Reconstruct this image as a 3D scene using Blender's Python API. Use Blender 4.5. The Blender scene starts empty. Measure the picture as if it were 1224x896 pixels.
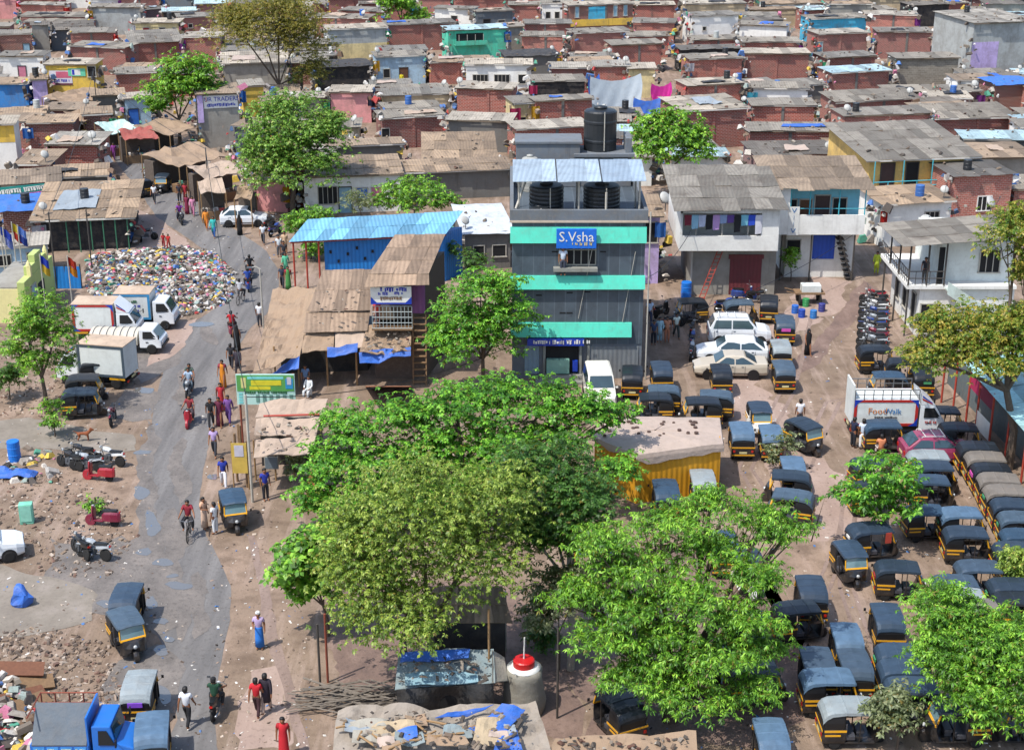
import bpy, bmesh, math, random
import numpy as np
from mathutils import Vector, Matrix, noise
R = math.radians
rnd = random.Random(11)
U = rnd.uniform
SC = bpy.context.scene
COL = SC.collection
# ---- camera: pixel sizes below are measured on the 1224 x 896 photograph, used only to find real positions on the ground
FOC, HC, TH = 1800.0, 31.6, R(20.6)
CT, ST = math.cos(TH), math.sin(TH)
def ray(px, py):
    x, y = (px - 612) / FOC, -(py - 448) / FOC
    return Vector((x, CT + y * ST, -ST + y * CT))
def at(px, py, z=0.0):
    d = ray(px, py); t = (z - HC) / d.z
    return Vector((d.x * t, d.y * t, z))
def onY(px, py, Y):
    d = ray(px, py); t = Y / d.y
    return Vector((d.x * t, Y, HC + d.z * t))
def proj(p):
    dz = p[2] - HC
    zc = p[1] * CT - dz * ST
    yc = p[1] * ST + dz * CT
    return (612 + FOC * p[0] / zc, 448 - FOC * yc / zc, FOC / zc)
def hexc(h, k=1.0):
    o = []
    for i in (0, 2, 4):
        v = int(h[i:i + 2], 16) / 255
        o.append((v / 12.92 if v <= .04045 else ((v + .055) / 1.055) ** 2.4) * k)
    return (o[0], o[1], o[2], 1)
# ---- materials
MATS = {}
class NT:
    def __init__(s, name):
        s.m = bpy.data.materials.new(name); s.m.use_nodes = True
        s.t = s.m.node_tree; s.n = s.t.nodes; s.b = s.n['Principled BSDF']; s.out = s.n['Material Output']
    def new(s, typ, **kw):
        n = s.n.new(typ)
        for k, v in kw.items():
            if k in n.inputs: n.inputs[k].default_value = v
            else: setattr(n, k, v)
        return n
    def l(s, a, b): s.t.links.new(a, b)
    def pos(s):
        return s.new('ShaderNodeNewGeometry').outputs['Position']
    def noise(s, vec, scale, detail=4, rough=.6):
        n = s.new('ShaderNodeTexNoise', Scale=scale, Detail=detail, Roughness=rough); s.l(vec, n.inputs['Vector']); return n.outputs['Fac']
    def ramp(s, fac, stops):
        n = s.new('ShaderNodeValToRGB'); e = n.color_ramp.elements
        while len(e) < len(stops): e.new(.5)
        for i, (p, c) in enumerate(stops): e[i].position = p; e[i].color = c if len(c) == 4 else (*c, 1)
        s.l(fac, n.inputs['Fac']); return n.outputs['Color']
    def mix(s, fac, a, b, mode='MIX'):
        n = s.new('ShaderNodeMix', data_type='RGBA', blend_type=mode)
        for sock, v in ((n.inputs[0], fac), (n.inputs[6], a), (n.inputs[7], b)):
            if hasattr(v, 'is_linked'): s.l(v, sock)
            else: sock.default_value = v
        return n.outputs[2]
    def bump(s, h, strength=.3, dist=.02):
        n = s.new('ShaderNodeBump', Strength=strength, Distance=dist); s.l(h, n.inputs['Height']); s.l(n.outputs['Normal'], s.b.inputs['Normal'])
    def math(s, op, a, b=0.0):
        n = s.new('ShaderNodeMath', operation=op)
        for i, v in enumerate((a, b)):
            if hasattr(v, 'is_linked'): s.l(v, n.inputs[i])
            else: n.inputs[i].default_value = v
        return n.outputs[0]
def g(v): return (v, v, v, 1)
def mat(name, hx, rough=.7, kind='plain', metal=0.0, k=.85, dirt=.35):
    if name in MATS: return MATS[name]
    N = NT(name); MATS[name] = N.m
    c = hexc(hx, k) if hx not in MIX else g(.5); b = N.b
    b.inputs['Roughness'].default_value = rough; b.inputs['Metallic'].default_value = metal
    p = N.pos()
    if kind == 'plain':
        f = N.noise(p, 3.0, 5)
        col = N.mix(N.ramp(f, [(.35, g(0)), (.75, g(1))]), c, tuple(x * (1 - dirt * .7) for x in c[:3]) + (1,))
        N.l(col, b.inputs['Base Color'])
    elif kind == 'plaster':
        f = N.noise(p, .7, 8, .7); f2 = N.noise(p, 4.5, 4, .65)
        col = N.mix(N.ramp(f, [(.42, g(0)), (.72, g(dirt * 1.6))]), c, hexc('6d6358', .7))
        col = N.mix(N.ramp(f2, [(.5, g(0)), (.75, g(dirt))]), col, hexc('a39886', .6))
        mp = N.new('ShaderNodeMapping'); mp.inputs['Scale'].default_value = (2.2, 2.2, .22); N.l(p, mp.inputs['Vector'])
        st = N.noise(mp.outputs[0], 1.6, 5, .6)
        col = N.mix(N.ramp(st, [(.56, g(0)), (.74, g(dirt * 1.1))]), col, hexc('4f473f', .6))
        N.l(col, b.inputs['Base Color']); N.bump(f2, .25, .02)
    elif kind == 'paint':      # vehicle paint
        b.inputs['Coat Weight'].default_value = .4; b.inputs['Coat Roughness'].default_value = .15
        f = N.noise(p, 2.2, 6, .7)
        N.l(N.mix(N.ramp(f, [(.45, g(0)), (.8, g(dirt))]), c, hexc('a08c78', .6)), b.inputs['Base Color'])
    elif kind == 'brick':
        uv = N.new('ShaderNodeTexCoord').outputs['UV']
        br = N.new('ShaderNodeTexBrick', Scale=1.0)
        for kk, v in (('Brick Width', .36), ('Row Height', .15), ('Mortar Size', .022), ('Mortar Smooth', .3), ('Bias', -.25)): br.inputs[kk].default_value = v
        br.inputs['Color1'].default_value = c; br.inputs['Color2'].default_value = tuple(x * .62 for x in c[:3]) + (1,)
        br.inputs['Mortar'].default_value = hexc('b8a398', .75)
        N.l(uv, br.inputs['Vector'])
        f = N.noise(p, .8, 6, .7); f2 = N.noise(p, 6, 3)
        rr = N.new('ShaderNodeObjectInfo').outputs['Random']
        col = N.mix(1.0, br.outputs['Color'], N.ramp(rr, [(0, (.72, .72, .74, 1)), (.5, (1, .95, .92, 1)), (1, (1.25, 1.08, 1.0, 1))]), 'MULTIPLY')
        col = N.mix(N.ramp(f, [(.5, g(0)), (.66, g(.55))]), col, hexc('8d7a6e', .6))
        col = N.mix(N.ramp(f2, [(.55, g(0)), (.7, g(.4))]), col, hexc('4a332c', .6))
        N.l(col, b.inputs['Base Color']); N.bump(br.outputs['Fac'], -.4, .02)
    elif kind == 'block':
        uv = N.new('ShaderNodeTexCoord').outputs['UV']
        br = N.new('ShaderNodeTexBrick', Scale=1.0)
        for kk, v in (('Brick Width', .45), ('Row Height', .22), ('Mortar Size', .012)): br.inputs[kk].default_value = v
        br.inputs['Color1'].default_value = c; br.inputs['Color2'].default_value = tuple(x * .7 for x in c[:3]) + (1,)
        br.inputs['Mortar'].default_value = hexc('b9b2a4', .6); N.l(uv, br.inputs['Vector'])
        f = N.noise(p, 1.2, 6, .7)
        N.l(N.mix(N.ramp(f, [(.45, g(0)), (.75, g(.6))]), br.outputs['Color'], hexc('756a5c', .6)), b.inputs['Base Color'])
        N.bump(br.outputs['Fac'], -.3, .02)
    elif kind == 'sheet':      # corrugated sheets: every sheet (mesh island) has its own age
        uv = N.new('ShaderNodeTexCoord').outputs['UV']
        w = N.new('ShaderNodeTexWave', wave_type='BANDS', bands_direction='X', Scale=1.15); N.l(uv, w.inputs['Vector'])
        ri = N.new('ShaderNodeNewGeometry').outputs['Random Per Island']
        col = N.mix(N.ramp(ri, [(0, g(0)), (1, g(1))]), tuple(x * .58 for x in c[:3]) + (1,), tuple(min(1, x * 1.3) for x in c[:3]) + (1,))
        rr = N.new('ShaderNodeObjectInfo').outputs['Random']
        col = N.mix(1.0, col, N.ramp(rr, [(0, (.8, .82, .84, 1)), (1, (1.15, 1.1, 1.02, 1))]), 'MULTIPLY')
        f = N.noise(p, .9, 8, .72); f2 = N.noise(p, 5, 5, .7)
        col = N.mix(N.ramp(f, [(.47, g(0)), (.68, g(dirt * 1.8))]), col, hexc('5e5044', .6))
        col = N.mix(N.ramp(f2, [(.57, g(0)), (.7, g(dirt * 1.3))]), col, hexc('3c342d', .6))
        col = N.mix(N.math('MULTIPLY', w.outputs['Fac'], .22), col, tuple(x * .4 for x in c[:3]) + (1,))
        N.l(col, b.inputs['Base Color']); N.bump(w.outputs['Fac'], .5, .04)
    elif kind == 'tarp':
        f = N.noise(p, 2.5, 6, .65); f2 = N.noise(p, .9, 5, .7)
        col = N.mix(N.ramp(f, [(.4, g(0)), (.8, g(dirt))]), c, hexc('9a8b78', .6))
        col = N.mix(N.ramp(f2, [(.52, g(0)), (.7, g(dirt))]), col, hexc('4b4138', .6))
        N.l(col, b.inputs['Base Color']); N.bump(f, .6, .08)
    elif kind == 'wood':
        f = N.noise(p, 9, 5)
        N.l(N.mix(f, c, tuple(x * .35 for x in c[:3]) + (1,)), b.inputs['Base Color'])
    elif kind == 'glass':
        N.l(N.mix(N.noise(p, 1.5, 3), c, tuple(x * .5 for x in c[:3]) + (1,)), b.inputs['Base Color'])
        b.inputs['Specular IOR Level'].default_value = .8
    elif kind == 'bits':       # mixed litter: each bit its own colour
        ri = N.new('ShaderNodeNewGeometry').outputs['Random Per Island']
        pal = MIX[hx]; n = N.new('ShaderNodeValToRGB'); n.color_ramp.interpolation = 'CONSTANT'; e = n.color_ramp.elements
        while len(e) < len(pal): e.new(.5)
        for i, hc in enumerate(pal): e[i].position = i / len(pal); e[i].color = hexc(hc, .85)
        N.l(ri, n.inputs['Fac'])
        f = N.noise(p, 8, 3)
        N.l(N.mix(N.ramp(f, [(.45, g(0)), (.7, g(.5))]), n.outputs[0], hexc('7d6c5c', .6)), b.inputs['Base Color'])
    elif kind == 'leaf':
        ri = N.new('ShaderNodeNewGeometry').outputs['Random Per Island']
        lo, mid, hi = [hexc(q, 1) for q in MIX[hx]]
        f = N.noise(p, 1.3, 4, .6)
        col = N.mix(N.ramp(f, [(.40, g(0)), (.60, g(1))]), N.ramp(ri, [(0, lo), (.45, lo), (1, mid)]), N.ramp(ri, [(0, lo), (.3, mid), (1, hi)]))
        col = N.mix(N.ramp(N.math('FRACT', N.math('MULTIPLY', ri, 37.0)), [(.93, g(0)), (.95, g(.8))]), col, hexc('8a7434', .8))
        N.l(col, b.inputs['Base Color'])
        tr = N.new('ShaderNodeBsdfTranslucent'); N.l(N.mix(.5, col, hexc('b8d838', .5)), tr.inputs['Color'])
        ms = N.new('ShaderNodeMixShader'); ms.inputs[0].default_value = .38
        N.l(b.outputs[0], ms.inputs[1]); N.l(tr.outputs[0], ms.inputs[2]); N.l(ms.outputs[0], N.out.inputs[0])
    return N.m
MIX = {
 'rubbish': ['d8d6d2', '9a948c', '6e6458', '857a6c', '565048', 'c4c0b8', 'a8a49e', '6a6058', '4a4440', '3a3634', '8a8480', 'c8c0b4', '5a5048', '4a78b8', 'e4e0d8', 'b03a38', '68503c', 'd8b848', '2a2a2c', '98a8a0', '4c9a80', 'cfc7bb', '9a8674', 'c87894', '706458', '9c948a', '35557a'],
 'rubble': ['7d6c5f', '95826f', '6a5b4f', 'a08f80', '5c5048', '8a7868', '7a5f52', 'b5a798', '6f6258'],
 'litter': ['d8d4cc', '8a7868', 'b8a898', 'e8e4dc', '5a4c42', '9a8474', 'c0b0a0', '4878b0', '6a5a4e', '3c3430'],
 'roofbits': ['4a443e', '5a524a', '8a8074', '3a3632', '9c9488', '6a5a4c', '5a3c30', '77695a', '4c4640', '84786a'],
 'leafbright': ['38601a', '68a82c', 'b4e450'], 'leafalmond': ['30601a', '5ca42a', 'a6e04c'],
 'leafolive': ['4c6a22', '86a23a', 'bccc60'], 'leafdark': ['26481a', '42722a', '709c44'],
 'leafmix': ['3c6420', '6ea438', 'b4cc68'], 'leafdry': ['5a5a28', '8f8a3a', 'b89a4a'],
 'leafrust': ['4c7424', '949c3c', 'c0a048'], 'leafgrey': ['4e5a38', '7f8a62', 'a8ae88'], 'leafpalm': ['284c18', '4f7a2a', '8a9a4a'],
}
# ---- mesh builder: one builder becomes ONE mesh object
class MB:
    def __init__(s): s.v = []; s.f = []; s.k = []
    def add(s, vs, fs, k=0, X=None):
        o = len(s.v)
        s.v += [tuple(X @ Vector(v)) for v in vs] if X is not None else [tuple(v) for v in vs]
        s.f += [tuple(i + o for i in f) for f in fs]; s.k += [k] * len(fs)
        return s
    def box(s, c, d, rz=0, k=0, X=None, rx=0, ry=0, top=1.0):
        x, y, z = d[0] / 2, d[1] / 2, d[2] / 2; t = top
        vs = [(-x, -y, -z), (x, -y, -z), (x, y, -z), (-x, y, -z), (-x * t, -y * t, z), (x * t, -y * t, z), (x * t, y * t, z), (-x * t, y * t, z)]
        M = Matrix.Translation(c)
        if rz or rx or ry: M = M @ Matrix.Rotation(rz, 4, 'Z') @ Matrix.Rotation(ry, 4, 'Y') @ Matrix.Rotation(rx, 4, 'X')
        if X is not None: M = X @ M
        return s.add(vs, [(3, 2, 1, 0), (4, 5, 6, 7), (0, 1, 5, 4), (1, 2, 6, 5), (2, 3, 7, 6), (3, 0, 4, 7)], k, M)
    def span(s, a, b, k=0):     # box by two corners
        return s.box([(a[i] + b[i]) / 2 for i in range(3)], [abs(b[i] - a[i]) for i in range(3)], 0, k)
    def prism(s, poly, z0, z1, k=0):
        n = len(poly)
        vs = [(x, y, z0) for x, y in poly] + [(x, y, z1) for x, y in poly]
        return s.add(vs, [tuple(range(n))[::-1], tuple(range(n, 2 * n))] + [(i, (i + 1) % n, n + (i + 1) % n, n + i) for i in range(n)], k)
    def extr(s, prof, x0, x1, k=0, t=1.0):   # profile (y, z), clockwise seen from +x ends, along x
        n = len(prof)
        vs = [(x0, y, z) for y, z in prof] + [(x1, y, z) for y, z in prof]
        return s.add(vs, [tuple(range(n)), tuple(range(n, 2 * n))[::-1]] + [(i, n + i, n + (i + 1) % n, (i + 1) % n) for i in range(n)], k)
    def loft(s, rings, k=0, cap=True, close=True):
        n = len(rings[0]); vs = [p for r in rings for p in r]; fs = []
        for a in range(len(rings) - 1):
            for i in range(n if close else n - 1):
                j = (i + 1) % n
                fs.append((a * n + i, a * n + j, (a + 1) * n + j, (a + 1) * n + i))
        if cap: fs += [tuple(range(n))[::-1], tuple(range((len(rings) - 1) * n, len(rings) * n))]
        return s.add(vs, fs, k)
    def tube(s, pts, r, n=6, k=0):
        pts = [Vector(p) for p in pts]; rs = r if isinstance(r, (list, tuple)) else [r] * len(pts); rings = []
        for i, p in enumerate(pts):
            d = (pts[min(i + 1, len(pts) - 1)] - pts[max(i - 1, 0)]).normalized()
            a = d.cross(Vector((0, 0, 1)) if abs(d.z) < .9 else Vector((1, 0, 0))).normalized(); b = d.cross(a)
            rings.append([p + (a * math.cos(t) + b * math.sin(t)) * rs[i] for t in [2 * math.pi * q / n for q in range(n)]])
        return s.loft(rings, k)
    def lathe(s, prof, n=16, c=(0, 0, 0), axis='z', k=0):
        rings = []
        for r, h in prof:
            ring = []
            for q in range(n):
                a = 2 * math.pi * q / n; u, v = r * math.cos(a), r * math.sin(a)
                ring.append((c[0] + u, c[1] + v, c[2] + h) if axis == 'z' else (c[0] + h, c[1] + u, c[2] + v) if axis == 'x' else (c[0] + u, c[1] + h, c[2] - v))
            rings.append(ring)
        return s.loft(rings, k)
    def sheetgrid(s, P, nu, nv, th=.03, k=0):  # thick sheet from P(u,v)
        top = [[Vector(P(i / nu, j / nv)) for i in range(nu + 1)] for j in range(nv + 1)]
        n = nu + 1; vs = [p for r in top for p in r]; m = len(vs); vs += [p - Vector((0, 0, th)) for p in vs[:m]]; fs = []
        for j in range(nv):
            for i in range(nu):
                a = j * n + i
                fs.append((a, a + 1, a + n + 1, a + n)); fs.append((m + a + n, m + a + n + 1, m + a + 1, m + a))
        ed = [i for i in range(nu + 1)] + [j * n + nu for j in range(1, nv + 1)] + [nv * n + i for i in range(nu - 1, -1, -1)] + [j * n for j in range(nv - 1, 0, -1)]
        for a, b in zip(ed, ed[1:] + ed[:1]): fs.append((a, m + a, m + b, b))
        return s.add(vs, fs, k)
    def mesh(s, name, bev=0, smooth=False, sub=0):
        me = bpy.data.meshes.new(name); me.from_pydata(s.v, [], s.f)
        if any(s.k): me.polygons.foreach_set('material_index', s.k)
        if bev or sub:
            bm = bmesh.new(); bm.from_mesh(me)
            if bev:
                bmesh.ops.remove_doubles(bm, verts=bm.verts, dist=1e-4)
                es = [e for e in bm.edges if len(e.link_faces) == 2 and e.calc_face_angle(0) > .5]
                bmesh.ops.bevel(bm, geom=es, offset=bev, segments=2, profile=.6, affect='EDGES', clamp_overlap=True)
            bm.to_mesh(me); bm.free()
        uvbox(me)
        if smooth: me.polygons.foreach_set('use_smooth', [True] * len(me.polygons))
        return me
    def build(s, name, mats, parent=None, bev=0, smooth=False, loc=None, rz=0):
        return obj(name, s.mesh(name, bev, smooth), mats, parent, loc, rz)
def uvbox(me):
    uv = me.uv_layers.new(name='UVMap').data; vs = me.vertices; Z = Vector((0, 0, 1)); out = [0.0] * (2 * len(me.loops))
    for p in me.polygons:
        n = p.normal
        t = Z.cross(n)
        if t.length < .05: t = Vector((1, 0, 0))
        t.normalize(); b = n.cross(t)
        for li in p.loop_indices:
            c = vs[me.loops[li].vertex_index].co
            out[2 * li] = c.dot(t); out[2 * li + 1] = c.dot(b)
    uv.foreach_set('uv', out)
def obj(name, me, mats=None, parent=None, loc=None, rz=0):
    o = bpy.data.objects.new(name, me); COL.objects.link(o)
    if mats is not None and me is not None and not len(me.materials):
        for m in (mats if isinstance(mats, (list, tuple)) else [mats]): me.materials.append(m)
    if parent is not None: o.parent = parent
    if loc is not None: o.location = loc
    if rz: o.rotation_euler.z = rz
    return o
TODO = []      # things whose label is completed from what stands near them
LAND = []      # (phrase, px, py) landmarks
def tag(o, label, cat, group=None, auto=False):
    o['label'] = label; o['category'] = cat
    if group: o['group'] = group
    if auto: TODO.append(o)
    return o
def thing(name, label, cat, loc=(0, 0, 0), rz=0, group=None, auto=False):
    o = bpy.data.objects.new(name, None); COL.objects.link(o); o.location = loc; o.rotation_euler.z = rz; o.empty_display_size = .3
    return tag(o, label, cat, group, auto)
def struct(o, kind='structure'):
    o['kind'] = kind; return o
def land(phrase, px, py): LAND.append((phrase, px, py))
KIDS = {}
def copy_tree(o, parent=None, paint=None):
    c = o.copy(); COL.objects.link(c)
    if parent is not None: c.parent = parent
    if paint and o.type == 'MESH':
        for i, sl in enumerate(o.material_slots):
            if sl.material and sl.material.name in paint:
                c.material_slots[i].link = 'OBJECT'; c.material_slots[i].material = paint[sl.material.name]
    for ch in KIDS.setdefault(o.name, list(o.children)): copy_tree(ch, c, paint)
    return c
def drop(o):
    for ch in list(o.children): drop(ch)
    bpy.data.objects.remove(o)
_txt = {}
def text_mesh(t, size):
    cu = bpy.data.curves.new('lettering', 'FONT'); cu.body = t; cu.size = size; cu.extrude = .004; cu.align_x = 'CENTER'; cu.align_y = 'CENTER'; cu.resolution_u = 2
    o = bpy.data.objects.new('lettering', cu); COL.objects.link(o)
    dg = bpy.context.evaluated_depsgraph_get(); me = bpy.data.meshes.new_from_object(o.evaluated_get(dg)); bpy.data.objects.remove(o)
    me.materials.clear()
    return me
def letters(t, size, m, parent, loc, rz=0, sx=1.0):
    o = obj('lettering', text_mesh(t, size), m, parent, loc); o.rotation_euler = (R(90), 0, rz); o.scale = (sx, 1, 1); return o
def scribble(w, h, n, seed):
    b = MB(); r = random.Random(seed); x = -w / 2
    while x < w / 2 - .04:
        d = r.uniform(.3, .8) * h * .7
        b.box((x + d / 2, 0, r.uniform(-.1, .1) * h), (d * .8, .012, h * r.uniform(.5, 1)), 0, 0)
        if r.random() < .5: b.box((x + d / 2, 0, h * .4), (d * 1.3, .012, h * .18), 0, 0)
        x += d * 1.25 + (h * .5 if r.random() < .15 else 0)
    return b
# ---- shared materials
def M_(n, *a, **kw): return mat(n, *a, **kw)
BLK = M_('black_paint', '1c1d20', .35, 'paint', dirt=.3); YEL = M_('taxi_yellow', 'e2a414', .45, 'paint', dirt=.3)
HOOD = M_('hood_vinyl', '37495c', .42, 'plain', dirt=.45); HOOD2 = M_('hood_black', '20252c', .4, 'plain', dirt=.4)
HOOD3 = M_('hood_grey', '8f9a9e', .6, 'tarp', dirt=.3); HOOD4 = M_('hood_dusty', '746e67', .7, 'tarp', dirt=.4); HOOD5 = M_('hood_pale_blue', '58738c', .5, 'plain', dirt=.5)
VINYL = M_('rear_vinyl', '17181b', .5, 'plain'); RUB = M_('rubber', '1b1a19', .85, 'plain'); STEEL = M_('steel', 'b8bcc0', .3, 'plain', .8); GREYM = M_('dull_metal', '6d7074', .5, 'plain', .5)
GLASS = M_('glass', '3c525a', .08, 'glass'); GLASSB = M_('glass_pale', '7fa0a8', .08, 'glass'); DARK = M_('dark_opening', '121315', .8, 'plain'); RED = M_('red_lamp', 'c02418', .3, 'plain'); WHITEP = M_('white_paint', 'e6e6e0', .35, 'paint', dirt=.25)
SEATM = M_('seat_vinyl', '45464c', .5, 'plain'); LAMP = M_('lamp_glass', 'd8dcdc', .12, 'glass'); PLATE = M_('number_plate', 'd8cf9a', .5); PURP = M_('sticker_purple', '8a4fd0', .5)
WOOD = M_('wood', '9a7a58', .8, 'wood'); BAMB = M_('bamboo', 'b08c60', .7, 'wood'); RUST = M_('rust', '8a4632', .8, 'plain'); REDP = M_('red_post', 'b0402e', .6, 'plain')

def wheel(parent, c, r, w, n=18, rim=GREYM, name='wheel'):
    b = MB(); b.lathe([(r * .62, -w * .5), (r * .92, -w * .5), (r, -w * .3), (r, w * .3), (r * .92, w * .5), (r * .62, w * .5)], n, (0, 0, 0), 'x')
    o = b.build(name, RUB, parent, smooth=True, loc=c)
    q = MB(); q.lathe([(.001, -w * .42), (r * .3, -w * .46), (r * .64, -w * .38), (r * .64, w * .38), (r * .3, w * .46), (.001, w * .42)], n, (0, 0, 0), 'x')
    q.build('rim', rim, o, smooth=True)
    return o
def rrect(x, y0, y1, z, rr=.12, n=3):
    pts = []
    for cx, cy, a0 in ((x - rr, y1 - rr, 0), (-x + rr, y1 - rr, 90), (-x + rr, y0 + rr, 180), (x - rr, y0 + rr, 270)):
        for i in range(n + 1):
            a = R(a0 + 90 * i / n); pts.append((cx + rr * math.cos(a), cy + rr * math.sin(a), z))
    return pts
def make_rickshaw():
    t = thing('auto_rickshaw', 'auto rickshaw', 'auto rickshaw')
    b = MB()
    b.loft([rrect(.60, -1.30, -.40, .30, .1), rrect(.645, -1.33, -.38, .42, .1), rrect(.645, -1.33, -.38, .80, .1), rrect(.63, -1.31, -.40, .93, .1)])
    b.box((0, .15, .31), (1.2, 1.2, .07)); b.box((0, .15, .26), (.9, 1.1, .06))
    b.loft([[(-.6, .60, .30), (.6, .60, .30), (.6, .72, .30), (.59, .76, .7), (.56, .80, 1.02), (-.56, .80, 1.02), (-.59, .76, .7), (-.6, .72, .30)],
            [(-.5, .75, .32), (.5, .75, .32), (.48, .92, .34), (.44, .98, .7), (.44, .90, 1.0), (-.44, .90, 1.0), (-.44, .98, .7), (-.48, .92, .34)],
            [(-.2, .9, .5), (.2, .9, .5), (.2, 1.08, .5), (.18, 1.12, .7), (.18, 1.0, .95), (-.18, 1.0, .95), (-.18, 1.12, .7), (-.2, 1.08, .5)]])
    b.lathe([(.29, -.11), (.31, 0), (.29, .11)], 14, (0, .98, .24), 'x')
    b.build('body', BLK, t, bev=.012)
    v = MB(); v.loft([rrect(.61, -1.29, -.42, .935, .1), rrect(.62, -1.30, -.42, 1.2, .1), rrect(.60, -1.25, -.42, 1.36, .1), rrect(.57, -1.08, -.42, 1.5, .1)])
    v.build('rear_cabin', VINYL, t, smooth=False)
    def sec(y, z, hw, dr=.16):
        o = [(-hw, y, z - dr), (-hw * .97, y, z - dr * .35), (-hw * .75, y, z - .035), (0, y, z), (hw * .75, y, z - .035), (hw * .97, y, z - dr * .35), (hw, y, z - dr)]
        return o + [(x * .96, yy, zz - .03) for x, yy, zz in o[::-1]]
    h = MB(); h.loft([sec(.76, 1.60, .58, .06), sec(.70, 1.655, .62, .14), sec(.25, 1.70, .645), sec(.2, 1.715, .65), sec(.14, 1.70, .645), sec(-.38, 1.71, .645), sec(-.44, 1.725, .65), sec(-.5, 1.71, .645), sec(-.95, 1.69, .64, .2), sec(-1.16, 1.62, .63, .26), sec(-1.27, 1.46, .62, .24), sec(-1.31, 1.34, .615, .2)])
    h.build('hood', HOOD, t, smooth=False)
    y_ = MB(); y_.span((-.64, -1.345, .84), (.64, -1.325, .91)); y_.span((-.63, -1.345, .40), (.63, -1.325, .47))
    for s in (-1, 1):
        y_.span((s * .645, -1.25, .82), (s * .66, -.40, .91)); y_.span((s * .645, -1.22, .64), (s * .66, -.62, .71))
    y_.build('yellow_trim', YEL, t)
    f = MB(); A = lambda u, w: (u * (.56 - .04 * w), .80 - .17 * w, 1.02 + .56 * w)
    for p, q in ((A(-1, 0), A(1, 0)), (A(-1, 1), A(1, 1)), (A(-1, 0), A(-1, 1)), (A(1, 0), A(1, 1))): f.tube([p, q], .035, 5)
    f.tube([(-.56, .83, .985), (.56, .83, .985)], .045, 5)
    fo = f.build('windshield_frame', YEL, t)
    w = MB(); w.add([A(-.97, .03), A(.97, .03), A(.97, .97), A(-.97, .97)], [(0, 1, 2, 3)]); w.build('windshield', GLASSB, fo)
    for s in (-1, 1):
        p = MB(); p.tube([(s * .6, .12, .33), (s * .62, .12, 1.58)], .025, 5); p.build('post', BLK, t)
        wheel(t, (s * .53, -.80, .235), .235, .12)
        l = MB(); l.box((s * .5, -1.34, .66), (.12, .03, .12)); l.build('tail_light', RED, t)
        m = MB(); m.tube([(s * .56, .78, 1.0), (s * .74, .86, 1.12)], .012, 4); m.box((s * .76, .86, 1.18), (.1, .03, .14)); m.build('mirror', BLK, t)
    wheel(t, (0, .98, .225), .225, .11)
    s_ = MB(); s_.box((0, -.24, .50), (1.12, .44, .2)); s_.box((0, -.40, .85), (1.12, .1, .55)); s_.build('passenger_seat', SEATM, t, bev=.03)
    d = MB(); d.box((0, .22, .60), (.62, .32, .14)); d.box((0, .22, .44), (.5, .26, .2)); d.build('driver_seat', SEATM, t, bev=.03)
    hb = MB(); hb.tube([(-.34, .62, .98), (-.1, .70, 1.02), (.1, .70, 1.02), (.34, .62, .98)], .018, 5); hb.tube([(0, .7, 1.02), (0, .85, .5)], .03, 5); hb.build('handlebar', GREYM, t)
    hl = MB(); hl.lathe([(.001, .05), (.07, .045), (.085, .02), (.085, -.05)], 12, (0, 1.11, .74), 'y'); hl.build('headlight', LAMP, t, smooth=True)
    pl = MB(); pl.box((0, -1.345, .58), (.42, .012, .11)); pl.build('number_plate', PLATE, t)
    return t

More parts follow.
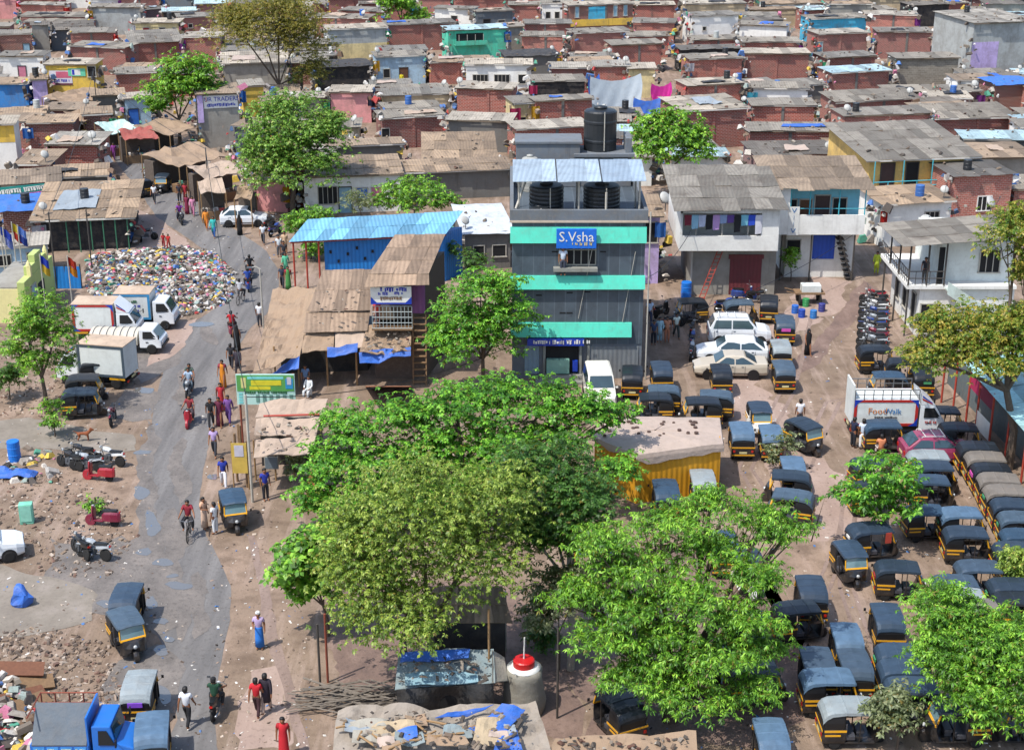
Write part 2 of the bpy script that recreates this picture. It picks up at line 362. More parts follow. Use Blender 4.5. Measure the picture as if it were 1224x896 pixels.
def ring_car(y, hw, z0, z1, cr=.9):
    return [(-hw * .9, y, z0), (hw * .9, y, z0), (hw, y, z0 + (z1 - z0) * .25), (hw * 1.0, y, z0 + (z1 - z0) * .7), (hw * .95, y, z1 - .03), (hw * .8, y, z1), (-hw * .8, y, z1), (-hw * .95, y, z1 - .03), (-hw * 1.0, y, z0 + (z1 - z0) * .7), (-hw, y, z0 + (z1 - z0) * .25)]
def make_car(name, label, paint, low, cab, wb, r=.29, glass=GLASS, rails=None, lightz=.62):
    """low: stations (y, half width, z0, z1); cab: y of windscreen base, roof front, roof rear, rear base, roof half width, roof z, belt z, belt half width"""
    t = thing(name, label, 'car')
    b = MB(); b.loft([ring_car(*q) for q in low])
    y0, y1, y2, y3, hr, zr, zb, hb = cab
    rg = lambda y, h, z, zt: [(-hb, y, z - .12), (hb, y, z - .12), (hb, y, z), (h, y, zt - .05), (h * .85, y, zt), (-h * .85, y, zt), (-h, y, zt - .05), (-hb, y, z)]
    b.loft([rg(y0, hb * .97, zb, zb + .06), rg(y1, hr, zb, zr - .02), rg((y1 + y2) / 2, hr, zb, zr + .02), rg(y2, hr, zb, zr - .02), rg(y3, hb * .97, zb, zb + .06)])
    b.build('body', paint, t, bev=.02, smooth=False)
    def pane(nm, q, off):
        m = MB(); o = Vector(off); m.add([Vector(p) + o for p in q], [(0, 1, 2, 3)]); m.build(nm, glass, t)
    k = .10
    def lp(a, b_, u): return tuple(a[i] + (b_[i] - a[i]) * u for i in range(3))
    for ys, yt, nm, oy in ((y0, y1, 'windshield', .02), (y3, y2, 'rear_window', -.02)):
        a, b1, c, d = (-hb * .88, ys, zb + .05), (hb * .88, ys, zb + .05), (hr * .86, yt, zr - .02), (-hr * .86, yt, zr - .02)
        pane(nm, [lp(a, d, .1), lp(b1, c, .1), lp(b1, c, .9), lp(a, d, .9)], (0, oy, .03))
    ym = (y1 + y2) / 2
    for s in (-1, 1):
        for ya, yb, yc, yd in ((y0 - .16, ym + .04, ym + .04, y1 - .03), (ym - .04, y3 + .2, y2 + .05, ym - .04)):
            q = [(s * (hb + .006), ya, zb + .05), (s * (hb + .006), yb, zb + .05), (s * (hr + .012), yc, zr - .1), (s * (hr + .012), yd, zr - .1)]
            pane('side_window', q, (s * .006, 0, 0))
        for yy in wb:
            wheel(t, (s * (low[2][1] - .09), yy, r), r, .2, 20, STEEL); a = MB(); a.lathe([(.001, -.05), (r * 1.2, -.05), (r * 1.2, .003), (.001, .003)], 20, (s * low[2][1] - (0 if s > 0 else .0), yy, r + .03), 'x'); a.build('wheel_arch', VINYL, t)
        a = MB()
        for yy in (y0 - .2, ym, y2 - .05): a.box((s * (low[2][1] + .001), yy, zb - .34), (.012, .02, .56))
        a.box((s * (low[2][1] + .004), (y0 + y3) / 2, .42), (.02, (y0 - y3) * .8, .05)); a.build('door_seam', VINYL, t)
        l = MB(); f = low[-1] if low[-1][0] > low[0][0] else low[0]; bk = low[0] if f is low[-1] else low[-1]
        l.box((s * f[1] * .72, f[0] - .02, lightz), (.3, .12, .13)); l.build('headlight', LAMP, t, bev=.02)
        l = MB(); l.box((s * bk[1] * .82, bk[0] + .02, lightz + .1), (.2, .1, .2)); l.build('tail_light', RED, t, bev=.02)
        m = MB(); m.box((s * (hb + .09), y0 - .25, zb + .08), (.16, .08, .11)); m.build('mirror', paint, t, bev=.02)
        h = MB()
        for hy in (ym + .15, y2 + .1): h.box((s * (low[2][1] + .005), hy, zb - .1), (.03, .14, .03))
        h.build('door_handle', GREYM, t)
    m = MB(); f = low[-1]; m.box((0, f[0] + .005, lightz - .04), (f[1] * 1.0, .04, .1)); m.box((0, f[0] + .0, lightz - .26), (f[1] * 1.5, .05, .12)); m.build('grille', VINYL, t)
    p = MB(); p.box((0, low[0][0] - .02, lightz - .05), (.5, .02, .11)); p.build('number_plate', PLATE, t)
    if rails:
        m = MB()
        for s in (-1, 1): m.tube([(s * hr * .85, y2 + .1, zr), (s * hr * .85, y2 + .15, zr + .07), (s * hr * .85, y1 - .15, zr + .07), (s * hr * .85, y1 - .1, zr)], .02, 5)
        for q in range(3): m.tube([(-hr * .85, y2 + .3 + q * .5, zr + .07), (hr * .85, y2 + .3 + q * .5, zr + .07)], .02, 5)
        m.build('roof_rack', rails, t)
    return t
SEDAN = [(-2.2, .70, .34, .92), (-2.1, .82, .28, 1.0), (-1.2, .85, .24, 1.0), (.9, .85, .24, .96), (1.75, .82, .26, .84), (2.15, .68, .32, .72)]
HATCH = [(-1.85, .74, .34, 1.0), (-1.78, .80, .28, 1.05), (-1.2, .83, .24, 1.05), (.8, .83, .24, 1.0), (1.55, .80, .26, .9), (1.88, .68, .32, .78)]
VANL = [(-1.95, .76, .34, 1.1), (-1.9, .82, .28, 1.15), (-1.2, .84, .25, 1.15), (1.0, .84, .25, 1.1), (1.7, .82, .28, 1.0), (1.98, .72, .34, .86)]
def make_motorbike(paint, scooter=False, seat=VINYL):
    t = thing('scooter' if scooter else 'motorcycle', 'two wheeler', 'scooter' if scooter else 'motorcycle')
    r, yw = (.22, .6) if scooter else (.30, .64)
    for yy in (-yw, yw): wheel(t, (0, yy, r), r, .1, 16, STEEL)
    hz = .98
    f = MB()
    for s in (-1, 1): f.tube([(s * .07, yw, r), (s * .07, yw - .22, hz - .12)], .018, 5)
    f.build('fork', GREYM, t)
    h = MB(); h.tube([(-.36, yw - .42, hz + .06), (-.2, yw - .26, hz + .05), (.2, yw - .26, hz + .05), (.36, yw - .42, hz + .06)], .015, 5)
    for s in (-1, 1): h.tube([(s * .22, yw - .28, hz + .05), (s * .3, yw - .25, hz + .25)], .008, 4); h.box((s * .33, yw - .25, hz + .28), (.13, .02, .08))
    h.build('handlebar', GREYM, t)
    b = MB()
    if scooter:
        b.loft([[(x * w, yw - .18 + dy, z) for x, dy in ((-1, 0), (-.5, .1), (.5, .1), (1, 0), (.5, -.03), (-.5, -.03))] for w, z in ((.14, .28), (.2, .5), (.21, .75), (.13, .98))])
        b.box((0, .16, .27), (.3, .5, .06))
        b.loft([[(x * w, y, zz) for x, zz in ((-1, .3), (1, .3), (1.0, z - .1), (.75, z), (-.75, z), (-1.0, z - .1))] for y, w, z in ((-.02, .13, .58), (-.15, .18, .72), (-.5, .2, .76), (-.82, .12, .74), (-.92, .05, .66))])
        b.lathe([(r + .05, -.07), (r + .07, 0), (r + .05, .07)], 12, (0, yw, r + .03), 'x')
    else:
        b.loft([[(x * w, y, z + dz) for x, dz in ((-.6, -.12), (.6, -.12), (1, 0), (.7, .1), (-.7, .1), (-1, 0))] for y, w, z in ((.36, .07, .86), (.26, .14, .86), (.05, .15, .84), (-.12, .09, .78))])
        b.loft([[(x * w, y, z + dz) for x, dz in ((-1, -.1), (1, -.1), (.8, .06), (-.8, .06))] for y, w, z in ((-.2, .11, .66), (-.55, .13, .72), (-.85, .06, .78))])
        b.box((0, yw + .02, r * 2 + .03), (.11, .42, .03)); b.box((0, -yw - .1, r * 2 + .06), (.12, .46, .03), rx=R(12))
    b.build('body', paint, t, bev=.008)
    s_ = MB(); zs = .80 if not scooter else .78
    s_.loft([[(x * w, y, z + dz) for x, dz in ((-1, -.05), (1, -.05), (.85, .05), (-.85, .05))] for y, w, z in ((-.05, .1, zs), (-.2, .14, zs), (-.5, .13, zs + .02), (-.78, .09, zs + .05))])
    s_.build('seat', seat, t, bev=.01)
    if not scooter:
        e = MB(); e.box((0, .05, .42), (.26, .34, .3)); e.lathe([(.09, -.17), (.12, 0), (.09, .17)], 10, (0, .1, .5), 'x'); e.tube([(0, .42, .82), (0, .3, .3), (0, -.3, .32), (0, -.64, .3)], .03, 5); e.build('engine', GREYM, t)
        x = MB(); x.tube([(.12, .15, .3), (.14, -.2, .26), (.15, -.5, .3), (.15, -.9, .36)], [.02, .025, .045, .05], 7); x.build('exhaust', STEEL, t, smooth=True)
    l = MB(); l.lathe([(.001, .08), (.07, .06), (.085, .02), (.05, -.06)], 10, (0, yw - .16, hz - .04), 'y'); l.build('headlight', LAMP, t)
    l = MB(); l.box((0, -.9, .76), (.12, .04, .07)); l.build('tail_light', RED, t)
    k = MB(); k.tube([(-.05, 0, .3), (-.22, -.02, .02)], .012, 4); k.build('side_stand', GREYM, t)
    return t
def make_bicycle(paint):
    t = thing('bicycle', 'bicycle', 'bicycle')
    for yy in (-.52, .52):
        b = MB(); n = 20
        pts = [(0, yy + .33 * math.cos(2 * math.pi * i / n), .34 + .33 * math.sin(2 * math.pi * i / n)) for i in range(n + 1)]
        b.tube(pts, .022, 5)
        for i in range(8): a = math.pi * i / 8; b.tube([(0, yy + .32 * math.cos(a), .34 + .32 * math.sin(a)), (0, yy - .32 * math.cos(a), .34 - .32 * math.sin(a))], .003, 3)
        b.build('wheel', RUB, t)
    f = MB(); P = [(0, .4, .88), (0, -.15, .85), (0, -.05, .32), (0, -.52, .34)]
    for a, b_ in ((0, 1), (0, 2), (1, 2), (1, 3), (2, 3)): f.tube([P[a], P[b_]], .018, 5)
    f.tube([(0, .4, .95), (0, .52, .34)], .018, 5); f.build('frame', paint, t)
    h = MB(); h.tube([(-.28, .3, 1.0), (0, .4, .98), (.28, .3, 1.0)], .014, 5); h.build('handlebar', STEEL, t)
    s = MB(); s.box((0, -.18, .93), (.16, .26, .06), top=.8); s.build('saddle', VINYL, t, bev=.02)
    return t
# ---- people: skeletons grown into one continuous skin
def skin(name, V, E, root=0, sub=1):
    me = bpy.data.meshes.new(name); me.from_pydata([v[:3] for v in V], E, []); o = bpy.data.objects.new(name, me); COL.objects.link(o)
    bm = bmesh.new(); bm.from_mesh(me); L = bm.verts.layers.skin.verify(); bm.verts.ensure_lookup_table()
    for i, v in enumerate(V):
        d = bm.verts[i][L]; r = v[3]; d.radius = (r[0], r[1]) if isinstance(r, tuple) else (r, r); d.use_root = (i == root)
    bm.to_mesh(me); bm.free()
    o.modifiers.new('skin', 'SKIN').use_smooth_shade = True
    if sub: o.modifiers.new('smooth', 'SUBSURF').levels = sub
    dg = bpy.context.evaluated_depsgraph_get(); out = bpy.data.meshes.new_from_object(o.evaluated_get(dg)); bpy.data.objects.remove(o); out.materials.clear(); out.name = name
    return out
def skeleton(kind):
    J = dict(pel=(0, 0, .93), wai=(0, 0, 1.08), che=(0, .01, 1.27), nek=(0, 0, 1.43), chin=(0, .02, 1.49), head=(0, .025, 1.565), top=(0, .01, 1.63))
    swing = {'stand': (0, 0), 'walk': (.26, -.22), 'stride': (-.2, .24)}.get(kind, (0, 0))
    for s, q, sw in (('l', -1, swing[0]), ('r', 1, swing[1])):
        J['sh' + s] = (q * .17, 0, 1.385); J['hip' + s] = (q * .085, 0, .88)
        if kind in ('ride', 'sit'):
            if kind == 'ride':
                J['kne' + s] = (q * .24, .40, .80); J['ank' + s] = (q * .20, .22, .40); J['toe' + s] = (q * .22, .36, .34); J['elb' + s] = (q * .28, .20, 1.16); J['wri' + s] = (q * .33, .42, 1.08)
            else:
                J['kne' + s] = (q * .14, .42, .90); J['ank' + s] = (q * .13, .44, .50); J['toe' + s] = (q * .13, .57, .44); J['elb' + s] = (q * .24, .08, 1.14); J['wri' + s] = (q * .16, .30, 1.0)
        else:
            J['kne' + s] = (q * .095, sw * .55 + (.05 if sw else .01), .49); J['ank' + s] = (q * .095, sw * 1.15 - (.06 if sw < 0 else 0), .085 + (.05 if sw < 0 else 0)); a = J['ank' + s]; J['toe' + s] = (q * .11, a[1] + .15, a[2] - .045)
            J['elb' + s] = (q * .225, -sw * .4 - .02, 1.12); J['wri' + s] = (q * .235, -sw * .9 + .04, .88)
            if kind == 'talk' and q > 0: J['elbr'] = (.23, .03, 1.13); J['wrir'] = (.16, .24, 1.14)
    return J
def body_mesh(kind):
    J = skeleton(kind); V = []; E = []; ix = {}
    def n(k, p, r, par=None):
        ix[k] = len(V); V.append((*p, r))
        if par: E.append((ix[par], ix[k]))
    n('pel', J['pel'], (.125, .10)); n('wai', J['wai'], (.115, .09), 'pel'); n('che', J['che'], (.135, .10), 'wai'); n('nek', J['nek'], .06, 'che'); n('chin', J['chin'], (.06, .065), 'nek'); n('head', J['head'], (.082, .098), 'chin'); n('top', J['top'], (.06, .07), 'head')
    n('nose', (0, .125, 1.555), .016, 'head')
    for s, q in (('l', -1), ('r', 1)):
        n('ear' + s, (q * .095, .01, 1.555), .017, 'head')
        n('sh' + s, J['sh' + s], .062, 'che'); n('elb' + s, J['elb' + s], .045, 'sh' + s); n('wri' + s, J['wri' + s], .030, 'elb' + s)
        w = Vector(J['wri' + s]); d = (w - Vector(J['elb' + s])).normalized(); fw = Vector((0, 1, 0)); side = d.cross(Vector((q, 0, 0))).normalized()
        p = w + d * .07; n('pal' + s, p, (.026, .034), 'wri' + s)
        for i in range(4):
            o = side * (.027 - .018 * i) ; L_ = (.062, .072, .068, .052)[i]
            n('f%d%s' % (i, s), p + o + d * .045, .0095, 'pal' + s); n('g%d%s' % (i, s), p + o * 1.1 + d * (.045 + L_ * .6) + Vector((-q * .012, 0, 0)), .0085, 'f%d%s' % (i, s))
        n('th' + s, w + d * .05 + side * .05, .011, 'pal' + s); n('tg' + s, w + d * .09 + side * .062, .009, 'th' + s)
        n('hip' + s, J['hip' + s], .095, 'pel'); n('kne' + s, J['kne' + s], .06, 'hip' + s); n('ank' + s, J['ank' + s], .04, 'kne' + s); n('toe' + s, J['toe' + s], .036, 'ank' + s)
    return skin('body', V, E)
def shirt_mesh(kind, long=False):
    J = skeleton(kind); V = [(*J['pel'][:2], J['pel'][2] - (.10 if not long else .0), (.155, .125)), (*J['wai'], (.14, .115)), (*J['che'], (.165, .125)), (J['nek'][0], J['nek'][1], J['nek'][2] - .03, .075)]; E = [(0, 1), (1, 2), (2, 3)]
    for s in 'lr':
        a = len(V); sh, el, wr = (Vector(J[k + s]) for k in ('sh', 'elb', 'wri')); e = el if not long else wr
        V.append((*sh, .082)); V.append((*(sh.lerp(el, .62)), .066)); E += [(2, a), (a, a + 1)]
        if long: V.append((*el, .058)); V.append((*el.lerp(wr, .85), .045)); E += [(a + 1, a + 2), (a + 2, a + 3)]
    return skin('shirt', V, E)
def trouser_mesh(kind):
    J = skeleton(kind); V = [(J['pel'][0], J['pel'][1], J['pel'][2] + .06, (.14, .115)), (*J['pel'], (.145, .12))]; E = [(0, 1)]
    for s in 'lr':
        a = len(V); k, an = Vector(J['kne' + s]), Vector(J['ank' + s])
        V += [(*J['hip' + s], .115), (*k, .082), (*k.lerp(an, .95), .066)]; E += [(1, a), (a, a + 1), (a + 1, a + 2)]
    return skin('trousers', V, E)
def robe(rings, n=14, wob=.012):
    b = MB(); out = []
    for (cy, rx, ry, z) in rings:
        out.append([(rx * (1 + wob * math.sin(5 * a) * (2 - z)) * math.cos(a), cy + ry * (1 + wob * math.cos(7 * a) * (2 - z)) * math.sin(a), z) for a in [2 * math.pi * i / n for i in range(n)]])
    return b.loft(out)
SKINM = M_('skin', '8a5a3c', .6, 'plain', dirt=.1); HAIRM = M_('hair', '17120f', .6)
def cloth(hx): return mat('cloth_' + hx, hx, .85, 'plain', dirt=.3)
PM = {}
def person_parts(kind, dress):
    key = (kind, dress)
    if key in PM: return PM[key]
    ps = []
    bk = ('b', kind)
    if bk not in PM:
        me = body_mesh(kind); bm = bmesh.new(); bm.from_mesh(me)
        for q in (-1, 1):
            g_ = bmesh.ops.create_icosphere(bm, subdivisions=1, radius=.013, matrix=Matrix.Translation((q * .034, .114, 1.578)))
            for v in g_['verts']:
                for f_ in v.link_faces: f_.material_index = 1
        for f_ in bm.faces: f_.smooth = True
        bm.to_mesh(me); bm.free(); me.materials.append(SKINM); me.materials.append(HAIRM); PM[bk] = me
        h = MB(); h.loft([[(rx * math.cos(a), .005 + cy + ry * math.sin(a), z) for a in [2 * math.pi * i / 12 for i in range(12)]] for rx, ry, cy, z in ((.088, .06, -.05, 1.50), (.1, .085, -.035, 1.56), (.1, .098, -.01, 1.62), (.085, .09, .005, 1.665), (.04, .05, .005, 1.69))])
        PM['hair'] = h.mesh('hair', smooth=True)
    if dress == 'burqa':
        ps.append(('robe', robe([(0, .23, .17, .05), (.0, .21, .16, .5), (0, .19, .15, .95), (0, .2, .15, 1.2), (0, .19, .13, 1.36), (-.01, .12, .11, 1.46), (-.012, .118, .12, 1.57), (-.012, .10, .10, 1.67), (-.01, .05, .05, 1.71)]).mesh('robe', smooth=True)))
    elif dress in ('sari', 'kurta'):
        top = ('long_shirt' if dress == 'kurta' else 'sari')
        if dress == 'sari': ps.append((top, robe([(0, .21, .16, .06), (.0, .19, .15, .4), (0, .165, .135, .9), (0, .145, .12, 1.1), (0, .17, .125, 1.25), (0, .15, .1, 1.4), (0, .07, .07, 1.45)]).mesh(top, smooth=True))); ps.append(('blouse', shirt_mesh(kind)))
        else:
            ps.append((top, robe([(0, .185, .145, .52), (0, .165, .13, .9), (0, .15, .12, 1.1), (0, .175, .125, 1.27), (0, .15, .1, 1.4), (0, .07, .07, 1.45)]).mesh(top, smooth=True))); ps.append(('sleeves', shirt_mesh(kind, True))); ps.append(('trousers', trouser_mesh(kind)))
    elif dress == 'lungi':
        ps.append(('lungi', robe([(0, .19, .15, .14), (0, .175, .14, .5), (0, .155, .125, .98), (0, .15, .12, 1.02)]).mesh('lungi', smooth=True))); ps.append(('shirt', shirt_mesh(kind)))
    else:
        ps.append(('trousers', trouser_mesh(kind))); ps.append(('shirt', shirt_mesh(kind, dress == 'longsleeve')))
    PM[key] = ps
    return ps
def person(px, py, hd, kind, dress, top, bottom, label, z=0.0, scale=1.0, loc=None, hair=True, cap=None, group=None):
    p = Vector(loc) if loc is not None else at(px, py, z)
    t = thing('person', label, 'person', p, R(-hd), group)
    ps = person_parts(kind, dress)
    if dress == 'burqa': pass
    obj('body', PM[('b', kind)], None, t)
    if hair and dress != 'burqa':
        o = obj('hair', PM['hair'], None, t)
        if not len(o.data.materials): o.data.materials.append(HAIRM)
    if cap:
        c = MB(); c.lathe([(.104, 1.60), (.1, 1.66), (.06, 1.70), (.01, 1.71)], 12); c.build('cap', cloth(cap), t, smooth=True)
    for nm, me in ps:
        o = obj(nm, me, None, t)
        if not len(me.materials): me.materials.append(BLK)
        o.material_slots[0].link = 'OBJECT'
        o.material_slots[0].material = cloth(bottom if nm in ('trousers', 'lungi') else bottom if nm == 'blouse' else top)
    k = scale * U(.97, 1.04)
    t.scale = (k, k, k)
    return t
# ---- foliage
def rosettes(P, Nn, size, k, asp, droop, rs):
    n = len(P); up = np.array([0, 0, 1.0])
    Nn = Nn / np.linalg.norm(Nn, axis=1, keepdims=True)
    ref = rs.normal(size=(n, 3)); T = np.cross(Nn, ref); T /= np.linalg.norm(T, axis=1, keepdims=True); B = np.cross(Nn, T)
    ang = (np.arange(k)[None, :] * 2 * np.pi / k) + rs.uniform(0, 6.28, (n, 1)) + rs.normal(0, .25, (n, k))
    L = size * rs.uniform(.65, 1.25, (n, k)); dr = droop + rs.normal(0, .22, (n, k))
    D = (T[:, None] * np.cos(ang)[..., None] + B[:, None] * np.sin(ang)[..., None]); S = (-T[:, None] * np.sin(ang)[..., None] + B[:, None] * np.cos(ang)[..., None])
    d2 = D * np.cos(dr)[..., None] - Nn[:, None] * np.sin(dr)[..., None] ; nrm = Nn[:, None] * np.cos(dr)[..., None] + D * np.sin(dr)[..., None]
    base = P[:, None] + d2 * (.08 * L)[..., None]
    mid = P[:, None] + d2 * (.55 * L)[..., None]; tip = P[:, None] + d2 * L[..., None] - up * (.12 * L)[..., None]
    w = (asp * L * .5)[..., None]
    V = np.stack([base, mid + S * w + nrm * w * .3, tip, mid - S * w + nrm * w * .3], axis=2).reshape(-1, 3)
    return V
def leaf_mesh(name, V):
    nq = len(V) // 4; me = bpy.data.meshes.new(name)
    me.vertices.add(len(V)); me.vertices.foreach_set('co', V.astype(np.float32).ravel())
    me.loops.add(4 * nq); me.loops.foreach_set('vertex_index', np.arange(4 * nq, dtype=np.int32))
    me.polygons.add(nq); me.polygons.foreach_set('loop_start', np.arange(0, 4 * nq, 4, dtype=np.int32)); me.update(calc_edges=True)
    return me
BARK = M_('bark', '6e5e50', .9, 'wood'); BARKW = M_('bark_pale', 'b8b0a4', .8, 'wood')
def tree(name, label, base, lobes, n, leaf, size, k=7, asp=.4, droop=.3, bark=BARK, tr=.16, seed=1, tier=0, upw=.8, crown='crown', cat='tree', group=None, auto=False, fill=.45):
    """lobes: (px, py, half width px, half height px, depth shift m); base: pixel of the trunk's foot"""
    rs = np.random.RandomState(seed); rr = random.Random(seed); B = at(*base) if len(base) == 2 else Vector(base)
    t = thing(name, label, cat, B, 0, group, auto)
    Ps, Ns, cents = [], [], []
    tot = sum(l[2] * l[3] for l in lobes)
    for l in lobes:
        C = onY(l[0], l[1], B.y + (l[4] if len(l) > 4 else 0)); s = proj(C)[2]; rx = l[2] / s; rz = l[3] / s / .95; ry = (rx * .75 + rz * .25)
        m = max(6, int(n * l[2] * l[3] / tot)); d = rs.normal(size=(m, 3)); d /= np.linalg.norm(d, axis=1, keepdims=True)
        d[:, 2] = np.where(d[:, 2] < -.45, -d[:, 2], d[:, 2])
        # clump: leaves gather round branch ends
        q = max(4, m // 14); cd = rs.normal(size=(q, 3)); cd /= np.linalg.norm(cd, axis=1, keepdims=True); cd[:, 2] = np.where(cd[:, 2] < -.4, -cd[:, 2], cd[:, 2])
        cr = rs.uniform(fill, 1.05, (q, 1)); pick = rs.randint(0, q, m)
        rad = np.array([rx, ry, rz]); cp = cd * cr * rad
        pts = cp[pick] + rs.normal(size=(m, 3)) * np.array([1, 1, .55]) * (.16 * (rx + rz) / 2 + .12)
        if tier: pts[:, 2] = np.round(pts[:, 2] / tier) * tier + rs.normal(0, tier * .12, m)
        nn = pts / rad; nn /= np.linalg.norm(nn, axis=1, keepdims=True) + 1e-6; nn = nn * (1 - upw) + np.array([0, 0, upw]) + rs.normal(0, .22, (m, 3))
        c = np.array(C - B); pts = pts + c; keep = pts[:, 2] > .35
        Ps.append(pts[keep]); Ns.append(nn[keep]); cents.append((Vector(c), rx, rz, [Vector(v) for v in (cp[:6] * .9 + c)]))
    P, Nn = np.concatenate(Ps), np.concatenate(Ns)
    o = obj(crown, leaf_mesh(crown, rosettes(P, Nn, size, k, asp, droop, rs)), mat(leaf, leaf, .5, 'leaf'), t)
    if tr:
        b = MB(); mz = min(c[0].z - c[2] * .3 for c in cents); fork = Vector((sum(c[0].x for c in cents) / len(cents) * .3, sum(c[0].y for c in cents) / len(cents) * .3, max(.8, mz * .75)))
        b.tube([(0, 0, -.1), (tr * .3, 0, fork.z * .5), fork], [tr * 1.35, tr, tr * .85], 8)
        for c, rx, rz, ends in cents:
            m = fork.lerp(c, .55) + Vector((rr.uniform(-.2, .2), 0, rz * .1)); b.tube([fork, m, c], [tr * .6, tr * .42, tr * .25], 6)
            for e in ends: b.tube([m.lerp(c, rr.random()), m.lerp(e, .6) + Vector((0, 0, .1)), e], [tr * .24, tr * .14, tr * .05], 5)
        b.build('trunk', bark, t)
    return t
# ================= world, sun, camera =================
W = bpy.data.worlds.new('World'); SC.world = W; W.use_nodes = True
SUN = Vector((-.50, -.42, 1.15)).normalized(); EL = math.asin(SUN.z); AZ = math.atan2(SUN.x, SUN.y)
nt = W.node_tree; sk = nt.nodes.new('ShaderNodeTexSky'); sk.sky_type = 'NISHITA'; sk.sun_disc = False; sk.sun_elevation = EL; sk.sun_rotation = AZ % (2 * math.pi)
sk.air_density = 1.0; sk.dust_density = 1.5
nt.links.new(sk.outputs[0], nt.nodes['Background'].inputs[0]); nt.nodes['Background'].inputs[1].default_value = .15
ld = bpy.data.lights.new('sun', 'SUN'); ld.energy = 3.1; ld.angle = R(.5); ld.color = (1, .95, .88)
lo = bpy.data.objects.new('sun', ld); COL.objects.link(lo); lo.rotation_euler = SUN.to_track_quat('Z', 'Y').to_euler(); lo.location = (-40, 20, 80)
cd = bpy.data.cameras.new('camera'); cam = bpy.data.objects.new('camera', cd); COL.objects.link(cam); SC.camera = cam
cd.sensor_width = 36; cd.lens = FOC / 1224 * 36; cd.clip_end = 5000; cam.location = (0, 0, HC); cam.rotation_euler = (R(90) - TH, 0, 0)
vs = SC.view_settings; SC.display_settings.display_device = 'sRGB'; vs.view_transform = 'Standard'; vs.look = 'None'; vs.exposure = .80; vs.gamma = 1; vs.use_curve_mapping = False
SC.cycles.use_denoising = True
SC.cycles.max_bounces = 6
# ================= ground =================
N = NT('earth'); p = N.pos()
f1 = N.noise(p, .12, 6, .6); f2 = N.noise(p, .8, 6, .65); f3 = N.noise(p, 6, 4, .7)
mp = N.new('ShaderNodeMapping'); mp.inputs['Scale'].default_value = (1.0, .12, 1); N.l(p, mp.inputs['Vector']); f4 = N.noise(mp.outputs[0], 1.4, 5, .6)
c = N.mix(N.ramp(f1, [(.36, g(0)), (.6, g(1))]), hexc('a68e7a', .66), hexc('927e6a', .62))
c = N.mix(N.ramp(f2, [(.44, g(0)), (.66, g(.8))]), c, hexc('74604f', .66))
c = N.mix(N.ramp(f4, [(.5, g(0)), (.68, g(.45))]), c, hexc('c0aa9c', .8))
c = N.mix(N.ramp(f3, [(.55, g(0)), (.74, g(.55))]), c, hexc('5a483e', .7))
N.l(c, N.b.inputs['Base Color']); N.b.inputs['Roughness'].default_value = .95; N.bump(f3, .6, .06); MATS['earth'] = N.m
def ground_mat(name, stops, scale=1.2, stretch=.3, rough=.9, bumpv=.4, dark='4a443f'):
    N = NT(name); p = N.pos(); mp = N.new('ShaderNodeMapping'); mp.inputs['Scale'].default_value = (1, stretch, 1); N.l(p, mp.inputs['Vector'])
    f = N.noise(mp.outputs[0], scale, 7, .65); f2 = N.noise(p, 5, 5, .7)
    c = N.ramp(f, [(.3, hexc(stops[0], .8)), (.5, hexc(stops[1], .8)), (.72, hexc(stops[2], .8))])
    c = N.mix(N.ramp(f2, [(.52, g(0)), (.72, g(.6))]), c, hexc(dark, .7))
    N.l(c, N.b.inputs['Base Color']); N.b.inputs['Roughness'].default_value = rough; N.bump(f2, bumpv, .04); MATS[name] = N.m; return N.m
ASPH = ground_mat('asphalt', ('5e5c5b', '73706e', '8a8784'), 1.0, .10)
MUD = ground_mat('mud', ('625c57', '77706a', '8c837b'), .8, .8, .75, .8, '332e2a'); MUDB = ground_mat('brown_mud', ('6b5850', '7d675c', '937c70'), 1.0, .5, .8, .8, '3f332d')
GREYD = ground_mat('grey_earth', ('7a7166', '8a8175', '9a9086'), .7, .8, .95, .3, '6f695e'); PALE = ground_mat('pale_dirt', ('988276', 'a58f82', 'b29c90'), .8, .3, .95, .4, '7a675b')
RUT = ground_mat('rut', ('7c695f', '8f7b70', 'a08b80'), 1.5, .1, .95, .5, '5e4d44')
N = NT('puddle_water'); N.b.inputs['Base Color'].default_value = hexc('9a9894', .75); N.b.inputs['Metallic'].default_value = .5; N.b.inputs['Roughness'].default_value = .06; N.b.inputs['Specular IOR Level'].default_value = 1.0
N.bump(N.noise(N.pos(), 6, 2), .05, .01); MATS['water'] = N.m
gb = MB(); gb.add([(-1500, -300, 0), (1500, -300, 0), (1500, 3000, 0), (-1500, 3000, 0)], [(0, 1, 2, 3)])
struct(gb.build('ground', MATS['earth']))
def patch(name, poly, z, m, jit=.35, step=.5, kind='structure', seed=3):
    r = random.Random(seed); P = [at(*q) for q in poly]; out = []
    for a, b in zip(P, P[1:] + P[:1]):
        n = max(1, int((b - a).length / step))
        for i in range(n):
            q = a.lerp(b, i / n); v = noise.noise_vector(q * .3 + Vector((seed, 0, 0))) * jit * 1.5 + noise.noise_vector(q * 1.1) * jit * .7 + noise.noise_vector(q * 3) * jit * .3
            out.append((q.x + v.x, q.y + v.y))
    b = MB(); b.add([(x, y, z) for x, y in out], [tuple(range(len(out)))[::-1]])
    me = b.mesh(name); bm = bmesh.new(); bm.from_mesh(me); bmesh.ops.triangulate(bm, faces=bm.faces[:]); bm.normal_update()
    for f in bm.faces:
        if f.normal.z < 0: f.normal_flip()
    bm.to_mesh(me); bm.free()
    return struct(obj(name, me, m), kind)
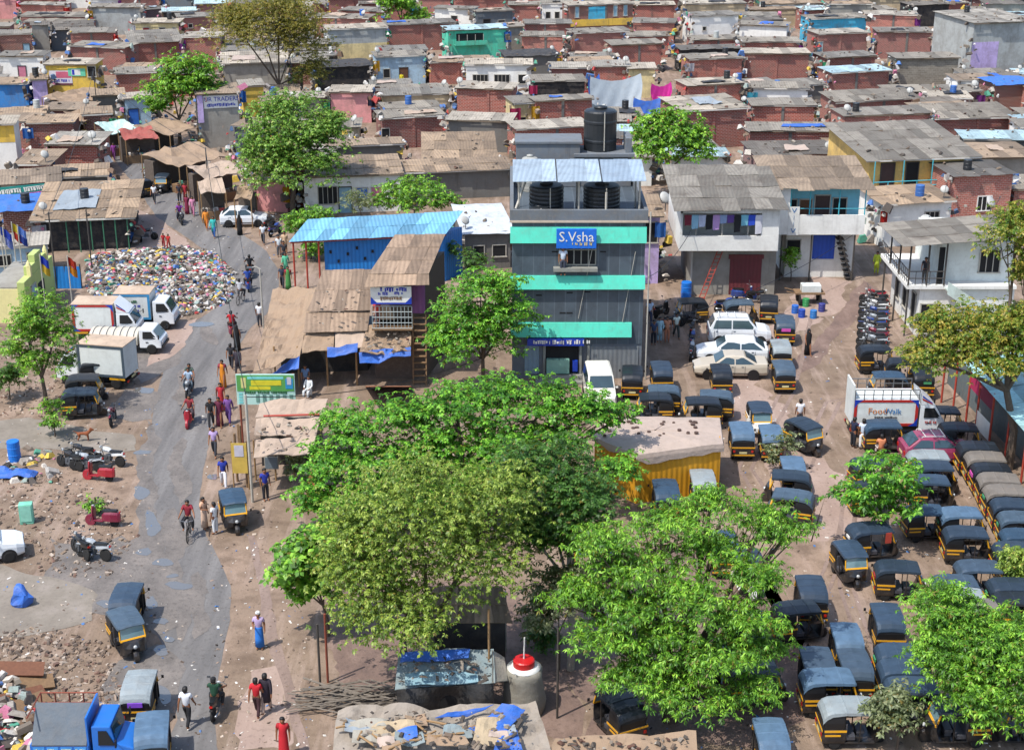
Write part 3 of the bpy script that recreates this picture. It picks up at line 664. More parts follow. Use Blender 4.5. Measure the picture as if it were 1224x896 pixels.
road = [(190, 910), (212, 860), (205, 800), (188, 760), (175, 720), (165, 680), (178, 640), (182, 600), (178, 560), (180, 520), (184, 480), (196, 440), (208, 410), (226, 388), (262, 366), (278, 340), (276, 322), (240, 296), (214, 278), (188, 262), (178, 246), (164, 226), (150, 208), (140, 195), (128, 176), (126, 166),
        (150, 166), (172, 186), (196, 206), (216, 224), (240, 244), (262, 262), (290, 280), (318, 300), (333, 322), (333, 348), (318, 376), (296, 396), (282, 418), (268, 446), (262, 480), (252, 520), (242, 560), (238, 600), (246, 640), (262, 668), (277, 700), (276, 740), (266, 780), (258, 820), (257, 860), (262, 910)]
patch('road', road, .006, ASPH, .07)
patch('mud', [(158, 640), (170, 590), (164, 540), (176, 500), (186, 520), (186, 600), (200, 660), (240, 700), (225, 740), (195, 760), (160, 740), (110, 730), (90, 690), (120, 665)], .012, MUD, .45, seed=5)
patch('mud', [(60, 640), (100, 650), (150, 640), (165, 660), (150, 690), (90, 700), (50, 690)], .010, MUD, .4, seed=8)
patch('mud', [(30, 500), (90, 505), (160, 520), (165, 540), (110, 545), (40, 535), (-20, 530), (-20, 505)], .010, GREYD, .4, seed=9)
patch('mud', [(-20, 668), (80, 692), (112, 715), (105, 742), (40, 760), (-20, 758)], .014, GREYD, .3, seed=10)
patch('mud', [(1030, 335), (1048, 345), (1030, 372), (1000, 405), (985, 430), (950, 452), (935, 440), (975, 410), (1000, 378), (1015, 350)], .008, MUDB, .3, seed=11)
patch('mud', [(160, 415), (205, 410), (222, 395), (215, 430), (190, 450), (165, 460)], .012, MUD, .4, seed=12)
patch('mud', [(155, 465), (190, 468), (185, 500), (150, 505), (120, 498)], .012, MUD, .4, seed=13)
patch('mud', [(140, 790), (185, 770), (215, 800), (215, 850), (150, 860), (120, 820)], .012, MUD, .4, seed=14)
patch('rut', [(296, 640), (304, 640), (330, 740), (352, 830), (372, 900), (360, 900), (340, 840), (318, 750)], .008, RUT, .1, seed=15)
for k, pl in enumerate(([(1010, 560), (1000, 640), (975, 700), (940, 780)], [(1040, 470), (985, 480), (950, 560), (900, 520)], [(960, 340), (930, 470), (880, 560), (930, 640)], [(1005, 600), (1000, 700), (1030, 790), (1130, 800)])):
    for dx in (0, 16): patch('rut', [(x + dx, y) for x, y in pl] + [(x + dx + 5, y) for x, y in pl[::-1]], .0085 + .0008 * k, RUT, .05, seed=60 + k)
patch('dirt', [(290, 800), (330, 790), (350, 896), (280, 896)], .007, PALE, .5, seed=16)
patch('dirt', [(205, 388), (240, 380), (225, 410), (200, 430), (178, 438), (190, 410)], .016, PALE, .3, seed=17)
patch('dirt', [(150, 245), (190, 262), (225, 290), (215, 297), (120, 305), (110, 296), (160, 285), (165, 262)], .008, PALE, .3, seed=18)
patch('dirt', [(975, 330), (1020, 335), (1000, 370), (960, 400), (900, 460), (1000, 560), (1030, 640), (960, 640), (920, 560), (860, 480), (900, 400)], .005, PALE, .8, seed=19)
patch('mud', [(700, 650), (900, 650), (960, 800), (950, 900), (700, 880)], .008, MUDB, .8, seed=20)
patch('mud', [(390, 700), (600, 690), (700, 780), (690, 880), (420, 840)], .009, MUDB, .6, seed=21)
for k, (x, y, w, h) in enumerate([(205, 640, 14, 30), (212, 560, 10, 40), (225, 470, 9, 30), (240, 720, 14, 40), (222, 740, 10, 26), (252, 400, 10, 12), (300, 320, 9, 10)]): patch('wet_patch', [(x + w * math.cos(a), y + h * math.sin(a)) for a in [2 * math.pi * q / 12 for q in range(12)]], .0135 + .0003 * k, MUD, .45, .4, seed=80 + k)
for i, (x, y, w, h) in enumerate([(178, 626, 9, 15), (172, 588, 12, 9), (172, 660, 9, 5), (168, 541, 12, 3), (173, 467, 11, 4), (181, 720, 10, 6), (191, 779, 10, 8), (200, 830, 9, 11), (195, 672, 13, 4), (214, 700, 17, 5), (206, 688, 8, 3), (127, 725, 10, 5), (252, 571, 7, 4), (240, 388, 16, 3), (196, 745, 8, 5), (205, 762, 7, 4)]):
    pts = [(x + w * math.cos(a) * U(.75, 1.1), y + h * math.sin(a) * U(.75, 1.1)) for a in [2 * math.pi * q / 11 for q in range(11)]]
    patch('puddle', pts, .018 + .0005 * i, MATS['water'], .22, .2, seed=30 + i)
# ================= loose litter, rubble and heaps nobody could count =================
def bits(name, m, pts, s0, s1, flat=.5, kind='stuff', seed=1):
    r = random.Random(seed); b = MB()
    for p in pts:
        s = s0 + (s1 - s0) * r.random() ** 1.8; a = r.uniform(.5, 1.6)
        b.box((p[0], p[1], p[2] + s * flat * .35), (s * a, s / a, s * flat * r.uniform(.4, 1.3)), r.uniform(0, 3.1), 0, rx=r.uniform(-.5, .5), ry=r.uniform(-.5, .5), top=r.uniform(.3, 1))
    return struct(b.build(name, m), kind)
def inpoly(x, y, poly):
    c = False
    for (x0, y0), (x1, y1) in zip(poly, poly[1:] + poly[:1]):
        if (y0 > y) != (y1 > y) and x < (x1 - x0) * (y - y0) / (y1 - y0) + x0: c = not c
    return c
def scatter(poly, n, seed=1, z=0):
    r = random.Random(seed); xs = [q[0] for q in poly]; ys = [q[1] for q in poly]; out = []
    while len(out) < n:
        x, y = r.uniform(min(xs), max(xs)), r.uniform(min(ys), max(ys))
        if inpoly(x, y, poly): out.append(at(x, y, z))
    return out
HEAP = [(105, 306), (150, 300), (218, 295), (253, 301), (281, 327), (276, 362), (228, 377), (190, 384), (152, 375), (120, 360), (104, 347)]
hc = at(190, 338); rh = random.Random(4)
hp = scatter(HEAP, 6500, 4)
def heap_z(p):
    q = proj(p); d = 9e9
    for (x0, y0), (x1, y1) in zip(HEAP, HEAP[1:] + HEAP[:1]):
        L = (x1 - x0) ** 2 + (y1 - y0) ** 2; u = max(0, min(1, ((q[0] - x0) * (x1 - x0) + (q[1] - y0) * (y1 - y0)) / L)); d = min(d, math.hypot(q[0] - x0 - u * (x1 - x0), (q[1] - y0 - u * (y1 - y0)) * 1.6))
    return min(1.0, d / 30) * (.36 + .3 * noise.noise(p * .5))
o = bits('rubbish_heap', mat('rubbish', 'rubbish', .8, 'bits'), [(p.x, p.y, heap_z(p) * rh.uniform(.55, 1)) for p in hp], .08, .38, .6, seed=2); o['label'] = 'spread heap of mixed white and coloured rubbish beside the road bend'; o['category'] = 'rubbish'
RUBB = mat('rubble', 'rubble', .95, 'bits'); LITT = mat('litter', 'litter', .9, 'bits')
def stuff(o, l, c): o['label'] = l; o['category'] = c
stuff(bits('rubble', RUBB, scatter([(-20, 560), (90, 570), (150, 600), (165, 640), (130, 690), (60, 690), (20, 660), (-20, 680)], 800, 6) + scatter([(-20, 755), (60, 750), (130, 770), (150, 840), (120, 850), (-20, 830)], 1000, 7) + scatter([(-10, 395), (60, 400), (75, 470), (60, 500), (-10, 500)], 450, 8), .04, .2, .6, seed=3), 'broken stones and rubble over the open ground by the road', 'rubble')
stuff(bits('litter', LITT, scatter([(-20, 380), (200, 380), (180, 600), (260, 896), (-20, 896)], 900, 9) + scatter([(240, 470), (300, 470), (400, 896), (260, 896)], 500, 10) + scatter([(880, 340), (1060, 340), (1224, 650), (1224, 896), (700, 896), (700, 600), (860, 560)], 1500, 12) + scatter([(120, 170), (330, 240), (340, 340), (100, 300)], 500, 13), .04, .15, .3, seed=5), 'scraps of litter scattered over the trodden earth', 'litter')
stuff(bits('rubbish', mat('rubbish', 'rubbish', .8, 'bits'), [(p.x, p.y, p.z + U(0, .8)) for p in scatter([(-20, 828), (30, 832), (48, 870), (44, 910), (-20, 910)], 300, 14)] + scatter([(-10, 545), (60, 530), (75, 580), (-10, 575)], 70, 15), .12, .5, .6, seed=8), 'bags of rubbish dumped beside the blue truck', 'rubbish')
# ================= houses =================
WALL = {'brick': ('9e4c3e', 'brick'), 'brickp': ('ac675c', 'brick'), 'brickd': ('80483a', 'brick'), 'block': ('8c8578', 'block'), 'grey': ('9b988f', 'plaster'), 'dgrey': ('6f6e6a', 'plaster'), 'white': ('eeede6', 'plaster'), 'cream': ('e2cf98', 'plaster'),
        'yellow': ('e6bf4e', 'plaster'), 'teal': ('4fd0ac', 'plaster'), 'pink': ('e09a98', 'plaster'), 'lav': ('c3aede', 'plaster'), 'black': ('26272a', 'tarp'), 'cyan': ('3fb4d8', 'plaster'), 'blue': ('2f7fc4', 'plaster'), 'pale': ('a9c6d8', 'plaster'), 'beige': ('cdb894', 'plaster'), 'conc': ('a9adab', 'plaster'), 'purple': ('94767c', 'brick'), 'ochre': ('e2bd6c', 'plaster'), 'slate': ('5f6a72', 'plaster')}
WN = {'brick': 'red brick', 'brickp': 'pinkish brick', 'brickd': 'dark brick', 'block': 'grey block', 'grey': 'grey plastered', 'dgrey': 'dark grey', 'white': 'white walled', 'cream': 'cream walled', 'yellow': 'yellow', 'teal': 'turquoise', 'pink': 'pink', 'lav': 'lavender', 'black': 'black tarp covered', 'cyan': 'cyan', 'blue': 'blue', 'pale': 'pale blue', 'beige': 'beige', 'conc': 'tall concrete', 'ochre': 'ochre', 'purple': 'purple brick', 'slate': 'slate grey'}
ROOF = {'g': ('847f76', 'sheet', 'grey sheet'), 't': ('97846f', 'sheet', 'tan sheet'), 'w': ('a59e92', 'sheet', 'whitish sheet'), 'b': ('2e3034', 'tarp', 'black tarp'), 'd': ('6b665f', 'sheet', 'dark sheet'), 'c': ('a9c4cc', 'sheet', 'pale blue sheet'), 's': ('c3cbd2', 'tarp', 'silver tarp'), 'u': ('2f6fc0', 'tarp', 'blue tarp')}
def wm(k): return mat('wall_' + k, WALL[k][0], .9, WALL[k][1], dirt=.16 if k == 'white' else .35)
def rm(k): return mat('roof_' + k, ROOF[k][0], .85, ROOF[k][1])
HS = []      # every house: dict with its front line in plan
def H(x0, y0, x1, y1, h, wall='brick', roof='g', D=4, lab=None, wins=(), sl=.03, tl=0.0, name=None, land_=None, fill=False, ov=.3):
    if y0 < 170 and D < 7:
        D = min(D, 3.2); ov = min(ov, .22)
        if h < 3.3 and not fill: h += .5
    a, b = at(x0, y0, h), at(x1, y1, h)
    d = b - a; d.z = 0; w = d.length; u = d / w; ang = math.atan2(u.y, u.x)
    lim = R(16)
    if abs(ang) > lim:      # keep the row's turn modest; the rest of the slope is the roof's
        ang = lim if ang > 0 else -lim; c = (a + b) / 2; u = Vector((math.cos(ang), math.sin(ang), 0)); a, b = c - u * w * .5, c + u * w * .5
    HS.append(dict(a=Vector((a.x, a.y, 0)), u=u, n=Vector((-u.y, u.x, 0)), w=w, h=h, ang=ang, wall=wall, roof=roof, D=D, lab=lab, wins=wins, sl=sl, tl=tl, name=name, px=(x0, min(y0, y1), x1, max(y0, y1)), fill=fill, land=land_, ov=ov))
    return HS[-1]
def rect(q, D, sh=.12):
    a = q['a'] + q['u'] * sh + q['n'] * sh; b = q['a'] + q['u'] * (q['w'] - sh) + q['n'] * sh
    return [a, b, b + q['n'] * (D - 2 * sh), a + q['n'] * (D - 2 * sh)]
def hit(A, B):
    for P, Q in ((A, B), (B, A)):
        for i in range(4):
            e = P[(i + 1) % 4] - P[i]; ax = Vector((-e.y, e.x, 0))
            pa = [ax.dot(v) for v in P]; pb = [ax.dot(v) for v in Q]
            if max(pa) <= min(pb) + 1e-6 or max(pb) <= min(pa) + 1e-6: return False
    return True
OPEN = []    # plan rectangles kept free (special buildings)
b_ = lambda *a: a
# --- left of the street and upper left
H(86, 54, 147, 58, 3.0, lab='long red brick house two rows behind the yellow poster house', roof='g')
H(84, 39, 137, 38, 2.8, roof='g')
H(158, 53, 213, 48, 3.0, 'brick', 'g', 9, 'red brick house with a wide flat grey roof before the cream house', land_='wide flat grey roof')
H(219, 44, 263, 44, 4.2, 'brick', 'w', 6, 'tall red brick house with a pale roof edge beside the dry tree', land_='tall brick house')
H(161, 27, 213, 27, 3.6, 'cream', 'w', 5, 'cream house with one red and one dark window', [('w', .25, 1.9, .9, 1.0, 'red'), ('w', .62, 1.9, .9, 1.0), ('w', .9, 1.6, .5, 1.3)], land_='cream house')
H(109, 9, 167, 9, 4.0, 'conc', 'g', 6, 'big plain concrete box house with blank front', land_='blank concrete house')
H(213, 21, 253, 19, 3.0, 'brickp', 'g', 6, wins=[('w', .35, 1.9, .6, .6)])
H(266, 76, 343, 74, 3.0, 'grey', 'w', 7, 'long grey plastered house with a white roof rim under the dry tree', land_='long grey house')
H(-2, 67, 51, 67, 2.8, 'white', 'g', 6, 'white house with a pink door and dark eaves', [('d', .5, 0, .9, 2.1, 'pink')], land_='pink doored white house')
H(-10, 100, 32, 100, 2.7, 'blue', 't', 5, 'blue fronted shack under sagging tan sheets')
H(39, 96, 54, 94, 3.2, 'lav', 't', 6, 'narrow lavender wall house under tan sheets', land_='lavender house')
H(54, 77, 113, 77, 5.0, 'yellow', 'w', 6, 'yellow upper storey house hung with a pink and a green poster', [('w', .93, 3.6, .9, 1.2)], land_='yellow poster house', sl=.03)
H(140, 89, 184, 85, 2.6, 'brick', 'g', 5, wins=[('d', .9, 0, .8, 1.9)])
H(-6, 42, 36, 40, 2.7, 'brickd', 'g', 6, wins=[('d', .85, 0, .8, 1.9, 'pale')])
H(38, 31, 57, 30, 3.2, 'grey', 'd', 5)
H(60, 37, 110, 34, 2.8, 'slate', 'd', 7, 'dark slate house under a wide dark sheet roof')
H(34, 147, 87, 146, 2.6, 'brick', 't', 4.5, 'red brick hut with a tan roof behind the one with the roof slab', [('d', .93, 0, .5, 1.8)])
H(60, 172, 115, 172, 3.0, 'brick', 'w', 4.5, 'square red brick house with a pale roof slab and white side door', [], land_='pale slabbed brick house', sl=.02, ov=.45)
H(21, 196, 58, 196, 2.5, 'brickd', 't', 5)
H(-14, 149, 16, 148, 4.4, 'white', 'w', 6, 'yellow walled house cut by the left edge of the view')
H(-20, -3, 24, -3, 3.4, 'pink', 'g', 6, 'pink house at the top left corner', land_='pink corner house')
H(108, -2, 142, -2, 3.4, 'white', 'g', 6)
H(144, -3, 190, -3, 3.2, 'brickp', 'd', 5)
H(170, 12, 195, 11, 2.6, 'purple', 'd', 4); H(195, 14, 233, 13, 2.6, 'black', 'c', 4, 'black shack with a pale blue roof sheet')
H(196, -6, 228, -5, 4.0, 'slate', 'g', 5)
H(236, 113, 284, 110, 5.4, 'grey', 't', 6, 'grey upper storey shop with a lavender pillar and a white blue signboard', sl=.09, ov=.25, land_='signboard shop')
H(48, 261, 152, 257, 2.6, 'black', 't', 9, 'open fronted shed under a broad ragged tan roof', sl=.05, land_='broad ragged tan roof', ov=.7)  # black wall colours in the shade inside the open front
H(66, 212, 126, 209, 2.6, 'dgrey', 't', 3.5)
H(-8, 223, 63, 214, 2.7, 'brickd', 't', 4, 'dark brick shop behind the green signboard', land_='green signboard', ov=.6)
H(3, 253, 46, 248, 2.4, 'brickd', 'u', 3, 'small dark brick hut under a blue tarp roof', land_='blue tarp hut', sl=.12, ov=.6)
H(-10, 296, 53, 292, 2.4, 'pale', 'w', 3, 'low hut of pale blue and white panels behind the green shrine gate', [('w', .2, 1, 1, .8), ('w', .75, .9, .8, 1)])
H(290, 104, 314, 102, 4.4, 'yellow', 'w', 3.5); H(280, 150, 314, 152, 2.6, 'slate', 't', 3.5, wins=[('d', .5, 0, 1.2, 2)]); H(316, 124, 352, 122, 2.8, 'grey', 't'); H(112, 116, 146, 112, 2.6, 'dgrey', 't'); H(100, 138, 132, 135, 2.5, 'brickd', 't'); H(150, 119, 178, 116, 2.5, 'pale', 'w', 3, wins=[('d', .3, 0, 1, 1.9, 'blue')])
H(300, 214, 342, 216, 2.7, 'pink', 't', 4, 'pink walled stall front beside the spreading tree')
# --- upper middle
H(396, 37, 457, 31, 4.2, 'conc', 'w', 6, 'house with grey upper wall and cream lower wall', land_='grey and cream house')
H(466, 31, 541, 26, 3.2, 'brick', 'g', 6, 'long brick house between the grey cream house and the turquoise one', [('w', .9, 1.7, .6, .7)])
H(537, 37, 603, 33, 4.2, 'teal', 'c', 6, 'bright turquoise house with an open upper balcony', land_='turquoise house')
H(520, 9, 566, 11, 2.9, 'white', 'g', 5, 'white house with one arched dark window', [('w', .5, 1.3, 1.0, 1.0)])
H(569, 14, 612, 12, 2.7, 'slate', 'g', 5, 'house with an open grey veranda and a blue drum', [('d', .3, 0, 1, 2), ('w', .7, .8, 1.1, 1.0)])
H(379, 5, 409, 3, 2.7); H(372, 20, 440, 22, 2.8, 'brickp'); H(409, 12, 457, 14, 2.7); H(503, -4, 538, -4, 3.4, 'brickp')
H(450, 68, 508, 66, 3.0, 'pale', 'g', 4, 'pale blue house whose people stand outside with buckets', [('d', .55, 0, 1.0, 2.1, 'wood'), ('w', .2, .9, .8, 1.1)], land_='pale blue house with buckets', ov=.5)
H(377, 81, 441, 77, 2.6, 'black', 'b', 5, 'hut wrapped entirely in black tarp', land_='black tarp hut')
H(395, 110, 443, 110, 2.8, 'pink', 'w', 5, 'plain pink house with a thick white roof edge', land_='plain pink house', sl=.03)
H(557, 77, 635, 77, 3.0, 'white', 'w', 6, 'long white house with a band of dark windows', [('W', .22, 1.2, 1.8, 1.1), ('W', .55, 1.2, 1.8, 1.1), ('w', .86, 1.2, .9, 1.1)], land_='long white house')
H(457, 114, 538, 112, 2.4, 'beige', 'g', 5, 'beige house with a small dark ventilator', [('W', .45, 1.6, 1.1, .4)])
H(546, 105, 612, 107, 3.2, 'brick', 'w', 6, 'orange red brick house with a thin pillar mid wall', land_='orange red brick house')
H(458, 142, 530, 137, 2.6, 'brick', 'g', 4, 'red brick house with one dark window at the end', [('w', .04, 1, .8, 1.1)])
H(462, 131, 526, 127, 2.5, 'brickd', 'g', 3)
H(536, 143, 610, 145, 2.6, 'dgrey', 'w', 5)
H(394, 175, 480, 171, 2.7, 'dgrey', 't', 5, 'low dark grey house with a broad tan roof beside the spreading tree')
H(508, 190, 591, 189, 2.6, 'dgrey', 't', 7, 'house under a big brown sheet roof behind the blue shed', sl=.12, land_='big brown roof')
H(363, 211, 478, 207, 3.2, 'white', 't', 6, 'white and blue shop front behind the bright bushes', [('W', .24, .8, 1.6, 1.5), ('d', .42, 0, 1, 2.2, 'pale'), ('w', .6, .9, .9, 1.2, 'blue'), ('w', .75, .9, .9, 1.2, 'pink')], land_='white and blue shop')
H(480, 206, 610, 201, 2.5, 'dgrey', 't', 5, 'shacks under one long patched tan roof left of the blue glass building')
H(556, 278, 610, 276, 2.8, 'dgrey', 's', 7, 'shack under a silver tarp roof beside the banded building', [('w', .3, .9, .8, .9), ('w', .75, .9, 1, .9)], land_='silver tarp roof')
H(609, 6, 646, 6, 2.8); H(648, 4, 684, 4, 3.2, 'white', 'g', 5, 'white house with three small dark windows', [('w', .2, 1.4, .7, 1), ('w', .5, 1.4, .7, 1), ('w', .8, 1.4, .7, 1)], land_='three windowed white house')
H(685, 8, 752, 3, 4.4, 'brickd', 'w', 6, 'maroon house with a sky blue panel and yellow lower band', [('w', .72, 2.6, .6, 1.6, 'pale'), ('w', .88, 2.6, .6, 1.6, 'pale'), ('w', .12, 2.6, .6, 1.6, 'pale')], land_='house with the yellow band')
H(758, 6, 806, 6, 2.7, roof='w'); H(757, 26, 806, 27, 2.5)
H(829, 20, 881, 17, 3.2, 'white', 'g', 5, 'white house with a single round dark opening', [('w', .27, 1.6, .55, .55)], land_='single opening white house'); H(885, 29, 940, 32, 2.8, 'white', 'g', 5, wins=[('w', .6, 1.2, .4, .5)])
H(627, 28, 682, 28, 2.6); H(624, 43, 673, 43, 2.5, 'brickp'); H(604, 33, 623, 31, 3.0, 'grey', 'g', 4)
H(691, 41, 749, 36, 2.6, 'brickp'); H(751, 43, 799, 43, 2.4); H(732, 54, 791, 52, 3.0, 'brick', 'g', 6, 'broad red brick house with a mid seam before the draped tarp', land_='broad seam brick house')
H(658, 81, 711, 81, 2.5, roof='w'); H(711, 79, 752, 79, 3.0, roof='w'); H(752, 82, 783, 82, 3.4, 'cream', 'w', 4, 'cream hut half hidden behind the draped grey tarp')
H(605, 67, 667, 65, 2.6, 'dgrey', 'b', 5, 'grey house whose roof is wrapped in black tarp')
H(638, 97, 699, 96, 2.8, 'black', 'g', 5, 'house wall hung with torn black tarp')
H(642, 122, 706, 117, 3.2, 'brick', 'g', 6, 'brick house right behind the big black tank', land_='tank side brick house')
H(616, 124, 640, 122, 3.0, 'cream', 'g', 4, wins=[('d', .3, 0, .8, 2)])
H(620, 156, 703, 149, 2.5, 'brick', 'w', 4)
H(828, 48, 887, 47, 2.5); H(815, 60, 885, 58, 2.3, 'black', 'd', 3); H(825, 71, 887, 69, 2.7); H(823, 103, 885, 99, 2.9, roof='w')
H(818, 133, 892, 128, 3.9, 'brick', 'w', 7, 'large red brick house behind the round green tree', land_='round tree brick house')
H(888, 50, 956, 50, 2.5); H(892, 64, 967, 64, 3.0, 'brick', 'w', 5)
H(971, 23, 1035, 20, 3.4, 'cyan', 'g', 5, 'house with a bright cyan wall panel', land_='cyan panel house'); H(982, 42, 1034, 38, 3.0, 'brickp', 'w', 6, 'pinkish brick house directly below the cyan panel house', [('w', .03, 1.2, .9, 1.3, 'pale')])
H(966, 13, 1014, 10, 2.6, roof='c'); H(1035, 17, 1096, 18, 2.6, 'brickp', 'w'); H(1050, 38, 1114, 38, 3.1, 'brickp', 'g', 6)
H(1072, 70, 1146, 69, 4.0, 'block', 'g', 6, 'tall grey block house with a dish at its corner', land_='grey block house')
H(1097, 8, 1127, 4, 2.8, 'black', 'd', 5); H(1128, 4, 1156, 3, 2.8, 'brick', 'w')
H(989, 70, 1044, 66, 2.6); H(998, 88, 1060, 83, 2.7, 'brick', 'c', 5, 'brick house under pale blue roof sheets')
H(1000, 122, 1098, 117, 2.5, 'brickp', 'g', 7, 'brick house under a big rough grey roof below the grey block house', sl=.1); H(1010, 139, 1112, 135, 2.6, 'brickp', 'g', 5); H(1112, 142, 1214, 139, 2.5, 'brick', 'g', 7, sl=.09)
H(900, 126, 974, 126, 2.7); H(897, 156, 1003, 157, 2.8, 'brick', 'g', 5, 'long house with orange brick panels right of the large brick house', land_='orange panel house'); H(901, 105, 966, 106, 2.8, 'white', 'g', 5, 'blank white house amid the brick rows', land_='blank white house')
H(905, 186, 1000, 184, 2.6, 'purple', 'd', 5, 'dull purple brick house under torn black sheets')
H(1165, 28, 1235, 25, 7.5, 'conc', 'w', 9, 'tall bare concrete building with a lavender patch', land_='tall concrete building')
H(1190, 101, 1235, 99, 2.6, 'brickd', 'u', 4); H(1153, 166, 1235, 167, 2.5, 'dgrey', 'c', 4); H(1164, 188, 1235, 187, 2.8, 'grey', 't', 5)
H(1040, 190, 1162, 185, 5.0, 'ochre', 'g', 9, 'yellow upper floor house with cyan railings and a large grey roof', [('d', .18, 2.4, 1.1, 2.2, 'dk'), ('d', .42, 2.4, 1.0, 2.2), ('w', .78, 3.2, 1.3, 1.0)], sl=.11, land_='yellow house with cyan railings', ov=.6)
H(1142, 211, 1211, 208, 4.3, 'brickp', 'd', 5, 'brick house with a white framed double window', [('W', .55, 1.4, 1.2, 1.2, 'wf')], land_='white windowed brick house')
H(1213, 226, 1245, 226, 2.7, 'brickp', 'g', 4)
H(1057, 244, 1138, 239, 3.4, 'white', 't', 4, 'low white house with a dish behind the balcony corner house', [('W', .72, 1.9, 1.2, .7)], sl=.05)
H(766, 257, 789, 257, 5.0, 'lav', 't', 5, 'narrow lavender house between the banded building and the laundry house', [('W', .5, 3, 1.1, 1.5)])
N_LISTED = len(HS)
# footprints of buildings made by hand further down (px of front-left, front-right on the ground, depth)
def reserve(p0, p1, D, sh=0):
    a, b = at(*p0), at(*p1); u = (b - a).normalized(); n = Vector((-u.y, u.x, 0)); OPEN.append([a, b, b + n * D, a + n * D])
reserve((612, 452), (766, 452), 12); reserve((384, 345), (552, 335), 10); reserve((300, 460), (512, 452), 14)
reserve((822, 352), (925, 350), 9); reserve((935, 330), (1018, 330), 8); reserve((1060, 400), (1190, 400), 14); reserve((702, 165), (790, 165), 9); reserve((0, 384), (26, 384), 8)
# infill: rows of plain houses wherever the slum's ground is still free
STREET = [(105, 120), (215, 110), (300, 160), (345, 200), (345, 500), (90, 500), (100, 290), (160, 250), (130, 200), (112, 160)]
rf = random.Random(21)
MIN = 2.2
for y in range(-16, 192, 7):
    x = -70 + rf.uniform(0, 25)
    while x < 1290:
        h = rf.choice((2.4, 2.5, 2.6, 2.7, 3.0)) if y > 6 else rf.choice((2.6, 3.0, 3.6, 4.2)); wpx = rf.uniform(40, 78)
        px = (x, y, x + wpx, y + rf.uniform(-3, 1)); ok = True
        if any(inpoly(q, y + 22, STREET) for q in (x, x + wpx / 2, x + wpx)): ok = False
        if ok:
            for q in HS:
                if q['fill']: continue
                X0, Y0, X1, Y1 = q['px']; ox = min(px[2], X1) - max(px[0], X0)
                if ox > 4 and Y0 - 2 < y < Y0 + 9 + .8 * q['h'] * .0325 * (Y0 + 230): ok = False; break
        if ok:
            q = H(*px, h, rf.choice(('brick', 'brick', 'brick', 'brickp', 'brickp', 'brickd', 'grey', 'dgrey', 'white', 'beige')), rf.choice('gggtwdgc'), 4.4, fill=True, wins=[('w', rf.uniform(.2, .8), 1.3, .6, .6)] if rf.random() < .25 else ())
            R0 = rect(q, MIN)
            if any(hit(R0, rect(w_, MIN)) for w_ in HS[:-1]) or any(hit(R0, o_) for o_ in OPEN): HS.pop(); x += 12
            else: x += wpx + rf.uniform(1, 14)
        else: x += 12
# grow every house backwards until it meets the one behind
mins = [rect(q, MIN) for q in HS]; full = {}
for i in sorted(range(len(HS)), key=lambda i: -HS[i]['a'].y):
    q = HS[i]; D = MIN
    near = [full.get(j, mins[j]) for j in range(len(HS)) if j != i and (HS[j]['a'] - q['a']).length < 30] + OPEN
    while D < q['D']:
        R1 = rect(q, D + .4)
        if any(hit(R1, B) for B in near): break
        D += .4
    q['D'] = D; full[i] = rect(q, D)
clash = [(i, j) for i in range(N_LISTED) for j in range(i) if hit(full[i], full[j])]
print('houses', len(HS), 'listed', N_LISTED, 'clashes', [(HS[i]['px'], HS[j]['px']) for i, j in clash][:20])
EAVE = [mat('eave_pale', 'dcd6ca', .8), mat('eave_grey', 'a8a196', .8), mat('eave_wood', '8f7f6c', .8, 'wood')]
FRAME = mat('frame_pale', 'b9b4a8', .7); FRAMED = mat('frame_dark', '4a4540', .7)
PANES = {None: DARK, 'red': mat('pane_red', '9a2c28', .6), 'pink': mat('pane_pink', 'c87a90', .7), 'pale': mat('pane_pale', '8fb4c4', .6), 'blue': mat('pane_blue', '2c6cc8', .6), 'wood': mat('pane_wood', '7a5238', .8, 'wood'), 'dk': mat('pane_dark', '4a3430', .7), 'wf': DARK}
def window(parent, x, z, w, h, pane=None, barred=False, y=0.0, frame=None, rz=0):
    b = MB(); t = .07
    for c, d in (((0, 0, h / 2), (w + t, .1, t)), ((0, -.02, -h / 2), (w + t * 2.5, .16, t)), ((-w / 2, 0, 0), (t, .1, h)), ((w / 2, 0, 0), (t, .1, h))): b.box(c, d)
    if barred:
        n = max(2, int(w / .38))
        for i in range(1, n): b.box((-w / 2 + w * i / n, -.01, 0), (.05, .06, h))
    o = b.build('window', frame or (WHITEP if pane == 'wf' else FRAME), parent, loc=(x, y - .03, z + h / 2), rz=rz)
    p = MB(); p.box((0, .02, 0), (w, .03, h)); p.build('pane', PANES[pane], o)
    return o
def door(parent, x, z, w, h, pane=None, y=0.0):
    b = MB(); t = .08
    for c, d in (((0, 0, h), (w + t * 2, .1, t)), ((-w / 2 - t / 2, 0, h / 2), (t, .1, h)), ((w / 2 + t / 2, 0, h / 2), (t, .1, h))): b.box(c, d)
    o = b.build('door', FRAMED, parent, loc=(x, y - .03, z)); p = MB(); p.box((0, .02, h / 2), (w, .03, h)); p.build('door_leaf', PANES[pane], o); return o
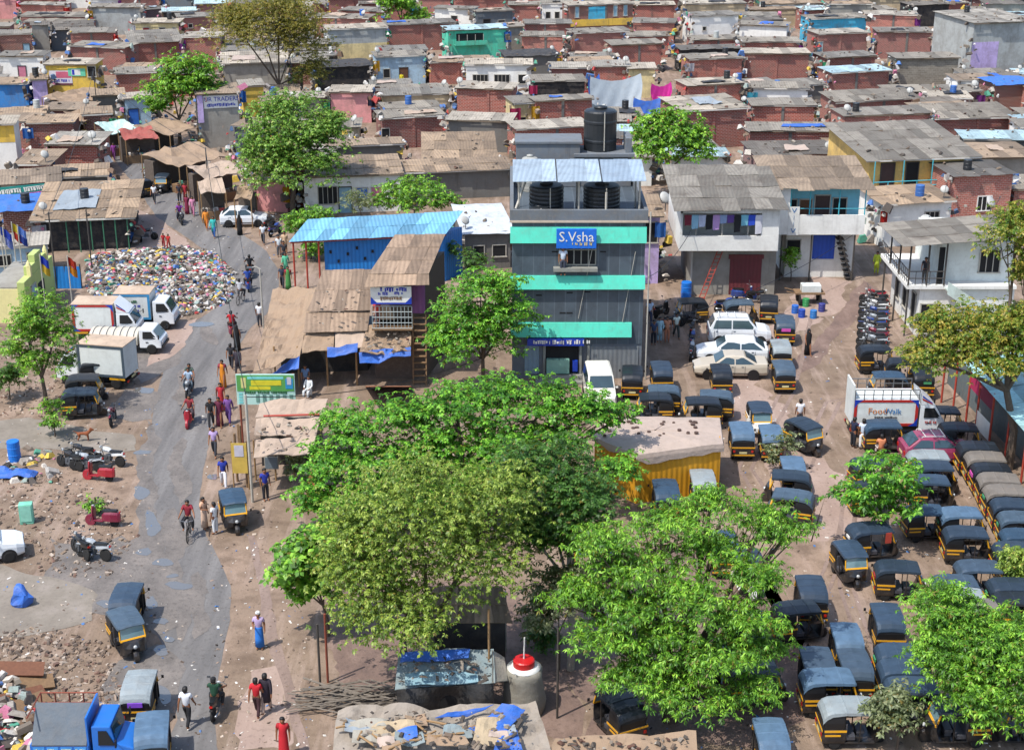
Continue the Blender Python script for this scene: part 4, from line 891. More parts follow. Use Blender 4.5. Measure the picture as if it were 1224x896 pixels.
def sheet_roof(parent, w, D, z, m, ov=.3, sh=1.05, seed=0, droop=.0, name='roof'):
    """z(x, y): height; loose sheets laid side by side"""
    r = random.Random(seed); b = MB(); x0, x1, y0, y1 = -ov, w + ov, -ov, D + ov * .4
    nx = max(1, int((x1 - x0) / sh)); ny = max(1, round((y1 - y0) / 2.6))
    for i in range(nx):
        for j in range(ny):
            xa = x0 + (x1 - x0) * i / nx - .03; xb = x0 + (x1 - x0) * (i + 1) / nx + .03; ya = y0 + (y1 - y0) * j / ny - (r.uniform(-.12, .3) if j == 0 else .08); yb = y0 + (y1 - y0) * (j + 1) / ny
            dz = .03 + (i % 2) * .016 + (ny - 1 - j) * 0 + j * .022 + r.uniform(0, .012); q = [Vector((x, y, z(x, y) + .03 + dz + .07 * noise.noise(Vector((x * .5, y * .6, seed))) + r.uniform(-.015, .03))) for x, y in ((xa, ya), (xb, ya), (xb, yb), (xa, yb))]
            vs = q + [p - Vector((0, 0, .022)) for p in q]
            b.add(vs, [(0, 1, 2, 3), (7, 6, 5, 4), (0, 4, 5, 1), (1, 5, 6, 2), (2, 6, 7, 3), (3, 7, 4, 0)])
    return b.build(name, m, parent)
for i, q in enumerate(HS):
    w, D, h, sl, tl = q['w'], q['D'], q['h'], q['sl'], q['tl']
    zf = lambda x, y: h + sl * y + tl * x
    auto = q['lab'] is None
    base = q['lab'] or '%s house with %s roof' % (WN[q['wall']], ROOF[q['roof']][2])
    nm = {'brick': 'brick_house', 'brickp': 'brick_house', 'brickd': 'brick_house', 'purple': 'brick_house', 'black': 'tarp_hut'}.get(q['wall'], 'plaster_house')
    t = thing(nm, base, 'house', q['a'], q['ang'], 'houses packed together beyond the square', auto)
    q['obj'] = t
    b = MB(); b.add([(0, 0, 0), (w, 0, 0), (w, D, 0), (0, D, 0), (0, 0, h), (w, 0, zf(w, 0)), (w, D, zf(w, D)), (0, D, zf(0, D))], [(3, 2, 1, 0), (4, 5, 6, 7), (0, 1, 5, 4), (1, 2, 6, 5), (2, 3, 7, 6), (3, 0, 4, 7)])
    b.build('wall', wm(q['wall']), t)
    if q['roof'] in 'bsu':
        P = lambda u, v: (-.3 + u * (w + .6), -.35 + v * (D + .5), zf(0, v * D) + .12 + .16 * noise.noise(Vector((u * w * .9, v * D * .8, i))) - (.16 if v == 0 else 0))
        b = MB(); b.sheetgrid(P, max(3, int(w / .5)), max(3, int(D / .6)), .03); b.build('roof', rm(q['roof']), t)
    else: sheet_roof(t, w, D, zf, rm(q['roof']), q['ov'], seed=i)
    if q['roof'] in 'gwtc': b = MB(); b.box((w / 2, -q['ov'] - .02, h - q['ov'] * sl - .03), (w + 2 * q['ov'] - .1, .05, .13), ry=R(rf.uniform(-.5, .5))); b.build('eave_board', EAVE[i % 3], t)
    if q['wall'].startswith('brick') and w > 5.5:
        b = MB(); b.box((w * rf.uniform(.42, .58), -.03, h / 2 - .02), (.28, .1, h - .06)); b.build('pillar', wm('dgrey' if rf.random() < .5 else q['wall']), t)
    for k in q['wins']:
        kind, xf, z, ww, hh = k[:5]; pn = k[5] if len(k) > 5 else None
        if kind == 'd': door(t, xf * w, z, ww, hh, pn)
        else: window(t, xf * w, z, ww, hh, pn, kind == 'W')
    if q['land']: c = proj(q['a'] + q['u'] * w / 2 + Vector((0, 0, h * .8))); land(q['land'], c[0], c[1])
def house_at(px, py):
    return min((q for q in HS if not q['fill']), key=lambda q: (q['px'][0] - px) ** 2 + (q['px'][1] - py) ** 2)
# lower cream band, lavender patch, posters and other paint on particular walls
def band(q, x0, x1, z0, z1, m, name, y=-.012, d=.02):
    b = MB(); b.span((x0 * q['w'], y - d / 2, z0), (x1 * q['w'], y + d / 2, z1)); return b.build(name, m, q['obj'])
q = house_at(396, 31); band(q, 0, 1, 0, 2.2, wm('cream'), 'painted_wall')
q = house_at(-14, 148); band(q, 0, 1, 2.7, 4.3, wm('yellow'), 'yellow_wall')
q = house_at(1165, 25); band(q, 0, .45, .2, 5.2, wm('lav'), 'painted_patch')
q = house_at(685, 3); band(q, 0, 1, 1.3, 2.3, wm('yellow'), 'yellow_band', -.05, .1); band(q, .3, .58, 2.2, 4.1, wm('cyan'), 'blue_panel', -.03, .05)
q = house_at(236, 110)
band(q, -.02, .12, 2.6, 5.3, wm('lav'), 'pillar', -.1, .2)
b = MB(); b.span((.14 * q['w'], -.08, 3.95), (.98 * q['w'], -.03, 5.2)); sb = b.build('signboard', WHITEP, q['obj'])
INK = mat('ink_blue', '2336b4', .6); INKR = mat('ink_red', 'c23a38', .6)
letters('UR TRADERS', .62, INK, sb, (.58 * q['w'], -.10, 4.82), 0, .95); letters('S', .6, INKR, sb, (.2 * q['w'], -.10, 4.8)); o = scribble(.72 * q['w'], .32, 20, 3).build('lettering', INK, sb, loc=(.57 * q['w'], -.09, 4.25))
q = house_at(54, 77)
b = MB(); b.span((.06 * q['w'], -.05, 2.7), (.52 * q['w'], -.02, 4.3)); po = b.build('poster', mat('poster_white', 'dcd6dc', .7), q['obj']); b = MB(); b.span((.2 * q['w'], -.06, 3.5), (.5 * q['w'], -.052, 4.2)); b.build('poster_picture', mat('poster_pink', 'd0647c', .7), po); b = MB(); b.span((.07 * q['w'], -.06, 2.72), (.52 * q['w'], -.052, 2.9)); b.build('poster_stripe', mat('poster_maroon', '6a2430', .7), po); scribble(.4 * q['w'], .3, 10, 6).build('lettering', INK, po, loc=(.29 * q['w'], -.06, 3.2))
b = MB(); b.span((.45 * q['w'], -.07, 3.7), (.8 * q['w'], -.055, 4.55)); po = b.build('poster', mat('poster_green', '6fd0a8', .7), q['obj']); b = MB(); b.span((.52 * q['w'], -.08, 3.8), (.7 * q['w'], -.072, 4.45)); b.build('poster_picture', WHITEP, po); b = MB(); b.span((.53 * q['w'], -.09, 3.85), (.58 * q['w'], -.082, 4.4)); b.build('poster_picture', INK, po)
q = house_at(537, 33); b = MB(); b.span((.14 * q['w'], -.06, 2.4), (.6 * q['w'], -.02, 3.7)); op = b.build('balcony_opening', DARK, q['obj']); b = MB(); b.box((.37 * q['w'], -.5, 2.3), (.55 * q['w'], .9, .1)); b.box((.37 * q['w'], -.93, 2.6), (.55 * q['w'], .05, .5)); b.build('balcony', wm('teal'), q['obj']); b = MB()
for k in range(4): b.box(((.16 + .14 * k) * q['w'], -.9, 3.1), (.06, .06, 1.1))
b.build('balcony_rail', FRAME, q['obj'])
q = house_at(1040, 185); CY = mat('rail_cyan', '48b4c4', .6); b = MB()
for z in (3.3, 2.9): b.tube([(.0, -1.1, z), (q['w'] * .7, -1.1, z)], .045, 5)
for k in range(6): b.tube([(q['w'] * .7 * k / 5, -1.1, 2.2), (q['w'] * .7 * k / 5, -1.1, 5.0 if k % 2 == 0 else 3.3)], .045, 5)
b.build('balcony_railing', CY, q['obj']); b = MB(); b.box((q['w'] * .35, -.55, 2.2), (q['w'] * .72, 1.2, .12)); b.build('balcony', wm('beige'), q['obj'])
q = house_at(48, 257)
for k in range(6):
    b = MB(); b.tube([(q['w'] * (.3 + .14 * k), -.6, 0), (q['w'] * (.3 + .14 * k), -.6, 2.6)], .05, 5); b.build('post', mat('post_green', '3c7a5a', .7), q['obj'])
# ================= buildings with a shape of their own =================
V3 = Vector
def quad_sheet(m_, parent, name, c, nu=8, nv=6, th=.03, sag=0, nz=0, seed=0, edge=0):
    """thick sheet over four corners (front left, front right, back right, back left)"""
    c = [V3(q) for q in c]
    def P(u, v):
        p = c[0].lerp(c[1], u).lerp(c[3].lerp(c[2], u), v)
        p.z += nz * noise.noise(V3((p.x * .9 + seed, p.y * .9, 0))) + nz * .5 * noise.noise(V3((p.x * 2.7, p.y * 2.7, seed))) - sag * 4 * u * (1 - u) * v * (1 - v) * 4 - edge * max(0, abs(u - .5) * 2 - .8) * 5 - edge * max(0, .12 - v) * 8
        return p
    b = MB(); b.sheetgrid(P, nu, nv, th); return b.build(name, m_, parent)
def sheets4(m_, parent, name, c, nx, ny, seed=0):
    """corrugated sheets laid over four corners"""
    c = [V3(q) for q in c]; r = random.Random(seed); b = MB()
    for i in range(nx):
        for j in range(ny):
            q = []
            for u, v in ((i - .02, j - .03), (i + 1.02, j - .03), (i + 1.02, j + 1.03), (i - .02, j + 1.03)):
                u = u / nx; v = v / ny; p = c[0].lerp(c[1], u).lerp(c[3].lerp(c[2], u), v); p.z += .02 + (i % 2) * .015 + j * .02 + r.uniform(-.012, .015); q.append(p)
            b.add(q + [p - V3((0, 0, .02)) for p in q], [(0, 1, 2, 3), (7, 6, 5, 4), (0, 4, 5, 1), (1, 5, 6, 2), (2, 6, 7, 3), (3, 7, 4, 0)])
    return b.build(name, m_, parent)
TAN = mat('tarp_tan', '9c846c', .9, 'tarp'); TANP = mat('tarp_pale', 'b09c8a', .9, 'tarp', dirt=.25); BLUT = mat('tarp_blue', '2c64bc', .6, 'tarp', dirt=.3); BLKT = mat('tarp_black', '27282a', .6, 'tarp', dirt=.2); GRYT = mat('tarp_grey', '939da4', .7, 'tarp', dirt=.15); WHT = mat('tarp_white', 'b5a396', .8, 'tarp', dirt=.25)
def post(t, a, b, r=.05, m=None, name='post'): q = MB(); q.tube([a, b], r, 6); return q.build(name, m or BAMB, t)
# --- the dark building with turquoise bands
A0, A1 = at(612, 452), at(766, 452); BY = A0.y; BW = A1.x - A0.x; BD = 11.0
zz = lambda py: onY(690, py, BY).z
t = thing('commercial_building', 'three storey dark grey building with three turquoise bands and a blue sign', 'building', A0); land('building with turquoise bands', 690, 350)
ZR = zz(265); CL = NT('dark_cladding'); w_ = CL.new('ShaderNodeTexBrick', Scale=1.0)
for kk, v in (('Brick Width', .62), ('Row Height', 9.0), ('Mortar Size', .025), ('Bias', -.2)): w_.inputs[kk].default_value = v
w_.offset = 0; CL.l(CL.new('ShaderNodeTexCoord').outputs['UV'], w_.inputs['Vector']); w_.inputs['Color1'].default_value = hexc('55616b', .8); w_.inputs['Color2'].default_value = hexc('485058', .8); w_.inputs['Mortar'].default_value = hexc('66717a', .8)
f_ = CL.noise(CL.pos(), 1.1, 7, .7); CL.l(CL.mix(CL.ramp(f_, [(.45, g(0)), (.7, g(.5))]), w_.outputs['Color'], hexc('2e3238', .8)), CL.b.inputs['Base Color']); CL.b.inputs['Roughness'].default_value = .45; MATS['dark_cladding'] = CL.m
TEALB = mat('band_teal', '50d4b8', .6, 'plaster', dirt=.2); CONC = mat('concrete_dark', '6c747c', .85, 'plaster'); SHUT = mat('shutter_grey', '82878a', .5, 'sheet', dirt=.15); BLUES = mat('sign_blue', '1f6fd8', .4); DKBLUE = mat('fascia_blue', '1a3fae', .4); STUF = mat('steel_window', '8f8f86', .6)
b = MB(); b.span((0, 0, zz(411)), (BW, BD, ZR)); b.build('wall', CL.m, t)
b = MB(); b.span((0, .05, 0), (BW, BD, zz(411) - .003)); gf = b.build('ground_floor', CONC, t)
for z0, z1, x1 in ((zz(289), zz(271), BW + .05), (zz(344), zz(329), BW + .05), (zz(401), zz(385), BW * .915)):
    b = MB(); b.add([(-.1, -.32, z0), (x1, -.32, z0), (x1, -.12, z1), (-.1, -.12, z1), (-.1, .02, z0 - .05), (x1, .02, z0 - .05), (x1, .02, z1), (-.1, .02, z1)], [(0, 1, 2, 3), (7, 6, 5, 4), (0, 4, 5, 1), (1, 5, 6, 2), (2, 6, 7, 3), (3, 7, 4, 0)]); b.build('turquoise_band', TEALB, t)
b = MB()
for q in ((-.12, -.12, BW + .12, .08), (-.12, BD - .12, BW + .12, BD + .1), (-.12, .08, .1, BD - .12), (BW - .1, .08, BW + .12, BD - .12)): b.span((q[0], q[1], ZR), (q[2], q[3], ZR + .72))
b.build('parapet', CONC, t, bev=.02)
b = MB(); b.span((-.14, -.16, ZR - .02), (BW + .14, -.1, ZR + .10)); b.build('ledge', mat('ledge_beige', 'c9b8a4', .8), t)
xf = lambda px: (px - 612) / 154 * BW
b = MB(); b.span((xf(663), -.55, zz(294)), (xf(709), -.38, zz(271))); sg = b.build('signboard', BLUES, t, bev=.02)
letters('S.Vsha', .82, WHITEP, sg, (xf(686), -.57, zz(280.5)), 0, .95); scribble(1.2, .2, 8, 8).build('lettering', mat('ink_gold', 'd8c890', .5), sg, loc=(xf(693), -.57, zz(288.5)))
b = MB(); b.span((xf(667), -.02, zz(316)), (xf(709), .06, zz(296))); wf_ = b.build('window_opening', DARK, t); b = MB()
for k in range(6): b.box((xf(667) + (xf(709) - xf(667)) * k / 5, -.05, (zz(316) + zz(296)) / 2), (.07, .06, zz(296) - zz(316)))
for z in (zz(298), zz(316)): b.box(((xf(667) + xf(709)) / 2, -.05, z), (xf(709) - xf(667), .08, .07))
b.build('window_frame', STUF, wf_)
b = MB(); b.span((xf(660), -.5, zz(322)), (xf(711), -.03, zz(318))); b.build('window_ledge', mat('ledge_grey', '8d8f88', .9, 'plaster'), t)
for px in ((640, 352), (668, 373), (676, 373), (658, 300), (714, 300), (676, 349), (697, 348)):
    b = MB(); b.span((xf(px[0]), -.02, zz(px[1] + 1.5)), (xf(px[0] + 7), .01, zz(px[1]))); b.build('vent_slot', DARK, t)
b = MB(); b.span((xf(630), -.35, zz(411)), (xf(697), -.1, zz(402.5))); fs = b.build('fascia_sign', DKBLUE, t); scribble(2.4, .26, 14, 31).build('lettering', WHITEP, fs, loc=(xf(680), -.37, zz(406.5))); scribble(.8, .22, 8, 5).build('lettering', WHITEP, fs, loc=(xf(645), -.37, zz(406.5)))
b = MB(); b.span((xf(651), .02, .35), (xf(691), .08, zz(412))); sh = b.build('shop_opening', DARK, t); b = MB(); b.span((xf(653), -.3, .4), (xf(680), .01, zz(428))); b.build('counter', mat('counter_green', '86b4a4', .3), sh); b = MB(); b.span((xf(684), -.2, .5), (xf(690), .01, zz(430))); b.build('blue_box', DKBLUE, sh)
b = MB(); b.span((xf(627), .0, .3), (xf(644), .04, zz(413))); b.build('shutter', mat('shutter_blue', '7f97a8', .6, 'sheet', dirt=.1), t); b = MB(); b.span((xf(704), .0, 0), (xf(762), .04, zz(414))); b.build('shutter', SHUT, t)
for px in (649, 692, 701): b = MB(); b.span((xf(px), -.1, 0), (xf(px) + .14, .04, zz(412))); b.build('pillar', mat('ledge_grey', '8d8f88'), t)
b = MB(); b.span((xf(640), -1.1, 0), (xf(697), -.12, .16)); b.span((xf(645), -.7, .16), (xf(697), -.12, .32)); b.build('step', mat('ledge_grey', '8d8f88'), t)
for x0, y0, x1, y1 in ((706, 290, 690, 380), (755, 300, 742, 384)): post(t, (xf(x0), -.1, zz(y0)), (xf(x1), -.1, zz(y1)), .02, FRAME, 'cable')
post(t, (BW + .25, -.15, 0), (BW + .25, -.15, ZR + .6), .05, FRAME, 'drain_pipe')
# rooftop
def loc(px, py, z): return at(px, py, z) - A0
TZ = ZR + .02
b = MB(); bx = loc(624, 232, TZ); y_b = BD - 2.6
b.span((.25, y_b, TZ), (BW * .55, BD - .2, TZ + 2.7)); b.span((BW * .55, y_b + .1, TZ), (BW * .97, BD - .2, TZ + 1.9)); b.span((.18, y_b - .1, TZ + 2.7), (BW * .57, BD - .15, TZ + 2.85)); b.span((BW * .5, y_b - .2, TZ + 1.9), (BW * .99, BD - .12, TZ + 2.1)); b.span((BW * .92, y_b + .2, TZ + 2.1), (BW * .97, BD - .3, TZ + 3.0)); b.build('stair_head', CONC, t, bev=.02)
fr = .55; zc0, zc1 = TZ + 2.3, TZ + 2.75
for x in (.4, BW * .5, BW - .35):
    post(t, (x, fr, TZ), (x, fr, zc0), .06, FRAME); post(t, (x, fr + 2.8, TZ), (x, fr + 2.8, zc1 - .1), .06, FRAME)
PB = mat('panel_blue', '9fb0bf', .35, 'sheet', dirt=.2)
for k in range(3): sheets4(PB, t, 'roof_panel', [(BW * k / 3 + .06, fr - .5, zc0), (BW * (k + 1) / 3 - .06, fr - .5, zc0 + .05), (BW * (k + 1) / 3 - .06, fr + 3.0, zc1), (BW * k / 3 + .06, fr + 3.0, zc1)], 3, 1, k)
post(t, (BW * .7, .02, ZR + .2), (BW * .7, .02, ZR + 1.7), .07, FRAME)
for x0, x1 in ((.2, 1.1),): post(t, (x0, .15, ZR + .7), (x1, fr + 2.4, zc0 + .2), .07, FRAME, 'brace')
TKB = mat('tank_black', '23272b', .45, 'plain'); TKG = mat('tank_grey', 'a9aaa4', .6, 'plain')
def tank(p, r, h, m, label, ribs=7, name='water_tank'):
    o = thing(name, label, 'water tank', p); b = MB(); pr = [(.02, 0), (r, 0)]
    for i in range(ribs): z = h * .92 * (i + .5) / ribs; pr += [(r, z - h * .05), (r * 1.025, z - h * .02), (r * 1.025, z + h * .02), (r, z + h * .05)]
    pr += [(r, h * .93), (r * .9, h * .965), (r * .38, h)]; b.lathe(pr + [(.01, h)], 24); b.build('tank_body', m, o, smooth=False)
    c = MB(); c.lathe([(r * .4, h), (r * .4, h * 1.05), (.01, h * 1.07)], 16); c.build('lid', m, o, smooth=True)
    q = MB(); q.tube([(r * .2, -r * 1.02, h * .98), (r * .2, -r * 1.04, .1)], .035, 6); q.build('pipe', FRAME, o); return o
tank(A0 + V3((BW * .72, BD - 1.3, TZ + 2.1)), 1.02, 2.55, TKB, 'large black water tank on the topmost rooftop slab', 2); land('big rooftop tank', 726, 145)
tank(A0 + V3((2.0, 1.9, TZ)), .98, 1.75, TKB, 'black water tank on the left beneath the pale blue rooftop panels'); tank(A0 + V3((5.2, 1.9, TZ)), 1.05, 1.75, TKB, 'black water tank on the right beneath the pale blue rooftop panels')
tank(A0 + V3((1.55, .62, TZ)), .55, .75, TKB, 'small squat black tank at the front of the banded roof'); tank(A0 + V3((1.1, y_b - .9, TZ)), .5, 2.1, TKG, 'pale grey ribbed tank before the rooftop stair room', 5)
# --- blue shed with the long blue roof
C = [at(346, 289, 3.6), at(533, 280, 3.6), at(553, 253, 4.5), at(368, 263, 4.5)]
t = thing('blue_shed', 'blue corrugated shed with one long sloping pale blue roof', 'shed', (C[0].x, C[0].y, 0)); O = V3((C[0].x, C[0].y, 0)); land('blue shed', 450, 275)
SHB = mat('sheet_blue_pale', '6ba6cc', .5, 'sheet', dirt=.12); SHW = mat('sheet_blue', '1f86d8', .55, 'sheet', dirt=.12)
sheets4(SHB, t, 'roof', [c - O for c in C], 12, 2, 5)
w0, w1 = C[0].lerp(C[1], .21), C[0].lerp(C[1], .99); d_ = V3((.05, 1, 0)); w2, w3 = C[1].lerp(C[2], .96), C[0].lerp(C[3], .96); w3 = w3.lerp(w2, .16)
pl_ = [((q - O).x, (q - O).y + (.5 if i < 2 else -.3)) for i, q in enumerate((w0, w1, w2, w3))]; b = MB(); b.prism(pl_, 0, 3.5); b.build('wall', SHW, t)
for u in (.01, .09, .17): p = C[0].lerp(C[1], u) - O; post(t, (p.x + .1, p.y + .25, 0), (p.x + .1, p.y + .25, 3.6), .07, REDP)
b = MB(); p0, p1 = C[0] - O, C[1] - O; b.tube([(p0.x, p0.y + .2, 3.5), (p1.x, p1.y + .2, 3.5)], .07, 5); b.build('beam', REDP, t)
for u, z in ((.25, 2.6), (.3, 1.9), (.36, 2.4), (.42, 2.8), (.47, 2.0), (.52, 2.5)):
    p = w0.lerp(w1, (u - .21) / .78) - O; b = MB(); b.box((p.x, p.y + .47, z), (.16, .04, .22)); b.build('vent_slot', DARK, t)
# --- brown two storey shop in front of it
YB = at(480, 452).y; zb = lambda py: onY(480, py, YB).z; X = lambda px: onY(px, 400, YB).x
t = thing('brown_shop', 'two storey brown sheet shop with a blue white banner and a side ladder', 'shop', (X(447), YB, 0)); O = V3((X(447), YB, 0)); land('brown two storey shop', 480, 345)
wd = X(509) - X(447); ze = zb(326); BR = mat('sheet_brown', '9a8470', .85, 'sheet', dirt=.3)
bk0, bk1 = at(472, 282, ze + .9) - O, at(532, 281, ze + .9) - O
sheets4(BR, t, 'roof', [(-.15, -.2, ze), (wd + .25, -.2, ze), bk1, bk0], 5, 3, 8)
sheets4(BR, t, 'awning', [(-.35, -1.0, ze - .55), (wd + .3, -1.0, ze - .4), (wd + .25, -.22, ze - .03), (-.15, -.22, ze - .03)], 5, 1, 9)
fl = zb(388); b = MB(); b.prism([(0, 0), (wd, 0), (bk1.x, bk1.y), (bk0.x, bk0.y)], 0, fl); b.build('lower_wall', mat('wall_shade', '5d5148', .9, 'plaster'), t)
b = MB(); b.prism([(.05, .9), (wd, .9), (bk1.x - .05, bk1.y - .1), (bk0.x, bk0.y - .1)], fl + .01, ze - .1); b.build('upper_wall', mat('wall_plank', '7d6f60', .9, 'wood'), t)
b = MB(); b.span((X(493) - O.x, -.05, zb(374)), (wd - .02, .8, zb(338))); b.build('purple_panel', mat('panel_purple', '8a5088', .7, 'sheet', dirt=.15), t)
b = MB(); b.span((-.05, -.7, fl - .12), (X(494) - O.x, .9, fl)); b.build('balcony_floor', WOOD, t)
b = MB(); xe = X(494) - O.x
for k in range(12): b.tube([(xe * k / 11, -.65, fl), (xe * k / 11, -.65, zb(362))], .018, 4)
for k in range(5): b.tube([(0, -.65, fl + (zb(362) - fl) * k / 4), (xe, -.65, fl + (zb(362) - fl) * k / 4)], .022, 4)
b.build('balcony_rail', mat('rail_pale', 'a9b4b4', .6), t)
b = MB(); b.span((-.05, -.72, zb(359)), (xe, -.67, zb(338))); bn = b.build('banner', WHITEP, t); b = MB(); h_ = zb(338) - zb(359); b.add([(-.05, -.735, zb(359)), (xe, -.735, zb(359)), (xe, -.735, zb(350)), (xe - .35, -.735, zb(357)), (.3, -.735, zb(357)), (-.05, -.735, zb(350))], [(0, 1, 2, 3, 4, 5)]); b.build('banner_border', DKBLUE, bn)
scribble(1.5, .26, 8, 12).build('lettering', INK, bn, loc=(xe * .55, -.74, zb(341.5))); scribble(.6, .2, 4, 13).build('lettering', INK, bn, loc=(xe * .3, -.74, zb(346.5))); scribble(.6, .2, 4, 14).build('lettering', INK, bn, loc=(xe * .7, -.74, zb(346))); scribble(1.3, .2, 9, 15).build('lettering', mat('ink_brown', '7a5a3a'), bn, loc=(xe * .5, -.74, zb(352)))
b = MB(); xl = X(502) - O.x
for s in (-.38, .38): b.tube([(xl + s, -1.1, 0), (xl + s, -.1, zb(375))], .05, 5)
for k in range(11): u = (k + .5) / 11; b.box((xl, -1.1 + u * 1.0, u * zb(375)), (.76, .2, .05))
b.build('ladder', WOOD, t)
# --- brown sheet lean-to and tarps left of the shop
t = thing('lean_to_stall', 'dark lean to stall under brown sheets and tan tarps left of the two storey shop', 'stall', at(365, 460)); O = at(365, 460); land('stall under tan tarps', 375, 400)
L_ = lambda px, py, z: at(px, py, z) - O
sheets4(BR, t, 'roof', [L_(368, 371, 3.9), L_(442, 370, 3.9), L_(447, 323, 4.9), L_(386, 324, 4.9)], 5, 2, 3)
sheets4(BR, t, 'roof', [L_(363, 397, 3.1), L_(439, 395, 3.1), L_(442, 372, 3.75), L_(366, 374, 3.75)], 5, 1, 4)
quad_sheet(TAN, t, 'awning', [L_(303, 446, 1.9), L_(358, 424, 2.5), L_(378, 344, 3.7), L_(326, 347, 2.9)], 14, 16, .03, .35, .3, 2)
quad_sheet(TAN, t, 'awning', [L_(357, 420, 2.5), L_(398, 416, 2.5), L_(400, 394, 3.05), L_(364, 396, 3.05)], 8, 5, .03, .2, .12, 3, .1)
quad_sheet(TANP, t, 'awning', [L_(400, 416, 2.5), L_(440, 412, 2.6), L_(439, 394, 3.05), L_(401, 394, 3.05)], 8, 5, .03, .15, .14, 4, .1)
quad_sheet(TAN, t, 'rag_roof', [L_(430, 424, 2.5), L_(491, 418, 2.5), L_(492, 384, 3.2), L_(438, 390, 3.2)], 12, 8, .04, .2, .3, 5)
for c in ([(391, 425, 2.2), (427, 423, 2.2), (428, 413, 2.62), (391, 414, 2.62)], [(430, 434, 2.1), (491, 424, 2.3), (491, 413, 2.68), (429, 420, 2.6)], [(325, 446, 1.7), (357, 440, 1.9), (358, 425, 2.45), (340, 434, 2.3)]): quad_sheet(BLUT, t, 'blue_tarp', [L_(*q) for q in c], 8, 3, .03, .1, .22, 6)
b = MB(); p = L_(330, 462, 0); q = L_(436, 458, 0); b.prism([(p.x, p.y + 2.2), (q.x, q.y + 2.2), (q.x + .5, q.y + 6), (p.x, p.y + 6)], 0, 2.2); b.build('back_wall', BLKT, t)  # black block stands for the unlit inside of the stall
for px, py in ((330, 462), (358, 462), (392, 461), (427, 460)): p = L_(px, py, 0); post(t, (p.x, p.y, 0), (p.x, p.y, 2.5), .06)
quad_sheet(mat('tarp_salmon', 'c4896a', .8, 'tarp'), t, 'side_curtain', [L_(437, 462, .05), L_(492, 462, .05), L_(491, 461, 2.3), L_(437, 461, 2.1)], 8, 5, .04, 0, 0, 3)
# --- patched stalls beside the road with the picture board
t = thing('roadside_stall', 'low roadside stall with pale layered tarps and a small blackboard', 'stall', at(340, 570)); O = at(340, 570); land('pale tarp stall by the road', 340, 525)
for c in ([(303, 546, 2.1), (373, 541, 2.2), (378, 520, 2.5), (306, 522, 2.5)], [(304, 521, 2.5), (378, 519, 2.5), (384, 499, 2.8), (306, 500, 2.8)], [(305, 499, 2.75), (384, 498, 2.75), (392, 476, 3.1), (310, 480, 3.1)]): quad_sheet(TANP, t, 'tarp_roof', [L_(*q) for q in c], 12, 5, .04, .12, .2, c[0][1] * .1)
b = MB(); p, q = L_(306, 576, 0), L_(372, 572, 0); b.prism([(p.x, p.y + 2), (q.x, q.y + 2), (q.x, q.y + 5), (p.x, p.y + 5)], 0, 2.0); b.build('back_wall', BLKT, t)  # black block colours in the shaded inside behind the front posts
for px in (306, 330, 352, 372): p = L_(px, 574, 0); post(t, (p.x, p.y, 0), (p.x, p.y, 2.2), .05)
p = L_(326, 574, 0); b = MB(); b.box((p.x, p.y - .1, 1.0), (.62, .06, .6)); bb = b.build('blackboard', mat('board_slate', '6d7a84', .6), t); b = MB(); b.box((p.x, p.y - .06, 1.0), (.7, .05, .68)); b.build('board_frame', FRAME, bb)
b = MB(); p = L_(315, 497, 2.9); q = L_(382, 495, 2.9); b.tube([p, q], .06, 5); b.build('red_pole', REDP, t)
Yp = at(300, 530).y; t = thing('picture_board', 'yellow and pale green printed board on two posts above the roadside stall', 'signboard', at(318, 530)); O = at(318, 530); land('yellow green picture board', 318, 465)
lx = lambda px: onY(px, 470, Yp).x - O.x; lz = lambda py: onY(318, py, Yp).z
b = MB(); b.span((lx(283), -.04, lz(483)), (lx(353), .04, lz(447))); bd = b.build('board', mat('board_mint', 'b8dcd0', .6, 'plain', dirt=.15), t)
def panel(x0, y0, x1, y1, m, off=-.055, nm='printed_panel'): q = MB(); q.span((lx(x0), off - .006, lz(y1)), (lx(x1), off + .006, lz(y0))); q.build(nm, m, bd)
panel(284, 448, 352, 467, mat('board_green', '5aa050', .6)); YP = mat('board_yellow', 'd8cc2c', .6); panel(301, 454, 337, 460, YP, -.068); panel(299, 461, 324, 465, YP, -.068); panel(297, 449.5, 340, 452.5, mat('board_cyan', '7fd4d0', .6), -.068); panel(289, 451, 295, 463, mat('board_yellow2', 'd8d488', .6), -.068); panel(342, 452, 351, 464, mat('board_blue', '3090c0', .6), -.068); panel(344, 450, 349, 459, mat('board_face', 'c8c4d0', .6), -.08)
for k in range(6): panel(306 + k * 8, 471, 310 + k * 8, 480, mat('board_figure', '6f9a8c', .6), -.055)
for k in range(4): panel(285.5, 469 + k * 3.4, 290, 471 + k * 3.4, mat('board_cyan', '7fd4d0'), -.055)
scribble(2.2, .16, 10, 17).build('lettering', mat('ink_green', '2c6a34'), bd, loc=((lx(283) + lx(353)) / 2, -.06, lz(468.5)))
for px in (286, 351): post(t, (lx(px), .08, 0), (lx(px), .08, lz(447)), .06, RUST)
